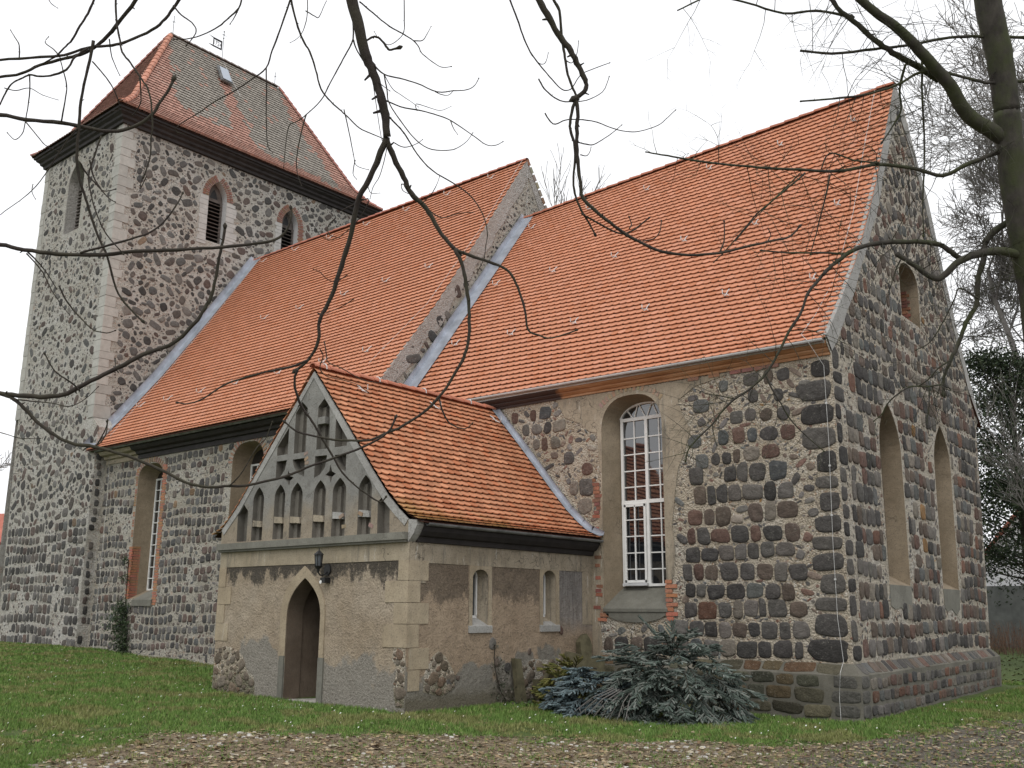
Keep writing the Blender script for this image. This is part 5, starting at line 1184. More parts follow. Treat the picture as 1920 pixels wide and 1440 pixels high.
# ================================================================== GROUND
def edge_y(x): return float(np.interp(x, [-9, -6.1, -5, -2.85, -.07, .5, .96, 1.6, 2.2, 4], [-12, -8.85, -7.95, -5.5, -3.95, -3.4, -2.7, 0., 2.6, 9]))
def gmask(x, y):
    if x > 1.0 and y > -2: return .5+(float(np.interp(y, [-2.4, 0, 2.6, 9, 20], [1.0, 1.5, 2.0, 3.2, 6]))-x)*.6
    k = .5+(y-edge_y(x))*.5
    if y < -7.5: k = max(k, min(.68, .5+(float(np.interp(y, [-14, -11.2, -10, -8.8, -7.5], [-2.5, -4.4, -5.2, -6.0, -7.2]))-x)*.45))
    return k
xs = sorted(set([-1200, -600, -300, -150, -90, -60, -45, -36]+list(np.arange(-32, 10.01, .22))+[12, 15, 20, 30, 50, 90, 160, 300, 700, 1200]))
ys = sorted(set([-1200, -500, -200, -90, -50, -35, -26, -22]+list(np.arange(-19, 12.01, .22))+[14, 17, 21, 26, 32, 40, 55, 80, 120, 200, 400, 1200]))
V = []; msk = []
from mathutils import noise as mn
for y in ys:
    for x in xs:
        z = gz(x, y) if abs(x) < 80 else .6 if x < 0 else 0
        near = -32 < x < 10 and -19 < y < 12
        if near: z += .035*mn.noise(Vector((x*.6, y*.6, 0)))+.012*mn.noise(Vector((x*2.3, y*2.3, 3)))-.01
        V.append((x, y, z-.0)); d = y-edge_y(x)
        g = gmask(x, y)
        msk.append(max(0, min(1, g)))
nx = len(xs); F = [(j*nx+i, j*nx+i+1, (j+1)*nx+i+1, (j+1)*nx+i) for j in range(len(ys)-1) for i in range(nx-1)]
me = bpy.data.meshes.new('ground'); me.from_pydata(V, [], F); me.materials.append(MAT['ground'])
at = me.attributes.new('mask', 'FLOAT', 'POINT'); at.data.foreach_set('value', np.array(msk, dtype=np.float32)); me.polygons.foreach_set('use_smooth', [True]*len(F))
g = bpy.data.objects.new('ground', me); COL.objects.link(g); g['kind'] = 'structure'
def gh(x, y): return gz(x, y)+.035*mn.noise(Vector((x*.6, y*.6, 0)))+.012*mn.noise(Vector((x*2.3, y*2.3, 3)))-.01
def inview(x, y, z=0):
    d = Vector((x, y, z))-CAM; dz = d.dot(cF)
    return dz > .5 and abs(d.dot(cR)/dz) < .56 and -.44 < d.dot(cU)/dz < .3
def onwall(x, y):
    return (x < .2 and -.0-.2 < y < 11 and x > -11.2) or (PW-.03 < x < PE_+.03 and PY-.03 < y < 0) or (-25.2 < x < -11 and y > NY-.02) or (x < -24.6 and y > YS-.05)
def scatter(name, n, fn, mat, region=(-31, 9, -14, 12)):
    vs = []; fs_ = []; cs = []; cnt = 0; tries = 0
    while cnt < n and tries < n*14:
        tries += 1
        # sample on the image plane so that density follows what is seen
        y = random.uniform(region[2], region[3]); x = random.uniform(region[0], region[1])
        dd = math.hypot(x-CAM.x, y-CAM.y)
        if random.random() > min(1, (11/dd)**1.6) or not inview(x, y) or onwall(x, y): continue
        r = fn(x, y, gh(x, y), dd)
        if r:
            b = len(vs); vs += r[0]; fs_ += [tuple(i+b for i in f) for f in r[1]]; cs += [r[2]]*len(r[1]); cnt += 1
    mb = MB(); mb.v = [tuple(v) for v in vs]; mb.f = fs_; mb.c = cs; mb.m = [0]*len(fs_); o = mb.obj(name, mat); return o
def blade(x, y, z, dd):
    k = gmask(x, y)+mn.noise(Vector((x*1.7, y*1.7, 1)))*.55+mn.noise(Vector((x*6, y*6, 2)))*.25
    if k < .50 and random.random() > .10: return None
    vs = []; fs_ = []
    yel = mn.noise(Vector((x*.9, y*.9, 7)))+mn.noise(Vector((x*3, y*3, 9)))*.5
    col = (.115, .20, .042) if random.random() < .7 else (.16, .24, .06)
    if yel > .15: col = (.20, .215, .075)
    if random.random() < .05: col = (.28, .24, .12)
    q = random.uniform(.7, 1.25); col = tuple(c*q for c in col)
    for i in range(4):
        a = random.uniform(0, 6.28); h = random.uniform(.03, .065)*(1.15 if k > .8 else .75); w_ = random.uniform(.004, .007)*max(1, dd/12); dx, dy = math.cos(a), math.sin(a); ox, oy = random.uniform(-.03, .03), random.uniform(-.03, .03)
        l = random.uniform(.2, .8)*h; la_ = random.uniform(0, 6.28)
        vs += [(x+ox-dx*w_, y+oy-dy*w_, z-.005), (x+ox+dx*w_, y+oy+dy*w_, z-.005), (x+ox+math.cos(la_)*l, y+oy+math.sin(la_)*l, z+h)]; fs_.append((i*3, i*3+1, i*3+2))
    return vs, fs_, col
o = scatter('grass', 62000, blade, 'leaf'); o['kind'] = 'stuff'; lab(o, 'short green churchyard grass along the foot of the church', 'grass')
def litter(x, y, z, dd):
    k = gmask(x, y)+mn.noise(Vector((x*1.2, y*1.2, 5)))*.4
    if k > .6 and random.random() > .10: return None
    s_ = random.uniform(.014, .038)*random.choice((1, 1, 1.5)); a = random.uniform(0, 6.28); dx, dy = math.cos(a)*s_, math.sin(a)*s_; t = random.uniform(-.3, .5)*s_
    col = random.choice([(.36, .26, .15), (.30, .21, .12), (.45, .36, .23), (.50, .44, .33), (.22, .14, .08), (.42, .33, .2), (.12, .08, .055)])
    q = random.uniform(.8, 1.2)
    col = tuple(c*.72 for c in col); return [(x-dx, y-dy, z+.008), (x+dy*.6, y-dx*.6, z+.012+t), (x+dx, y+dy, z+.010+t*.4), (x-dy*.6, y+dx*.6, z+.014-t*.2)], [(0, 1, 2, 3)], tuple(c*q for c in col)
o = scatter('fallen_leaves', 16000, litter, 'leaf', (-16, 9, -14, 3)); o['kind'] = 'stuff'; lab(o, 'dry fallen leaves strewn over the bare earth in the foreground', 'leaves')
def chip(x, y, z, dd):
    k = gmask(x, y)
    cl = mn.noise(Vector((x*.7+4, y*.7, 8)))
    if k > .62 or cl < .12 and random.random() > .06 or (x > 0.6 and random.random() > .12): return None
    s_ = random.uniform(.012, .045); h = s_*.35; n = 5; col = random.choice([(.45, .43, .39), (.56, .54, .50), (.30, .27, .23), (.22, .19, .16)])
    a0 = random.uniform(0, 6.28); e = random.uniform(.5, 1)
    lo = [(x+math.cos(a0+6.283*k/n)*s_, y+math.sin(a0+6.283*k/n)*s_*e, z-.004) for k in range(n)]; hi = [(x+(a-x)*.7, y+(b-y)*.7, z+h) for a, b, c in lo]
    return lo+hi, [(k, (k+1) % n, n+(k+1) % n, n+k) for k in range(n)]+[tuple(range(n, 2*n))], col
o = scatter('stone_chips', 1500, chip, 'generic', (-16, 9, -14, 0)); o['kind'] = 'stuff'; lab(o, 'pale stone and mortar chips lying on the bare earth', 'gravel')
def daisy(x, y, z, dd):
    if gmask(x, y) < .6: return None
    s_ = random.uniform(.005, .012); return [(x-s_, y-s_, z+.04), (x+s_, y-s_, z+.04), (x+s_, y+s_, z+.055), (x-s_, y+s_, z+.055)], [(0, 1, 2, 3)], random.choice([(.7, .7, .66), (.5, .46, .36), (.6, .6, .55)])
o = scatter('white_petals', 260, daisy, 'generic'); o['kind'] = 'stuff'; lab(o, 'small white petals and flecks scattered in the grass', 'petals')

# branch centre lines of the near trees: x, y, z, radius in metres
BR = {
"A":[[[2.208,-12.96,5.551,0.0377],[2.192,-12.914,5.359,0.0356],[2.201,-12.862,5.215,0.0335],[2.205,-12.809,5.055,0.0315],[2.222,-12.766,4.959,0.0294],[2.241,-12.701,4.799,0.0273],[2.247,-12.656,4.671,0.0252],[2.235,-12.625,4.536,0.0232]],[[2.235,-12.625,4.536,0.0188],[2.127,-12.628,4.344,0.0178],[2.011,-12.639,4.177,0.0167],[1.923,-12.612,3.978,0.0157],[1.826,-12.597,3.793,0.0146],[1.734,-12.587,3.622,0.0135],[1.64,-12.595,3.48,0.0124],[1.602,-12.569,3.352,0.0113],[1.537,-12.582,3.248,0.0101],[1.469,-12.617,3.182,0.0089]],[[1.61,-12.724,3.139,0.0087],[1.575,-12.717,3.078,0.0083],[1.559,-12.683,2.998,0.0079],[1.56,-12.629,2.915,0.0076],[1.574,-12.563,2.839,0.0072],[1.586,-12.492,2.746,0.0068],[1.602,-12.417,2.646,0.0064],[1.613,-12.352,2.558,0.0061],[1.645,-12.278,2.478,0.0057],[1.702,-12.191,2.405,0.0053],[1.747,-12.13,2.363,0.0049],[1.774,-12.11,2.387,0.0045]],[[1.668,-12.691,3.194,0.0072],[1.569,-12.746,3.155,0.0068],[1.445,-12.832,3.126,0.0064],[1.34,-12.912,3.09,0.006],[1.241,-12.994,3.042,0.0056],[1.141,-13.071,2.955,0.0052],[1.08,-13.134,2.922,0.0047],[1.049,-13.177,2.926,0.0043]],[[2.235,-12.625,4.536,0.0188],[2.232,-12.559,4.427,0.0179],[2.246,-12.482,4.318,0.0169],[2.254,-12.426,4.228,0.0159],[2.306,-12.352,4.15,0.0149],[2.339,-12.307,4.066,0.0138],[2.377,-12.263,3.971,0.0127],[2.436,-12.202,3.876,0.0117]],[[2.461,-12.229,3.862,0.0101],[2.545,-12.143,3.819,0.0095],[2.628,-12.058,3.782,0.0089],[2.691,-11.989,3.734,0.0082],[2.721,-11.936,3.635,0.0076],[2.739,-11.891,3.508,0.0069],[2.744,-11.865,3.379,0.0063],[2.799,-11.829,3.343,0.0056],[2.869,-11.791,3.319,0.0049],[3.0,-11.721,3.358,0.0043]],[[2.461,-12.229,3.862,0.0116],[2.49,-12.189,3.756,0.0112],[2.496,-12.169,3.659,0.0109],[2.498,-12.139,3.515,0.0106],[2.49,-12.123,3.394,0.0102],[2.478,-12.116,3.296,0.0099],[2.449,-12.122,3.199,0.0096],[2.42,-12.137,3.14,0.0092],[2.358,-12.162,3.031,0.0089],[2.31,-12.186,2.963,0.0086],[2.231,-12.227,2.874,0.0083],[2.114,-12.298,2.785,0.0079],[2.037,-12.349,2.747,0.0076],[1.946,-12.408,2.702,0.0073],[1.859,-12.476,2.699,0.007],[1.767,-12.55,2.705,0.0067],[1.711,-12.596,2.718,0.0064],[1.603,-12.692,2.753,0.0061],[1.554,-12.746,2.804,0.0057]],[[2.256,-12.13,2.974,0.0058],[2.265,-12.119,2.907,0.0052],[2.283,-12.078,2.828,0.0046],[2.305,-12.028,2.799,0.0041],[2.33,-11.973,2.791,0.0035],[2.354,-11.937,2.824,0.0029]],[[2.257,-12.648,4.671,0.0051],[2.287,-12.602,4.619,0.0048],[2.318,-12.556,4.562,0.0046],[2.36,-12.483,4.441,0.0043],[2.419,-12.408,4.34,0.0041],[2.515,-12.311,4.258,0.0038],[2.591,-12.236,4.177,0.0036],[2.637,-12.183,4.073,0.0033],[2.655,-12.152,3.956,0.003],[2.645,-12.153,3.868,0.0028],[2.632,-12.157,3.78,0.0025],[2.599,-12.177,3.699,0.0023]],[[2.181,-12.895,5.269,0.0051],[2.159,-12.864,5.128,0.0048],[2.106,-12.877,5.029,0.0045],[2.059,-12.892,4.945,0.0042],[2.013,-12.907,4.86,0.004],[1.955,-12.925,4.757,0.0037],[1.871,-12.967,4.671,0.0034],[1.815,-12.995,4.631,0.0031],[1.769,-13.014,4.61,0.0029],[1.727,-13.0,4.507,0.0026],[1.684,-12.974,4.379,0.0023]],[[1.874,-12.97,4.668,0.0043],[1.829,-12.97,4.532,0.0038],[1.786,-12.956,4.4,0.0033],[1.783,-12.94,4.315,0.0027],[1.813,-12.929,4.232,0.0022]],[[2.163,-12.867,5.125,0.0051],[2.17,-12.843,5.064,0.0043],[2.187,-12.803,5.003,0.0036],[2.229,-12.748,4.892,0.0029],[2.317,-12.691,4.794,0.0022]],[[2.208,-12.802,5.039,0.0051],[2.247,-12.768,4.966,0.0048],[2.296,-12.721,4.9,0.0044],[2.372,-12.657,4.872,0.0041],[2.448,-12.585,4.843,0.0038],[2.535,-12.495,4.794,0.0035],[2.609,-12.431,4.802,0.0032],[2.675,-12.376,4.81,0.0029],[2.715,-12.352,4.835,0.0026],[2.742,-12.349,4.87,0.0023]],[[2.263,-12.67,4.757,0.0046],[2.312,-12.59,4.731,0.0043],[2.399,-12.485,4.716,0.004],[2.457,-12.412,4.698,0.0037],[2.512,-12.348,4.669,0.0034],[2.602,-12.243,4.583,0.0031],[2.659,-12.18,4.524,0.0028],[2.709,-12.141,4.52,0.0025],[2.743,-12.12,4.539,0.0022]],[[2.278,-12.705,4.915,0.0043],[2.283,-12.678,4.812,0.0041],[2.29,-12.663,4.729,0.0038],[2.351,-12.589,4.588,0.0036],[2.41,-12.534,4.49,0.0033],[2.485,-12.478,4.431,0.003],[2.582,-12.415,4.421,0.0028],[2.635,-12.392,4.435,0.0025],[2.68,-12.374,4.466,0.0022],[2.713,-12.363,4.509,0.002]],[[2.226,-12.882,5.35,0.0049],[2.267,-12.802,5.292,0.0046],[2.319,-12.713,5.227,0.0043],[2.365,-12.642,5.191,0.004],[2.403,-12.585,5.155,0.0037],[2.42,-12.554,5.119,0.0034],[2.431,-12.53,5.078,0.003],[2.487,-12.467,5.015,0.0027],[2.519,-12.437,4.994,0.0024],[2.559,-12.407,4.997,0.0021]],[[2.446,-12.626,5.117,0.0036],[2.485,-12.586,5.122,0.003],[2.506,-12.571,5.161,0.0024],[2.503,-12.533,5.237,0.0018]],[[2.453,-12.724,5.457,0.0036],[2.431,-12.694,5.26,0.0033],[2.414,-12.678,5.164,0.003],[2.368,-12.687,5.12,0.0027],[2.307,-12.705,5.106,0.0024],[2.254,-12.731,5.151,0.0021],[2.223,-12.749,5.208,0.0018]],[[2.227,-12.81,5.116,0.0065],[2.26,-12.789,5.139,0.0067],[2.289,-12.762,5.129,0.0068],[2.309,-12.733,5.091,0.007],[2.325,-12.711,5.062,0.0071],[2.364,-12.681,5.072,0.0072]],[[2.505,-12.483,4.81,0.0032],[2.51,-12.422,4.814,0.0027],[2.498,-12.353,4.849,0.0023],[2.497,-12.314,4.896,0.0018]],[[2.402,-12.534,4.694,0.0029],[2.393,-12.536,4.744,0.0025],[2.437,-12.487,4.731,0.0022],[2.508,-12.441,4.7,0.0018],[2.585,-12.426,4.705,0.0014]],[[2.278,-12.705,4.915,0.0029],[2.332,-12.684,4.809,0.0025],[2.395,-12.665,4.748,0.0021],[2.445,-12.631,4.702,0.0018],[2.472,-12.593,4.673,0.0014]],[[2.552,-12.39,4.638,0.0036],[2.598,-12.412,4.563,0.0027],[2.663,-12.441,4.487,0.0017]],[[2.24,-12.616,4.52,0.0036],[2.219,-12.618,4.408,0.0031],[2.191,-12.631,4.288,0.0027],[2.154,-12.646,4.223,0.0022],[2.113,-12.632,4.162,0.0017]],[[2.103,-12.645,4.238,0.0029],[2.082,-12.599,4.217,0.0022],[2.141,-12.581,4.207,0.0015]],[[2.268,-12.587,4.501,0.0036],[2.34,-12.573,4.455,0.003],[2.419,-12.551,4.459,0.0023],[2.447,-12.525,4.489,0.0017]],[[2.292,-12.486,4.239,0.0036],[2.245,-12.497,4.267,0.0031],[2.233,-12.469,4.234,0.0026],[2.291,-12.438,4.199,0.002]],[[2.34,-12.414,4.134,0.0036],[2.414,-12.407,4.179,0.003],[2.463,-12.411,4.223,0.0023],[2.474,-12.396,4.282,0.0017]],[[2.362,-12.389,4.111,0.0036],[2.417,-12.35,4.056,0.0032],[2.454,-12.316,4.047,0.0028],[2.522,-12.27,4.072,0.0024],[2.602,-12.236,4.068,0.002]],[[2.222,-12.761,4.943,0.0032],[2.219,-12.736,4.846,0.0028],[2.229,-12.712,4.708,0.0025],[2.255,-12.703,4.559,0.0021],[2.291,-12.713,4.465,0.0017]],[[1.939,-12.577,3.564,0.0036],[1.815,-12.572,3.538,0.0027],[1.687,-12.609,3.502,0.0018]],[[1.733,-12.656,3.258,0.0038],[1.722,-12.62,3.223,0.0035],[1.682,-12.609,3.157,0.0032],[1.7,-12.57,3.11,0.0028],[1.771,-12.508,3.087,0.0025],[1.843,-12.448,3.06,0.0022],[1.895,-12.395,3.012,0.0019]],[[1.76,-12.648,3.307,0.0043],[1.771,-12.635,3.222,0.0039],[1.786,-12.628,3.171,0.0035],[1.845,-12.575,3.138,0.0031],[1.927,-12.47,3.071,0.0027],[1.995,-12.378,3.058,0.0023]],[[1.93,-12.629,3.708,0.0032],[1.87,-12.669,3.665,0.0028],[1.846,-12.725,3.676,0.0025],[1.856,-12.785,3.698,0.0021],[1.866,-12.841,3.698,0.0017]]],
"T":[[[1.182,-12.642,6.081,0.0068],[1.145,-12.625,5.976,0.0064],[1.034,-12.631,5.73,0.0061],[0.982,-12.636,5.628,0.0058],[0.929,-12.64,5.509,0.0054],[0.831,-12.696,5.422,0.0051],[0.738,-12.753,5.35,0.0048],[0.602,-12.841,5.262,0.0044],[0.518,-12.891,5.194,0.0041],[0.417,-12.952,5.127,0.0037],[0.362,-12.978,5.084,0.0034],[0.356,-12.963,5.058,0.0031],[0.368,-12.936,5.057,0.0027]],[[0.952,-12.655,5.493,0.0051],[0.925,-12.621,5.357,0.0046],[0.904,-12.598,5.2,0.0041],[0.892,-12.572,5.03,0.0036],[0.889,-12.549,4.935,0.0032],[0.893,-12.517,4.909,0.0027]],[[1.165,-12.657,6.081,0.0085],[1.146,-12.616,5.981,0.0081],[1.137,-12.552,5.835,0.0076],[1.141,-12.489,5.722,0.0072],[1.154,-12.432,5.649,0.0068],[1.158,-12.374,5.532,0.0064],[1.159,-12.317,5.398,0.006],[1.195,-12.251,5.315,0.0056],[1.241,-12.186,5.249,0.0052],[1.277,-12.138,5.197,0.0047],[1.324,-12.078,5.129,0.0043],[1.382,-12.019,5.091,0.0039],[1.441,-11.96,5.057,0.0034]],[[1.256,-12.568,6.044,0.0042],[1.269,-12.559,5.892,0.0037],[1.267,-12.568,5.759,0.0031],[1.231,-12.585,5.668,0.0025],[1.163,-12.61,5.632,0.002]],[[1.229,-12.546,5.894,0.0042],[1.278,-12.501,5.853,0.0037],[1.286,-12.469,5.858,0.0031],[1.296,-12.435,5.967,0.0026],[1.281,-12.406,6.024,0.0021]],[[1.339,-12.242,5.204,0.0042],[1.324,-12.17,5.049,0.0037],[1.327,-12.124,4.898,0.0031],[1.341,-12.106,4.817,0.0026],[1.401,-12.046,4.787,0.002]],[[1.349,-12.125,4.849,0.0037],[1.254,-12.06,4.798,0.0029],[1.239,-12.015,4.776,0.0021]],[[1.22,-12.124,4.493,0.0042],[1.357,-11.997,4.593,0.0039],[1.295,-11.987,4.498,0.0036],[1.194,-12.02,4.39,0.0033],[1.081,-12.085,4.315,0.003],[1.021,-12.148,4.352,0.0027],[1.001,-12.184,4.408,0.0024],[0.977,-12.205,4.429,0.0021]],[[1.184,-12.14,4.445,0.0051],[1.131,-12.166,4.38,0.0042],[1.166,-12.175,4.307,0.0032],[1.246,-12.152,4.27,0.0023]]],
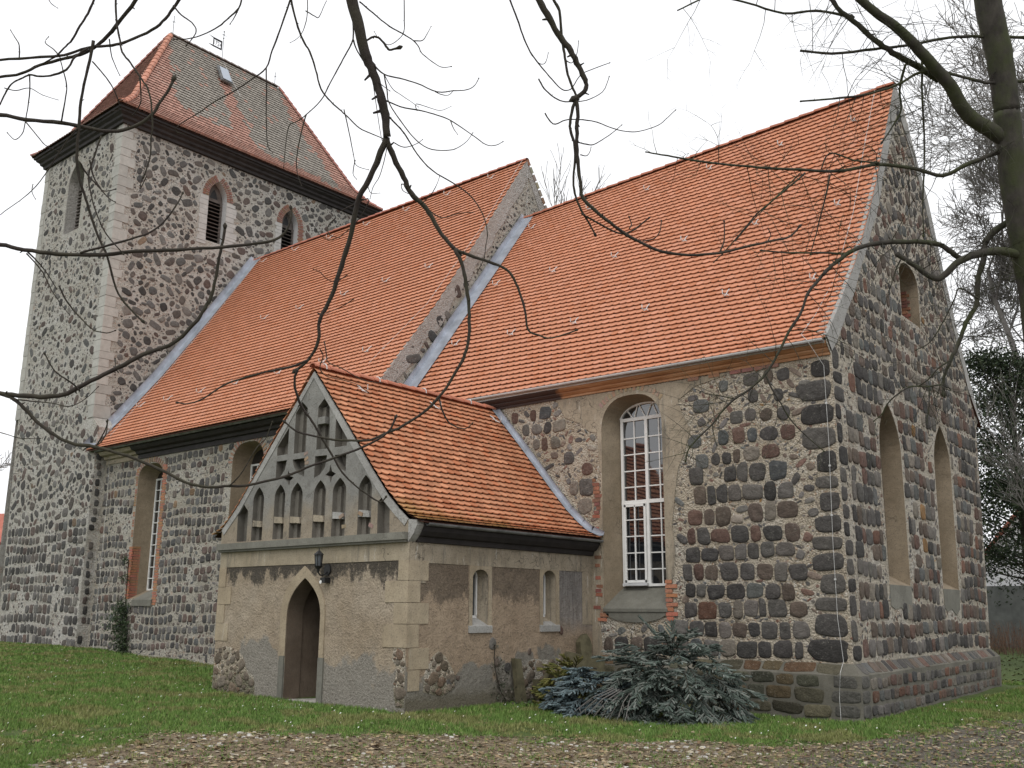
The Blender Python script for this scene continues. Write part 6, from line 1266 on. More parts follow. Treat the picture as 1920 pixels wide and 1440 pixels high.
"L":[[[0.561,-14.202,2.896,0.0146],[0.696,-14.082,2.877,0.0141],[0.795,-13.99,2.864,0.0137],[0.94,-13.862,2.866,0.0132],[1.084,-13.757,2.948,0.0127],[1.203,-13.669,3.024,0.0123],[1.32,-13.58,3.102,0.0118],[1.46,-13.47,3.18,0.0114],[1.56,-13.407,3.302,0.0109],[1.595,-13.384,3.381,0.0105],[1.614,-13.366,3.43,0.01],[1.64,-13.361,3.538,0.0096],[1.652,-13.361,3.617,0.0091],[1.681,-13.363,3.74,0.0086],[1.703,-13.365,3.839,0.0081]],[[0.608,-14.165,2.902,0.012],[0.695,-14.081,2.874,0.0116],[0.748,-14.027,2.845,0.0113],[0.787,-13.979,2.796,0.0109],[0.854,-13.893,2.693,0.0106],[0.957,-13.78,2.606,0.0102],[1.07,-13.679,2.583,0.0099],[1.202,-13.554,2.534,0.0095],[1.33,-13.424,2.461,0.0092],[1.434,-13.313,2.389,0.0088],[1.521,-13.23,2.366,0.0085],[1.612,-13.151,2.373,0.0081],[1.684,-13.085,2.377,0.0078],[1.853,-12.95,2.429,0.0074],[1.945,-12.878,2.478,0.0071],[2.076,-12.774,2.539,0.0068],[2.193,-12.68,2.598,0.0064],[2.269,-12.617,2.651,0.0061],[2.311,-12.581,2.701,0.0057],[2.332,-12.565,2.763,0.0054]],[[1.616,-13.154,2.372,0.004],[1.682,-13.14,2.423,0.0037],[1.735,-13.13,2.486,0.0035],[1.778,-13.116,2.559,0.0033],[1.809,-13.095,2.608,0.0031],[1.825,-13.077,2.636,0.0029],[1.858,-13.067,2.719,0.0027]],[[1.045,-13.793,2.891,0.0053],[1.051,-13.846,2.927,0.0049],[1.048,-13.909,2.955,0.0046],[1.04,-13.954,2.988,0.0042],[1.017,-13.996,3.066,0.0039]],[[1.07,-13.679,2.583,0.004],[1.111,-13.674,2.634,0.0035],[1.188,-13.689,2.684,0.0031],[1.237,-13.717,2.704,0.0026]],[[1.227,-13.672,2.995,0.004],[1.15,-13.651,3.036,0.0034],[1.09,-13.629,3.104,0.0027]],[[0.738,-14.037,2.845,0.004],[0.844,-13.964,2.83,0.0036],[0.964,-13.898,2.813,0.0032],[1.066,-13.854,2.789,0.0028],[1.172,-13.819,2.823,0.0024],[1.253,-13.796,2.882,0.0021]],[[1.009,-13.723,2.562,0.004],[1.02,-13.7,2.585,0.0037],[1.065,-13.662,2.601,0.0033],[1.113,-13.652,2.652,0.003],[1.146,-13.664,2.723,0.0027]],[[0.621,-14.084,2.677,0.0032],[0.747,-14.031,2.639,0.0027],[0.824,-13.989,2.616,0.0023],[0.893,-13.917,2.618,0.0018]],[[0.704,-14.332,3.713,0.0133],[0.818,-14.232,3.696,0.0126],[0.916,-14.139,3.668,0.012],[1.059,-14.007,3.647,0.0113],[1.213,-13.867,3.645,0.0106],[1.37,-13.73,3.667,0.01],[1.547,-13.57,3.684,0.0094],[1.748,-13.39,3.705,0.0087],[1.903,-13.25,3.735,0.0081],[1.966,-13.188,3.764,0.0074],[2.007,-13.155,3.82,0.0067],[2.028,-13.147,3.899,0.0061],[2.028,-13.15,3.941,0.0054]],[[1.157,-13.933,3.652,0.0066],[1.32,-13.833,3.693,0.0062],[1.479,-13.734,3.741,0.0057],[1.56,-13.688,3.789,0.0053],[1.612,-13.659,3.859,0.0048],[1.645,-13.636,3.928,0.0044],[1.656,-13.624,3.975,0.004]],[[0.931,-14.124,3.656,0.0046],[0.922,-14.061,3.619,0.004],[0.952,-14.006,3.547,0.0033],[0.975,-13.963,3.474,0.0027]],[[1.038,-13.977,3.472,0.0053],[1.045,-13.925,3.389,0.0048],[1.087,-13.859,3.302,0.0043],[1.146,-13.804,3.231,0.0037],[1.22,-13.761,3.208,0.0032],[1.27,-13.741,3.216,0.0026]],[[0.925,-14.126,3.647,0.0046],[0.975,-14.047,3.546,0.0038],[1.012,-13.99,3.427,0.0029],[1.107,-13.93,3.297,0.002]],[[0.808,-14.463,4.424,0.012],[0.915,-14.361,4.414,0.0116],[1.018,-14.255,4.392,0.0112],[1.156,-14.121,4.381,0.0108],[1.257,-14.013,4.358,0.0104],[1.348,-13.917,4.347,0.0101],[1.434,-13.837,4.377,0.0097],[1.517,-13.777,4.451,0.0093],[1.556,-13.756,4.524,0.0089],[1.596,-13.736,4.592,0.0085],[1.623,-13.727,4.648,0.0081]],[[1.388,-14.096,4.822,0.0093],[1.341,-14.09,4.672,0.009],[1.28,-14.08,4.488,0.0086],[1.243,-14.058,4.345,0.0083],[1.199,-14.031,4.185,0.008],[1.181,-13.99,4.061,0.0077],[1.178,-13.945,3.976,0.0074],[1.171,-13.894,3.867,0.0071],[1.169,-13.846,3.779,0.0067],[1.179,-13.78,3.659,0.0064],[1.177,-13.713,3.496,0.0061],[1.206,-13.644,3.395,0.0058],[1.248,-13.577,3.322,0.0054]],[[1.273,-13.991,4.164,0.0053],[1.271,-13.959,4.078,0.0047],[1.31,-13.924,3.998,0.004],[1.362,-13.897,3.937,0.0033],[1.397,-13.882,3.913,0.0026]],[[1.23,-14.023,4.149,0.0053],[1.23,-13.981,4.099,0.0047],[1.264,-13.935,4.04,0.004],[1.298,-13.902,3.999,0.0033],[1.336,-13.86,4.013,0.0027]],[[1.344,-13.973,4.296,0.0053],[1.311,-13.982,4.188,0.005],[1.282,-13.991,4.063,0.0046],[1.294,-13.965,3.939,0.0043],[1.316,-13.923,3.819,0.0039],[1.337,-13.878,3.733,0.0036],[1.381,-13.797,3.635,0.0033]],[[1.734,-13.929,5.223,0.012],[1.585,-13.974,5.06,0.0115],[1.468,-14.008,4.939,0.011],[1.394,-14.029,4.874,0.0105],[1.316,-14.062,4.82,0.01],[1.246,-14.102,4.788,0.0094],[1.171,-14.156,4.764,0.0089],[1.062,-14.239,4.727,0.0083],[0.977,-14.3,4.677,0.0078],[0.884,-14.377,4.656,0.0073],[0.789,-14.452,4.637,0.0067]],[[1.832,-13.81,5.107,0.0093],[1.764,-13.829,5.031,0.009],[1.697,-13.848,4.958,0.0088],[1.623,-13.882,4.9,0.0085],[1.507,-13.957,4.839,0.0083],[1.436,-14.013,4.813,0.008],[1.336,-14.101,4.794,0.0077],[1.236,-14.186,4.748,0.0075],[1.143,-14.276,4.728,0.0072],[0.982,-14.424,4.704,0.0069],[0.902,-14.505,4.697,0.0066]],[[1.435,-14.135,5.075,0.0066],[1.391,-14.148,4.968,0.0063],[1.349,-14.165,4.895,0.006],[1.303,-14.18,4.819,0.0056],[1.266,-14.193,4.79,0.0053],[1.202,-14.214,4.741,0.005],[1.158,-14.226,4.73,0.0047],[1.044,-14.283,4.682,0.0044],[0.964,-14.323,4.664,0.004]],[[1.357,-14.11,4.781,0.0066],[1.304,-14.154,4.72,0.0064],[1.27,-14.178,4.645,0.0061],[1.206,-14.234,4.607,0.0058],[1.157,-14.282,4.6,0.0055],[1.129,-14.312,4.606,0.0053],[1.084,-14.342,4.583,0.005],[1.04,-14.367,4.558,0.0047],[1.0,-14.379,4.508,0.0045],[0.962,-14.385,4.453,0.0042],[0.901,-14.409,4.382,0.004]],[[1.529,-14.074,5.134,0.0066],[1.529,-14.064,5.037,0.0064],[1.53,-14.045,4.907,0.0062],[1.544,-14.026,4.813,0.006],[1.557,-14.009,4.726,0.0058],[1.597,-13.973,4.658,0.0056],[1.631,-13.94,4.591,0.0054],[1.657,-13.915,4.54,0.0052],[1.675,-13.9,4.507,0.005],[1.682,-13.877,4.433,0.0048],[1.679,-13.864,4.374,0.0046],[1.671,-13.848,4.303,0.0045],[1.651,-13.839,4.226,0.0043],[1.635,-13.825,4.146,0.0041],[1.588,-13.825,4.032,0.0039]],[[1.558,-13.892,4.62,0.0046],[1.55,-13.874,4.548,0.004],[1.518,-13.853,4.486,0.0033],[1.427,-13.842,4.455,0.0027]],[[1.083,-14.295,4.632,0.004],[1.041,-14.266,4.527,0.0036],[0.989,-14.249,4.402,0.0032],[0.963,-14.247,4.328,0.0028],[0.935,-14.272,4.288,0.0024],[0.924,-14.309,4.316,0.002]],[[1.027,-14.263,4.373,0.004],[1.1,-14.219,4.278,0.0033],[1.125,-14.18,4.229,0.0026],[1.155,-14.122,4.206,0.002]],[[1.182,-14.133,4.374,0.0046],[1.214,-14.14,4.486,0.0042],[1.255,-14.159,4.563,0.0036],[1.284,-14.202,4.631,0.0031],[1.305,-14.231,4.67,0.0026]],[[1.224,-14.21,4.741,0.004],[1.161,-14.217,4.8,0.0033],[1.085,-14.235,4.863,0.0027],[1.089,-14.225,4.901,0.002]],[[1.051,-14.351,4.726,0.004],[1.072,-14.367,4.787,0.0033],[1.054,-14.388,4.834,0.0027],[1.0,-14.396,4.897,0.002]],[[1.457,-14.042,4.831,0.004],[1.421,-14.006,4.771,0.0033],[1.394,-13.966,4.733,0.0026],[1.404,-13.936,4.675,0.0019]],[[1.365,-14.081,4.707,0.0042],[1.398,-14.022,4.638,0.0038],[1.407,-13.966,4.576,0.0033],[1.393,-13.92,4.518,0.0028],[1.363,-13.9,4.483,0.0024],[1.323,-13.918,4.483,0.0019]],[[1.761,-13.843,5.018,0.0046],[1.796,-13.808,4.96,0.0042],[1.844,-13.767,4.913,0.0038],[1.856,-13.743,4.867,0.0034],[1.819,-13.743,4.831,0.0031],[1.769,-13.744,4.813,0.0027]],[[2.071,-13.601,5.079,0.0053],[2.05,-13.606,5.0,0.0049],[2.014,-13.639,4.941,0.0044],[1.973,-13.676,4.879,0.004],[1.906,-13.73,4.829,0.0035],[1.845,-13.774,4.808,0.0031],[1.774,-13.821,4.808,0.0026]],[[2.044,-13.601,5.006,0.004],[1.973,-13.58,4.989,0.003],[1.933,-13.579,4.965,0.002]],[[1.246,-14.068,4.339,0.004],[1.184,-14.091,4.268,0.0037],[1.125,-14.114,4.179,0.0033],[1.037,-14.148,4.046,0.003],[0.948,-14.188,3.96,0.0027],[0.84,-14.236,3.893,0.0023],[0.732,-14.271,3.829,0.002]],[[0.962,-14.374,4.558,0.0029],[1.01,-14.329,4.544,0.0026],[1.048,-14.275,4.57,0.0023],[1.075,-14.209,4.546,0.0019],[1.127,-14.145,4.525,0.0016]],[[1.508,-13.768,4.077,0.0029],[1.445,-13.768,4.014,0.0023],[1.532,-13.789,4.16,0.0016]],[[1.009,-14.173,4.03,0.0027],[1.016,-14.176,3.978,0.0021],[1.013,-14.153,3.947,0.0016]],[[1.217,-14.322,5.088,0.0029],[1.23,-14.291,5.03,0.0023],[1.191,-14.234,5.043,0.0016]]],
"B":[[[3.043,-12.239,5.493,0.0217],[3.075,-12.173,5.365,0.0206],[3.109,-12.11,5.253,0.0196],[3.143,-12.047,5.142,0.0185],[3.182,-11.99,5.062,0.0174],[3.205,-11.941,4.966,0.0163],[3.224,-11.901,4.886,0.0152],[3.215,-11.89,4.828,0.0141],[3.171,-11.914,4.783,0.013]],[[3.166,-11.918,4.783,0.013],[3.157,-11.892,4.66,0.0126],[3.136,-11.876,4.529,0.0122],[3.125,-11.852,4.399,0.0117],[3.123,-11.824,4.272,0.0113],[3.123,-11.798,4.164,0.0109],[3.173,-11.741,4.092,0.0104],[3.237,-11.67,4.014,0.01],[3.304,-11.596,3.943,0.0096],[3.373,-11.526,3.892,0.0091],[3.448,-11.447,3.845,0.0087],[3.575,-11.332,3.824,0.0083],[3.723,-11.207,3.839,0.0079],[3.882,-11.08,3.887,0.0075],[3.968,-11.006,3.916,0.007],[4.04,-10.94,3.939,0.0066],[4.076,-10.907,3.969,0.0062],[4.102,-10.883,4.012,0.0058]],[[3.152,-12.138,5.462,0.0101],[3.148,-12.112,5.366,0.0097],[3.163,-12.078,5.299,0.0093],[3.151,-12.042,5.145,0.0089],[3.149,-12.013,5.046,0.0085],[3.146,-11.984,4.943,0.0081],[3.156,-11.948,4.853,0.0077],[3.169,-11.917,4.789,0.0072]],[[3.162,-11.919,4.773,0.0101],[3.123,-11.917,4.661,0.0096],[3.113,-11.906,4.586,0.009],[3.12,-11.872,4.483,0.0084],[3.106,-11.855,4.386,0.0079],[3.081,-11.839,4.275,0.0073],[3.077,-11.807,4.181,0.0068],[3.086,-11.765,4.104,0.0062],[3.103,-11.717,4.044,0.0057],[3.116,-11.669,3.979,0.0051]],[[3.089,-11.769,4.084,0.0058],[3.133,-11.69,4.046,0.0056],[3.2,-11.586,3.997,0.0054],[3.239,-11.526,3.989,0.0051],[3.29,-11.482,4.018,0.0049],[3.336,-11.459,4.056,0.0046],[3.37,-11.451,4.078,0.0044]],[[3.303,-11.562,3.996,0.0043],[3.276,-11.495,4.053,0.0037],[3.268,-11.506,4.094,0.0029]],[[3.354,-11.495,3.92,0.0043],[3.417,-11.473,3.925,0.0038],[3.444,-11.439,3.974,0.0034],[3.445,-11.417,4.051,0.0029]],[[3.711,-11.177,3.858,0.0051],[3.734,-11.159,3.935,0.0044],[3.746,-11.172,4.044,0.0036]],[[3.947,-10.998,3.924,0.0036],[3.951,-10.963,3.976,0.0033],[3.963,-11.015,3.992,0.0029]],[[2.938,-12.308,5.428,0.0058],[2.937,-12.286,5.366,0.0055],[2.953,-12.231,5.257,0.0052],[2.958,-12.186,5.167,0.0049],[2.972,-12.129,5.071,0.0046],[2.997,-12.07,5.004,0.0042],[3.026,-12.006,4.938,0.0039],[3.066,-11.933,4.868,0.0036],[3.104,-11.888,4.874,0.0033],[3.148,-11.863,4.95,0.003],[3.184,-11.838,4.986,0.0027],[3.304,-11.752,5.042,0.0024]],[[3.005,-12.086,4.891,0.0051],[3.027,-12.061,4.832,0.0047],[3.058,-12.02,4.785,0.0042],[3.101,-11.969,4.755,0.0038],[3.149,-11.923,4.758,0.0034],[3.213,-11.872,4.765,0.003],[3.3,-11.824,4.812,0.0026],[3.352,-11.827,4.89,0.0022]],[[3.005,-12.023,4.686,0.0043],[3.021,-11.989,4.637,0.0042],[3.04,-11.96,4.625,0.004],[3.084,-11.92,4.655,0.0038],[3.142,-11.86,4.664,0.0036],[3.213,-11.784,4.657,0.0035],[3.242,-11.744,4.645,0.0033],[3.295,-11.681,4.62,0.0031],[3.356,-11.619,4.607,0.0029],[3.414,-11.569,4.615,0.0027],[3.498,-11.509,4.648,0.0026],[3.547,-11.485,4.689,0.0024],[3.597,-11.464,4.735,0.0022]],[[3.131,-11.865,4.514,0.0043],[3.173,-11.833,4.498,0.0039],[3.205,-11.794,4.5,0.0035],[3.255,-11.743,4.547,0.0031],[3.294,-11.706,4.589,0.0026],[3.339,-11.683,4.63,0.0022]],[[3.135,-11.838,4.437,0.0036],[3.156,-11.8,4.438,0.0031],[3.148,-11.753,4.484,0.0025],[3.137,-11.724,4.531,0.0019]],[[2.989,-12.15,5.054,0.0036],[3.011,-12.094,4.995,0.003],[3.015,-12.034,5.021,0.0025],[3.021,-12.009,5.098,0.0019]],[[3.144,-12.007,5.013,0.0036],[3.177,-11.974,4.987,0.003],[3.233,-11.995,5.02,0.0024],[3.28,-12.042,5.059,0.0019]]],
"R":[[[4.419,-6.629,8.483,0.1317],[4.435,-6.518,8.163,0.1308],[4.417,-6.434,7.842,0.1299],[4.42,-6.35,7.575,0.129],[4.427,-6.262,7.309,0.128],[4.422,-6.185,7.042,0.1271],[4.404,-6.102,6.721,0.1262]],[[4.404,-6.102,6.721,0.1262],[4.382,-6.022,6.401,0.1306],[4.361,-5.942,6.081,0.135],[4.356,-5.831,5.707,0.1394],[4.356,-5.717,5.333,0.1438],[4.349,-5.576,4.853,0.1482],[4.302,-5.386,4.105,0.1526],[4.239,-5.194,3.304,0.1569],[4.133,-4.956,2.236,0.1613],[3.979,-4.676,0.901,0.1657],[3.86,-4.482,-0.061,0.1701]],[[3.346,-7.817,7.997,0.035],[3.464,-7.621,7.719,0.0391],[3.594,-7.435,7.538,0.0432],[3.716,-7.266,7.423,0.0474],[3.822,-7.09,7.275,0.0516],[3.888,-6.951,7.161,0.0559],[3.979,-6.771,7.001,0.0602],[4.036,-6.633,6.892,0.0646],[4.066,-6.512,6.755,0.069],[4.129,-6.374,6.63,0.0734],[4.226,-6.228,6.549,0.0778],[4.351,-6.062,6.443,0.0821]],[[3.201,-7.685,7.894,0.0214],[3.275,-7.568,7.649,0.0234],[3.382,-7.447,7.514,0.0254],[3.518,-7.269,7.341,0.0275],[3.628,-7.106,7.232,0.0296],[3.728,-6.944,7.167,0.0318],[3.815,-6.785,7.117,0.034],[3.913,-6.612,7.038,0.0362]],[[1.544,-8.499,6.255,0.0072],[1.652,-8.367,6.242,0.0084],[1.762,-8.237,6.227,0.0096],[1.996,-7.999,6.185,0.0108],[2.277,-7.732,6.158,0.0121],[2.438,-7.578,6.148,0.0133],[2.685,-7.357,6.137,0.0145],[2.977,-7.105,6.124,0.0157],[3.194,-6.938,6.173,0.0169],[3.345,-6.82,6.189,0.0181],[3.605,-6.595,6.146,0.0193],[3.807,-6.411,6.081,0.0205],[4.004,-6.281,6.188,0.0217],[4.216,-6.134,6.291,0.0229],[4.362,-6.031,6.374,0.0241]],[[3.351,-6.652,5.27,0.0216],[3.442,-6.547,5.181,0.0245],[3.541,-6.439,5.074,0.0274],[3.635,-6.354,5.013,0.0303],[3.72,-6.309,5.069,0.0332],[3.823,-6.256,5.176,0.0361],[3.974,-6.142,5.259,0.0391],[4.136,-5.989,5.3,0.0421],[4.256,-5.843,5.291,0.0452],[4.344,-5.702,5.253,0.0483]],[[2.757,-7.127,5.043,0.0191],[2.83,-7.057,5.143,0.0202],[2.91,-6.992,5.224,0.0213],[3.052,-6.896,5.328,0.0224],[3.252,-6.744,5.382,0.0235],[3.518,-6.527,5.394,0.0245],[3.628,-6.428,5.385,0.0256],[3.717,-6.332,5.357,0.0267],[3.791,-6.218,5.275,0.0278],[3.85,-6.112,5.234,0.029]],[[2.744,-7.095,5.054,0.0168],[2.606,-7.173,4.863,0.0159],[2.518,-7.2,4.647,0.0151],[2.416,-7.251,4.485,0.0143],[2.277,-7.296,4.218,0.0135],[2.174,-7.333,4.054,0.0127],[2.021,-7.408,3.901,0.0119],[1.889,-7.474,3.808,0.0111],[1.768,-7.517,3.695,0.0104],[1.659,-7.54,3.566,0.0096],[1.52,-7.585,3.437,0.0088],[1.41,-7.608,3.318,0.008],[1.363,-7.587,3.22,0.0072]],[[2.135,-7.251,4.059,0.0096],[2.173,-7.202,3.916,0.0088],[2.212,-7.138,3.805,0.008],[2.245,-7.051,3.681,0.0072],[2.279,-6.96,3.58,0.0064],[2.36,-6.825,3.451,0.0056],[2.461,-6.694,3.319,0.0048]],[[1.738,-7.176,3.88,0.0074],[1.66,-7.353,3.894,0.0061],[1.604,-7.534,3.893,0.0048],[1.546,-7.65,3.926,0.0036]],[[1.839,-7.374,3.832,0.0048],[1.647,-7.452,3.8,0.0042],[1.481,-7.6,3.775,0.0036],[1.377,-7.746,3.775,0.0029]],[[1.609,-7.446,3.586,0.0061],[1.627,-7.467,3.469,0.0048],[1.628,-7.409,3.366,0.0036]],[[4.329,-5.564,5.893,0.0396],[4.244,-5.594,5.756,0.0376],[4.096,-5.693,5.643,0.0355],[4.001,-5.755,5.528,0.0334],[3.98,-5.778,5.46,0.0313],[3.941,-5.785,5.265,0.0291],[3.889,-5.813,5.081,0.027],[3.85,-5.814,4.837,0.0249],[3.746,-5.885,4.637,0.0228],[3.675,-5.926,4.44,0.0207],[3.583,-5.98,4.238,0.0186],[3.514,-6.015,4.066,0.0165],[3.494,-6.009,3.918,0.0145]],[[3.632,-6.162,4.194,0.0095],[3.53,-6.225,4.119,0.0079],[3.419,-6.236,4.011,0.0064],[3.318,-6.176,3.981,0.0048]],[[3.957,-6.179,4.78,0.0094],[3.829,-6.301,4.888,0.0085],[3.762,-6.275,4.796,0.0076],[3.632,-6.243,4.603,0.0067],[3.479,-6.229,4.408,0.0058],[3.349,-6.259,4.339,0.0048]],[[3.532,-6.141,3.967,0.0096],[3.417,-6.25,3.937,0.0086],[3.268,-6.362,3.932,0.0076],[3.093,-6.426,3.812,0.0067],[2.995,-6.408,3.688,0.0058],[2.909,-6.411,3.626,0.0048]],[[3.356,-6.01,3.977,0.0073],[3.353,-6.056,3.783,0.006],[3.316,-6.051,3.621,0.0048],[3.317,-6.025,3.485,0.0036]],[[3.831,-6.835,7.178,0.012],[3.777,-6.75,6.863,0.0112],[3.742,-6.669,6.652,0.0104],[3.715,-6.598,6.48,0.0097],[3.666,-6.526,6.177,0.0089],[3.602,-6.474,5.816,0.0081],[3.568,-6.427,5.488,0.0072]],[[3.677,-6.864,7.194,0.0145],[3.616,-6.849,7.042,0.0131],[3.577,-6.812,6.921,0.0116],[3.562,-6.759,6.767,0.0102],[3.479,-6.794,6.599,0.0087],[3.382,-6.87,6.421,0.0072]],[[2.835,-7.605,6.75,0.0095],[3.09,-7.405,6.776,0.0105],[3.347,-7.211,6.81,0.0116],[3.61,-7.023,6.904,0.0126],[3.833,-6.862,7.044,0.0136],[4.071,-6.619,7.036,0.0147],[4.299,-6.347,6.984,0.0158],[4.584,-6.046,7.032,0.0169]],[[2.885,-7.638,7.289,0.012],[3.141,-7.448,7.248,0.0128],[3.482,-7.18,7.291,0.0136],[3.732,-6.958,7.341,0.0144],[4.069,-6.66,7.442,0.0152],[4.316,-6.422,7.472,0.0161],[4.648,-6.126,7.47,0.0169]],[[2.815,-7.115,6.193,0.0073],[2.908,-7.09,6.354,0.0081],[3.099,-6.96,6.266,0.0089],[3.287,-6.884,6.207,0.0097]],[[2.961,-7.275,6.031,0.0095],[2.911,-7.267,5.855,0.0083],[2.825,-7.228,5.659,0.0072],[2.732,-7.172,5.469,0.006],[2.65,-7.141,5.295,0.0048]],[[2.072,-8.676,7.558,0.0071],[2.298,-8.419,7.747,0.0085],[2.546,-8.094,7.75,0.0101],[2.801,-7.779,7.682,0.0116],[3.049,-7.552,7.725,0.013],[3.292,-7.329,7.674,0.0145]],[[2.647,-7.271,6.138,0.0073],[2.492,-7.339,5.98,0.0067],[2.353,-7.443,5.805,0.0061],[2.223,-7.563,5.623,0.0054],[2.081,-7.659,5.424,0.0048]],[[2.8,-7.507,6.011,0.0095],[2.654,-7.58,5.877,0.0087],[2.501,-7.637,5.756,0.0079],[2.34,-7.679,5.641,0.0072],[2.192,-7.693,5.502,0.0064],[1.994,-7.736,5.305,0.0056],[1.881,-7.761,5.209,0.0048]],[[2.93,-6.826,5.314,0.0121],[2.73,-7.061,5.305,0.0105],[2.476,-7.267,5.305,0.0089],[2.275,-7.463,5.319,0.0072]]]}

# ================================================================== TREES
def catmull(P, n):
    out = []; m_ = len(P)
    for i in range(m_-1):
        p0, p1, p2, p3 = P[max(0, i-1)], P[i], P[i+1], P[min(m_-1, i+2)]
        for k in range(n):
            t = k/n; out.append([.5*((2*b)+(c-a)*t+(2*a-5*b+4*c-d)*t*t+(3*b-3*c+d-a)*t**3) for a, b, c, d in zip(p0, p1, p2, p3)])
    out.append(list(P[-1])); return out
def limb(mb, data, sides=None, knots=True):
    P = catmull(data, 4); R = [max(.0012, p[3]) for p in P]; pts = []
    for i, p in enumerate(P):
        j = R[i]*(.22 if R[i] < .03 else .04); R[i] *= random.uniform(.92, 1.10) if R[i] < .03 else random.uniform(.985, 1.015); pts.append(Vector(p[:3])+Vector((random.uniform(-j, j), random.uniform(-j, j), random.uniform(-j, j))))
    mb.tube(pts, R, sides or (12 if max(R) > .03 else 6))
    if knots:
        for i in range(2, len(pts)-1, 3):
            if random.random() < .45 and R[i] < .03:
                d = Vector([random.uniform(-1, 1) for _ in range(3)]).normalized(); mb.tube([pts[i], pts[i]+d*R[i]*2.6], [R[i]*.55, R[i]*.25], 4)
        t = (pts[-1]-pts[-2]).normalized(); r = R[-1]
        if r < .02: mb.tube([pts[-1]-t*r, pts[-1]+t*r*2.2, pts[-1]+t*r*4.5], [r, r*1.9, r*.5], 5)
    return pts, R
def twig(mb, p, d, L, r, depth, bias, bend=.5):
    n = max(3, int(L/.12)); pts = [p]; c = p.copy(); d = d.normalized()
    for i in range(n):
        d = (d+Vector([random.uniform(-1, 1)*bend*.35 for _ in range(3)])+bias*.10).normalized(); c = c+d*(L/n); pts.append(c.copy())
    mb.tube(pts, [r*(1-.7*i/n) for i in range(n+1)], 3 if r < .006 else 4, cap=False)
    if depth > 0:
        for i in range(1, n+1):
            if random.random() < .62:
                q = (pts[i]-pts[i-1]).normalized(); s_ = q.cross(Vector([random.uniform(-1, 1) for _ in range(3)])).normalized()
                twig(mb, pts[i], q*.7+s_*.8, L*random.uniform(.3, .55), r*.55, depth-1, bias, bend)
def hangtree(name, label, trunk, systems, mat, links, twigs=None):
    t = thing(name, trunk[0][:3], label, 'tree'); mb = MB()
    limb(mb, trunk, 14, False); mb.obj('trunk', mat, t, smooth=True)
    for data in systems:
        mb = MB(); pts, R = limb(mb, data)
        if twigs: twigs(mb, pts, R)
        mb.obj('branch', mat, t, smooth=True)
    for l in links: mb = MB(); limb(mb, l, 8, False); mb.obj('branch', mat, t)
def tops(systems):
    """entry points above the frame that a hidden limb must feed"""
    return [d[0] for d in systems if (Vector(d[0][:3])-CAM).dot(cU)/(Vector(d[0][:3])-CAM).dot(cF) > .395]
A_, T_, L_, B_, R_ = BR['A'], BR['T'], BR['L'], BR['B'], BR['R']
# hanging branches in the middle: the tree itself stands behind the viewer
tr = [[9.5, -20.5, -.1, .34], [9.4, -20.4, 2.5, .28], [9.2, -20.2, 5.0, .24], [8.8, -19.8, 7.5, .20], [8.3, -19.2, 9.5, .15], [8.0, -18.6, 12, .08]]
links = []
for d in (A_[0], T_[0], T_[2], B_[0], B_[2]):
    e = d[0]; links.append([[8.7, -19.7, 7.8, .09], [(8.5+e[0])/2, (-19.6+e[1])/2, max(e[2]+1.6, 8.2), max(.05, e[3]*1.4)], [e[0]*.8+8.5*.2, e[1]*.8-19.6*.2, e[2]+1.2, e[3]*1.15], [e[0], e[1], e[2], e[3]]])
hangtree('overhanging_tree', 'bare tree whose long drooping branches hang down in the middle of the view', tr, A_+T_+B_, 'bark', links)
trl = [[-1.5, -17.5, -.1, .30], [-1.4, -17.3, 2.2, .25], [-1.3, -17.0, 4.4, .21], [-1.0, -16.6, 6.6, .16], [-.6, -16.3, 9, .10]]
links = []
def offview(p):
    v = Vector(p[:3])-CAM; z = v.dot(cF); return abs(v.dot(cR)/z) > .53 or v.dot(cU)/z > .40
for d in L_:
    e = d[0]
    if not offview(e): continue
    e = list(e); q = min(max(e[2], 2.5), 7.5); links.append([[-1.3, -17.0, q-.6, max(.04, e[3]*1.5)], [(e[0]-1.3)/2, (e[1]-17)/2, (q+e[2])/2+.1, e[3]*1.25], [e[0], e[1], e[2], e[3]]])
hangtree('leaning_tree', 'bare tree just outside the left edge whose dark sweeping branches cross the tower', trl, L_, 'bark', links)
def rtw(mb, pts, R):
    for i in range(1, len(pts)):
        if R[i] < .05 and random.random() < .60*(1 if R[i] > .006 else .7):
            q = (pts[i]-pts[i-1]).normalized(); s_ = q.cross(Vector([random.uniform(-1, 1) for _ in range(3)])).normalized()
            twig(mb, pts[i], q*.3*random.choice((-1, 1))+s_, random.uniform(.35, .85), max(.0028, min(.005, R[i]*.5)), 2, Vector((-.3, 0, -.6)))
hangtree('mossy_tree', 'mossy bare tree rising at the right edge in front of the choir gable', [list(p) for p in R_[0][::-1]] if False else [list(p) for p in R_[1][::-1]], [R_[0]]+R_[2:], 'mossy_bark', [[[R_[0][0][0], R_[0][0][1], R_[0][0][2], R_[0][0][3]], [3.2, -6.2, 11.5, .08], [2.8, -6.0, 13.5, .03]]], rtw)

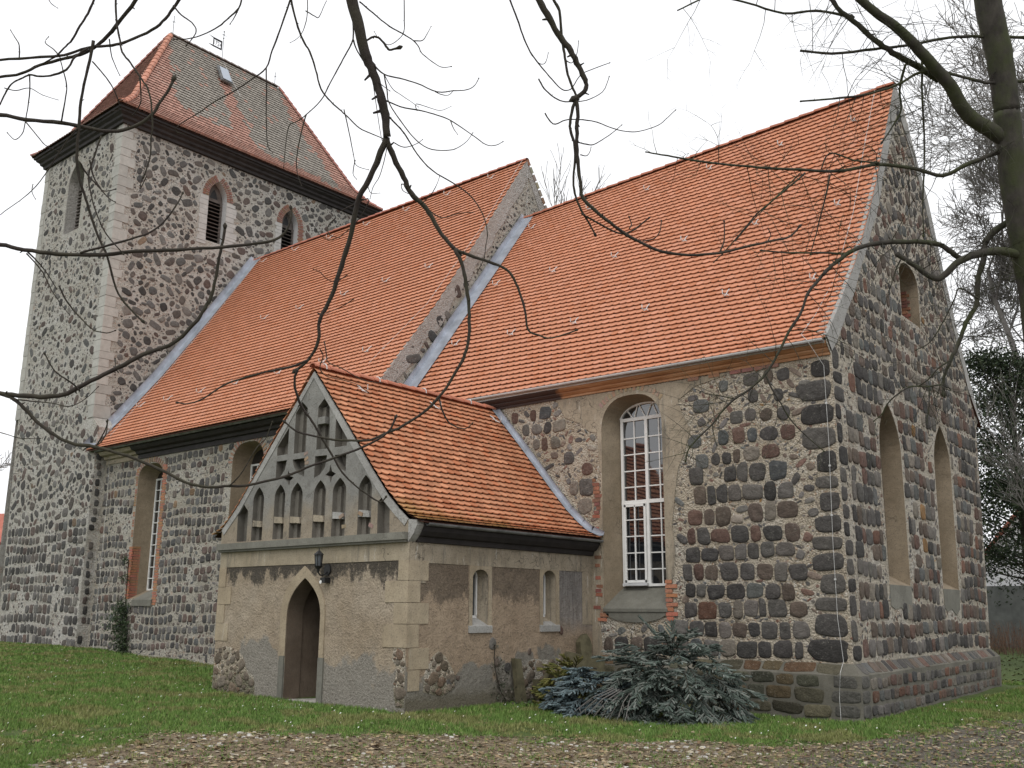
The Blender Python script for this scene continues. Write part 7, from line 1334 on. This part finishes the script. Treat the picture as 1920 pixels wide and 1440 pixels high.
def bare_tree(name, label, base, H, r, group=None, seed=1, spread=.9, mat='far_bark', levels=4, lean=(0, 0, 0), dens=1., fine=.007):
    random.seed(seed); t = thing(name, base, label, 'tree', group); tb = MB(); cb = MB()
    def grow(mb, p, d, L, rr, lv):
        n = 5; pts = [p]; c = p.copy()
        for i in range(n): d = (d+Vector([random.uniform(-.16, .16) for _ in range(3)])+Vector((0, 0, .05))).normalized(); c = c+d*(L/n); pts.append(c.copy())
        rs = [max(fine, rr*(1-.45*i/n)) for i in range(n+1)]; mb.tube(pts, rs, 6 if lv > 2 else (4 if lv > 1 else 3), cap=False)
        if lv > 0:
            for i in range(1, n+1):
                for _ in range(1 if i < 3 else 2):
                    if random.random() < .85*dens:
                        s_ = d.cross(Vector([random.uniform(-1, 1) for _ in range(3)])).normalized(); grow(cb, pts[i], d*(.9)+s_*random.uniform(.5, 1.)*spread, L*random.uniform(.42, .72), max(fine, rs[i]*.55), lv-1)
    b = Vector(base); tp = [b-Z_*.2, b+Vector(lean)*.3+Z_*H*.15, b+Vector(lean)*.7+Z_*H*.32]; tb.tube(tp, [r*1.1, r, r*.8], 9)
    grow(cb, tp[-1], Vector(lean)*.1+Z_, H*.34, r*.78, levels); tb.obj('trunk', mat, t); cb.obj('crown', mat, t); return t
bare_tree('bare_tree', 'tall bare grey tree behind the right side of the choir gable', (-2.2, 26, 0), 25, .20, 'bare trees behind the church', 3, 1.1, dens=.95, fine=.012, levels=5)
bare_tree('bare_tree', 'bare tree with a thick crown at the right margin beyond the mossy trunk', (3.4, 21, 0), 26, .19, 'bare trees behind the church', 8, 1.0, dens=.95, fine=.010, levels=5)
bare_tree('bare_tree', 'slender bare sapling in front of the grey garden wall at the right edge', (-.4, 16.5, 0), 9, .07, None, 21, .8, levels=3, fine=.006)
bare_tree('bare_tree', 'bare tree beyond the left side of the tower', (-47, 3, .6), 9.5, .18, 'bare trees behind the church', 14, 1.0, dens=.9, fine=.014)
bare_tree('bare_tree', 'bare treetop showing just above the nave ridge', (-22.5, 25.5, 0), 24.5, .22, 'bare trees behind the church', 31, .6, dens=.8, fine=.014)
bare_tree('bare_tree', 'bare treetop showing beside the nave gable peak', (-18.2, 30.5, 0), 24.0, .22, 'bare trees behind the church', 33, .6, dens=.8, fine=.014)
random.seed(77)
def evergreen(label, base, H, W, n, seed):
    random.seed(seed); t = thing('evergreen_tree', base, label, 'tree'); b = Vector(base); tb = MB(); tb.tube([b-Z_*.2, b+Z_*H*.5, b+Z_*H*.92], [.2, .13, .03], 8)
    cr_ = MB(); cl = []
    for i in range(n):
        z = H*random.uniform(.24, 1)**.9; rr = W*(1-.55*(z/H)**1.6)*random.uniform(.35, 1); a = random.uniform(0, 6.28); c = b+Vector((math.cos(a)*rr, math.sin(a)*rr, z)); cl.append(c)
        tb.tube([b+Z_*(z*.85), c], [.035, .01], 4, cap=False)
    for c in cl:
        leafcloud(cr_, c, random.uniform(.6, 1.15), random.randint(330, 480), .062, [(.020, .034, .016), (.030, .048, .022), (.042, .062, .030), (.016, .024, .013), (.055, .07, .035)], .7)
    tb.obj('trunk', 'bark', t); cr_.obj('crown', 'leaf', t)
evergreen('dark ivy-clad evergreen tree standing behind the right corner of the choir', (-1.5, 19.5, 0), 10.4, 2.1, 85, 5)
evergreen('dark evergreen thicket right of the choir gable near the picture edge', (1.9, 21.5, 0), 10.5, 1.6, 50, 6)
random.seed(5)
# garden wall, thicket, houses
mb = MB(); mb.box((-9, 36.3, -.2), (16, 36.7, 3.05)); o = mb.obj('garden_wall', 'grey_wall'); lab(o, 'plain grey rendered garden wall beyond the churchyard on the right', 'wall')
def house(label, base, rotz, Lx, Ly, H, RH, roof):
    t = thing('house', base, label, 'house'); M = Matrix.Translation(base) @ Matrix.Rotation(rotz, 4, 'Z'); q = lambda *p: M @ Vector(p)
    mb = MB(); mb.add([q(0, 0, -.3), q(Lx, 0, -.3), q(Lx, Ly, -.3), q(0, Ly, -.3), q(0, 0, H), q(Lx, 0, H), q(Lx, Ly, H), q(0, Ly, H), q(Lx/2, 0, H+RH-.1), q(Lx/2, Ly, H+RH-.1)], [(0, 1, 5, 8, 4), (1, 2, 6, 5), (2, 3, 7, 9, 6), (3, 0, 4, 7)]); mb.obj('wall', 'house_wall', t)
    mb = MB()
    for s_ in (0, 1):
        xa, xb = (-.35, Lx/2) if s_ == 0 else (Lx+.35, Lx/2); k = RH/(Lx/2); z0 = H-.35*k
        mb.add([q(xa, -.3, z0), q(xb, -.3, H+RH), q(xb, Ly+.3, H+RH), q(xa, Ly+.3, z0), q(xa, -.3, z0+.15), q(xb, -.3, H+RH+.15), q(xb, Ly+.3, H+RH+.15), q(xa, Ly+.3, z0+.15)], [(3,2,1,0),(4,5,6,7),(0,1,5,4),(1,2,6,5),(2,3,7,6),(3,0,4,7)])
    rf = mb.obj('roof', roof, t); mb = MB(); c = [q(Lx*.4, Ly*.5, H+RH-.9), q(Lx*.52, Ly*.5, H+RH-.9)]; a = c[0]; mb.box(a-Vector((.3, .3, 0)), a+Vector((.3, .3, 1.5))); mb.obj('chimney', 'brick', rf)
    for k in range(2):
        x0 = Lx*(.25+.35*k); mb = MB(); vs = [q(x0, -.03, 1.0), q(x0+.9, -.03, 1.0), q(x0+.9, -.03, 2.2), q(x0, -.03, 2.2)]; mb.add(vs, [(0, 1, 2, 3)]); mb.obj('window', 'glass', t)
house('white house with a tiled gable roof beyond the garden wall at the right edge', (-8.6, 38.5, 0), -.12, 6.6, 9, 3.6, 3.6, 'house_roof')
house('low house with a red tiled roof seen left of the tower foot', (-54.5, 3.0, .6), math.radians(-62), 8, 12, 2.9, 2.6, 'house_roof')
mb = MB()
for i in range(1500):
    x, y = random.uniform(-7.5, 6), random.uniform(27.5, 33.5); h = random.uniform(.5, 1.5); p = Vector((x, y, 0)); q = p+Vector((random.uniform(-.35, .35), random.uniform(-.35, .35), h)); mb.tube([p, p.lerp(q, .5)+Vector((random.uniform(-.08, .08), 0, 0)), q], [.012, .009, .004], 3, random.choice([(.14, .085, .06), (.18, .12, .085), (.10, .065, .05)]), cap=False)
    if random.random() < .5: leafcloud(mb, q-Z_*random.uniform(0, h*.6), .18, 3, .04, [(.17, .09, .05), (.13, .075, .045)])
o = mb.obj('bramble_thicket', 'generic'); o['kind'] = 'stuff'; lab(o, 'reddish brown leafless bramble thicket before the grey garden wall', 'bushes')
def glit(x, y): return None
mb = MB()
for i in range(900):
    x, y = random.uniform(-5, 5), random.uniform(11, 27); s_ = random.uniform(.03, .06); mb.add([(x-s_, y, gz(x, y)+.02), (x, y-s_, gz(x, y)+.05), (x+s_, y, gz(x, y)+.03), (x, y+s_, gz(x, y)+.02)], [(0, 1, 2, 3)], random.choice([(.2, .11, .06), (.3, .2, .12), (.06, .09, .03)]))
o = mb.obj('leaf_litter', 'leaf'); o['kind'] = 'stuff'; lab(o, 'brown leaf litter on the ground behind the choir', 'leaves')
print('objects', len(bpy.data.objects), 'tris', sum(len(p.vertices)-2 for o in bpy.data.objects if o.type == 'MESH' and o.data.users >= 1 for p in o.data.polygons) if False else '')
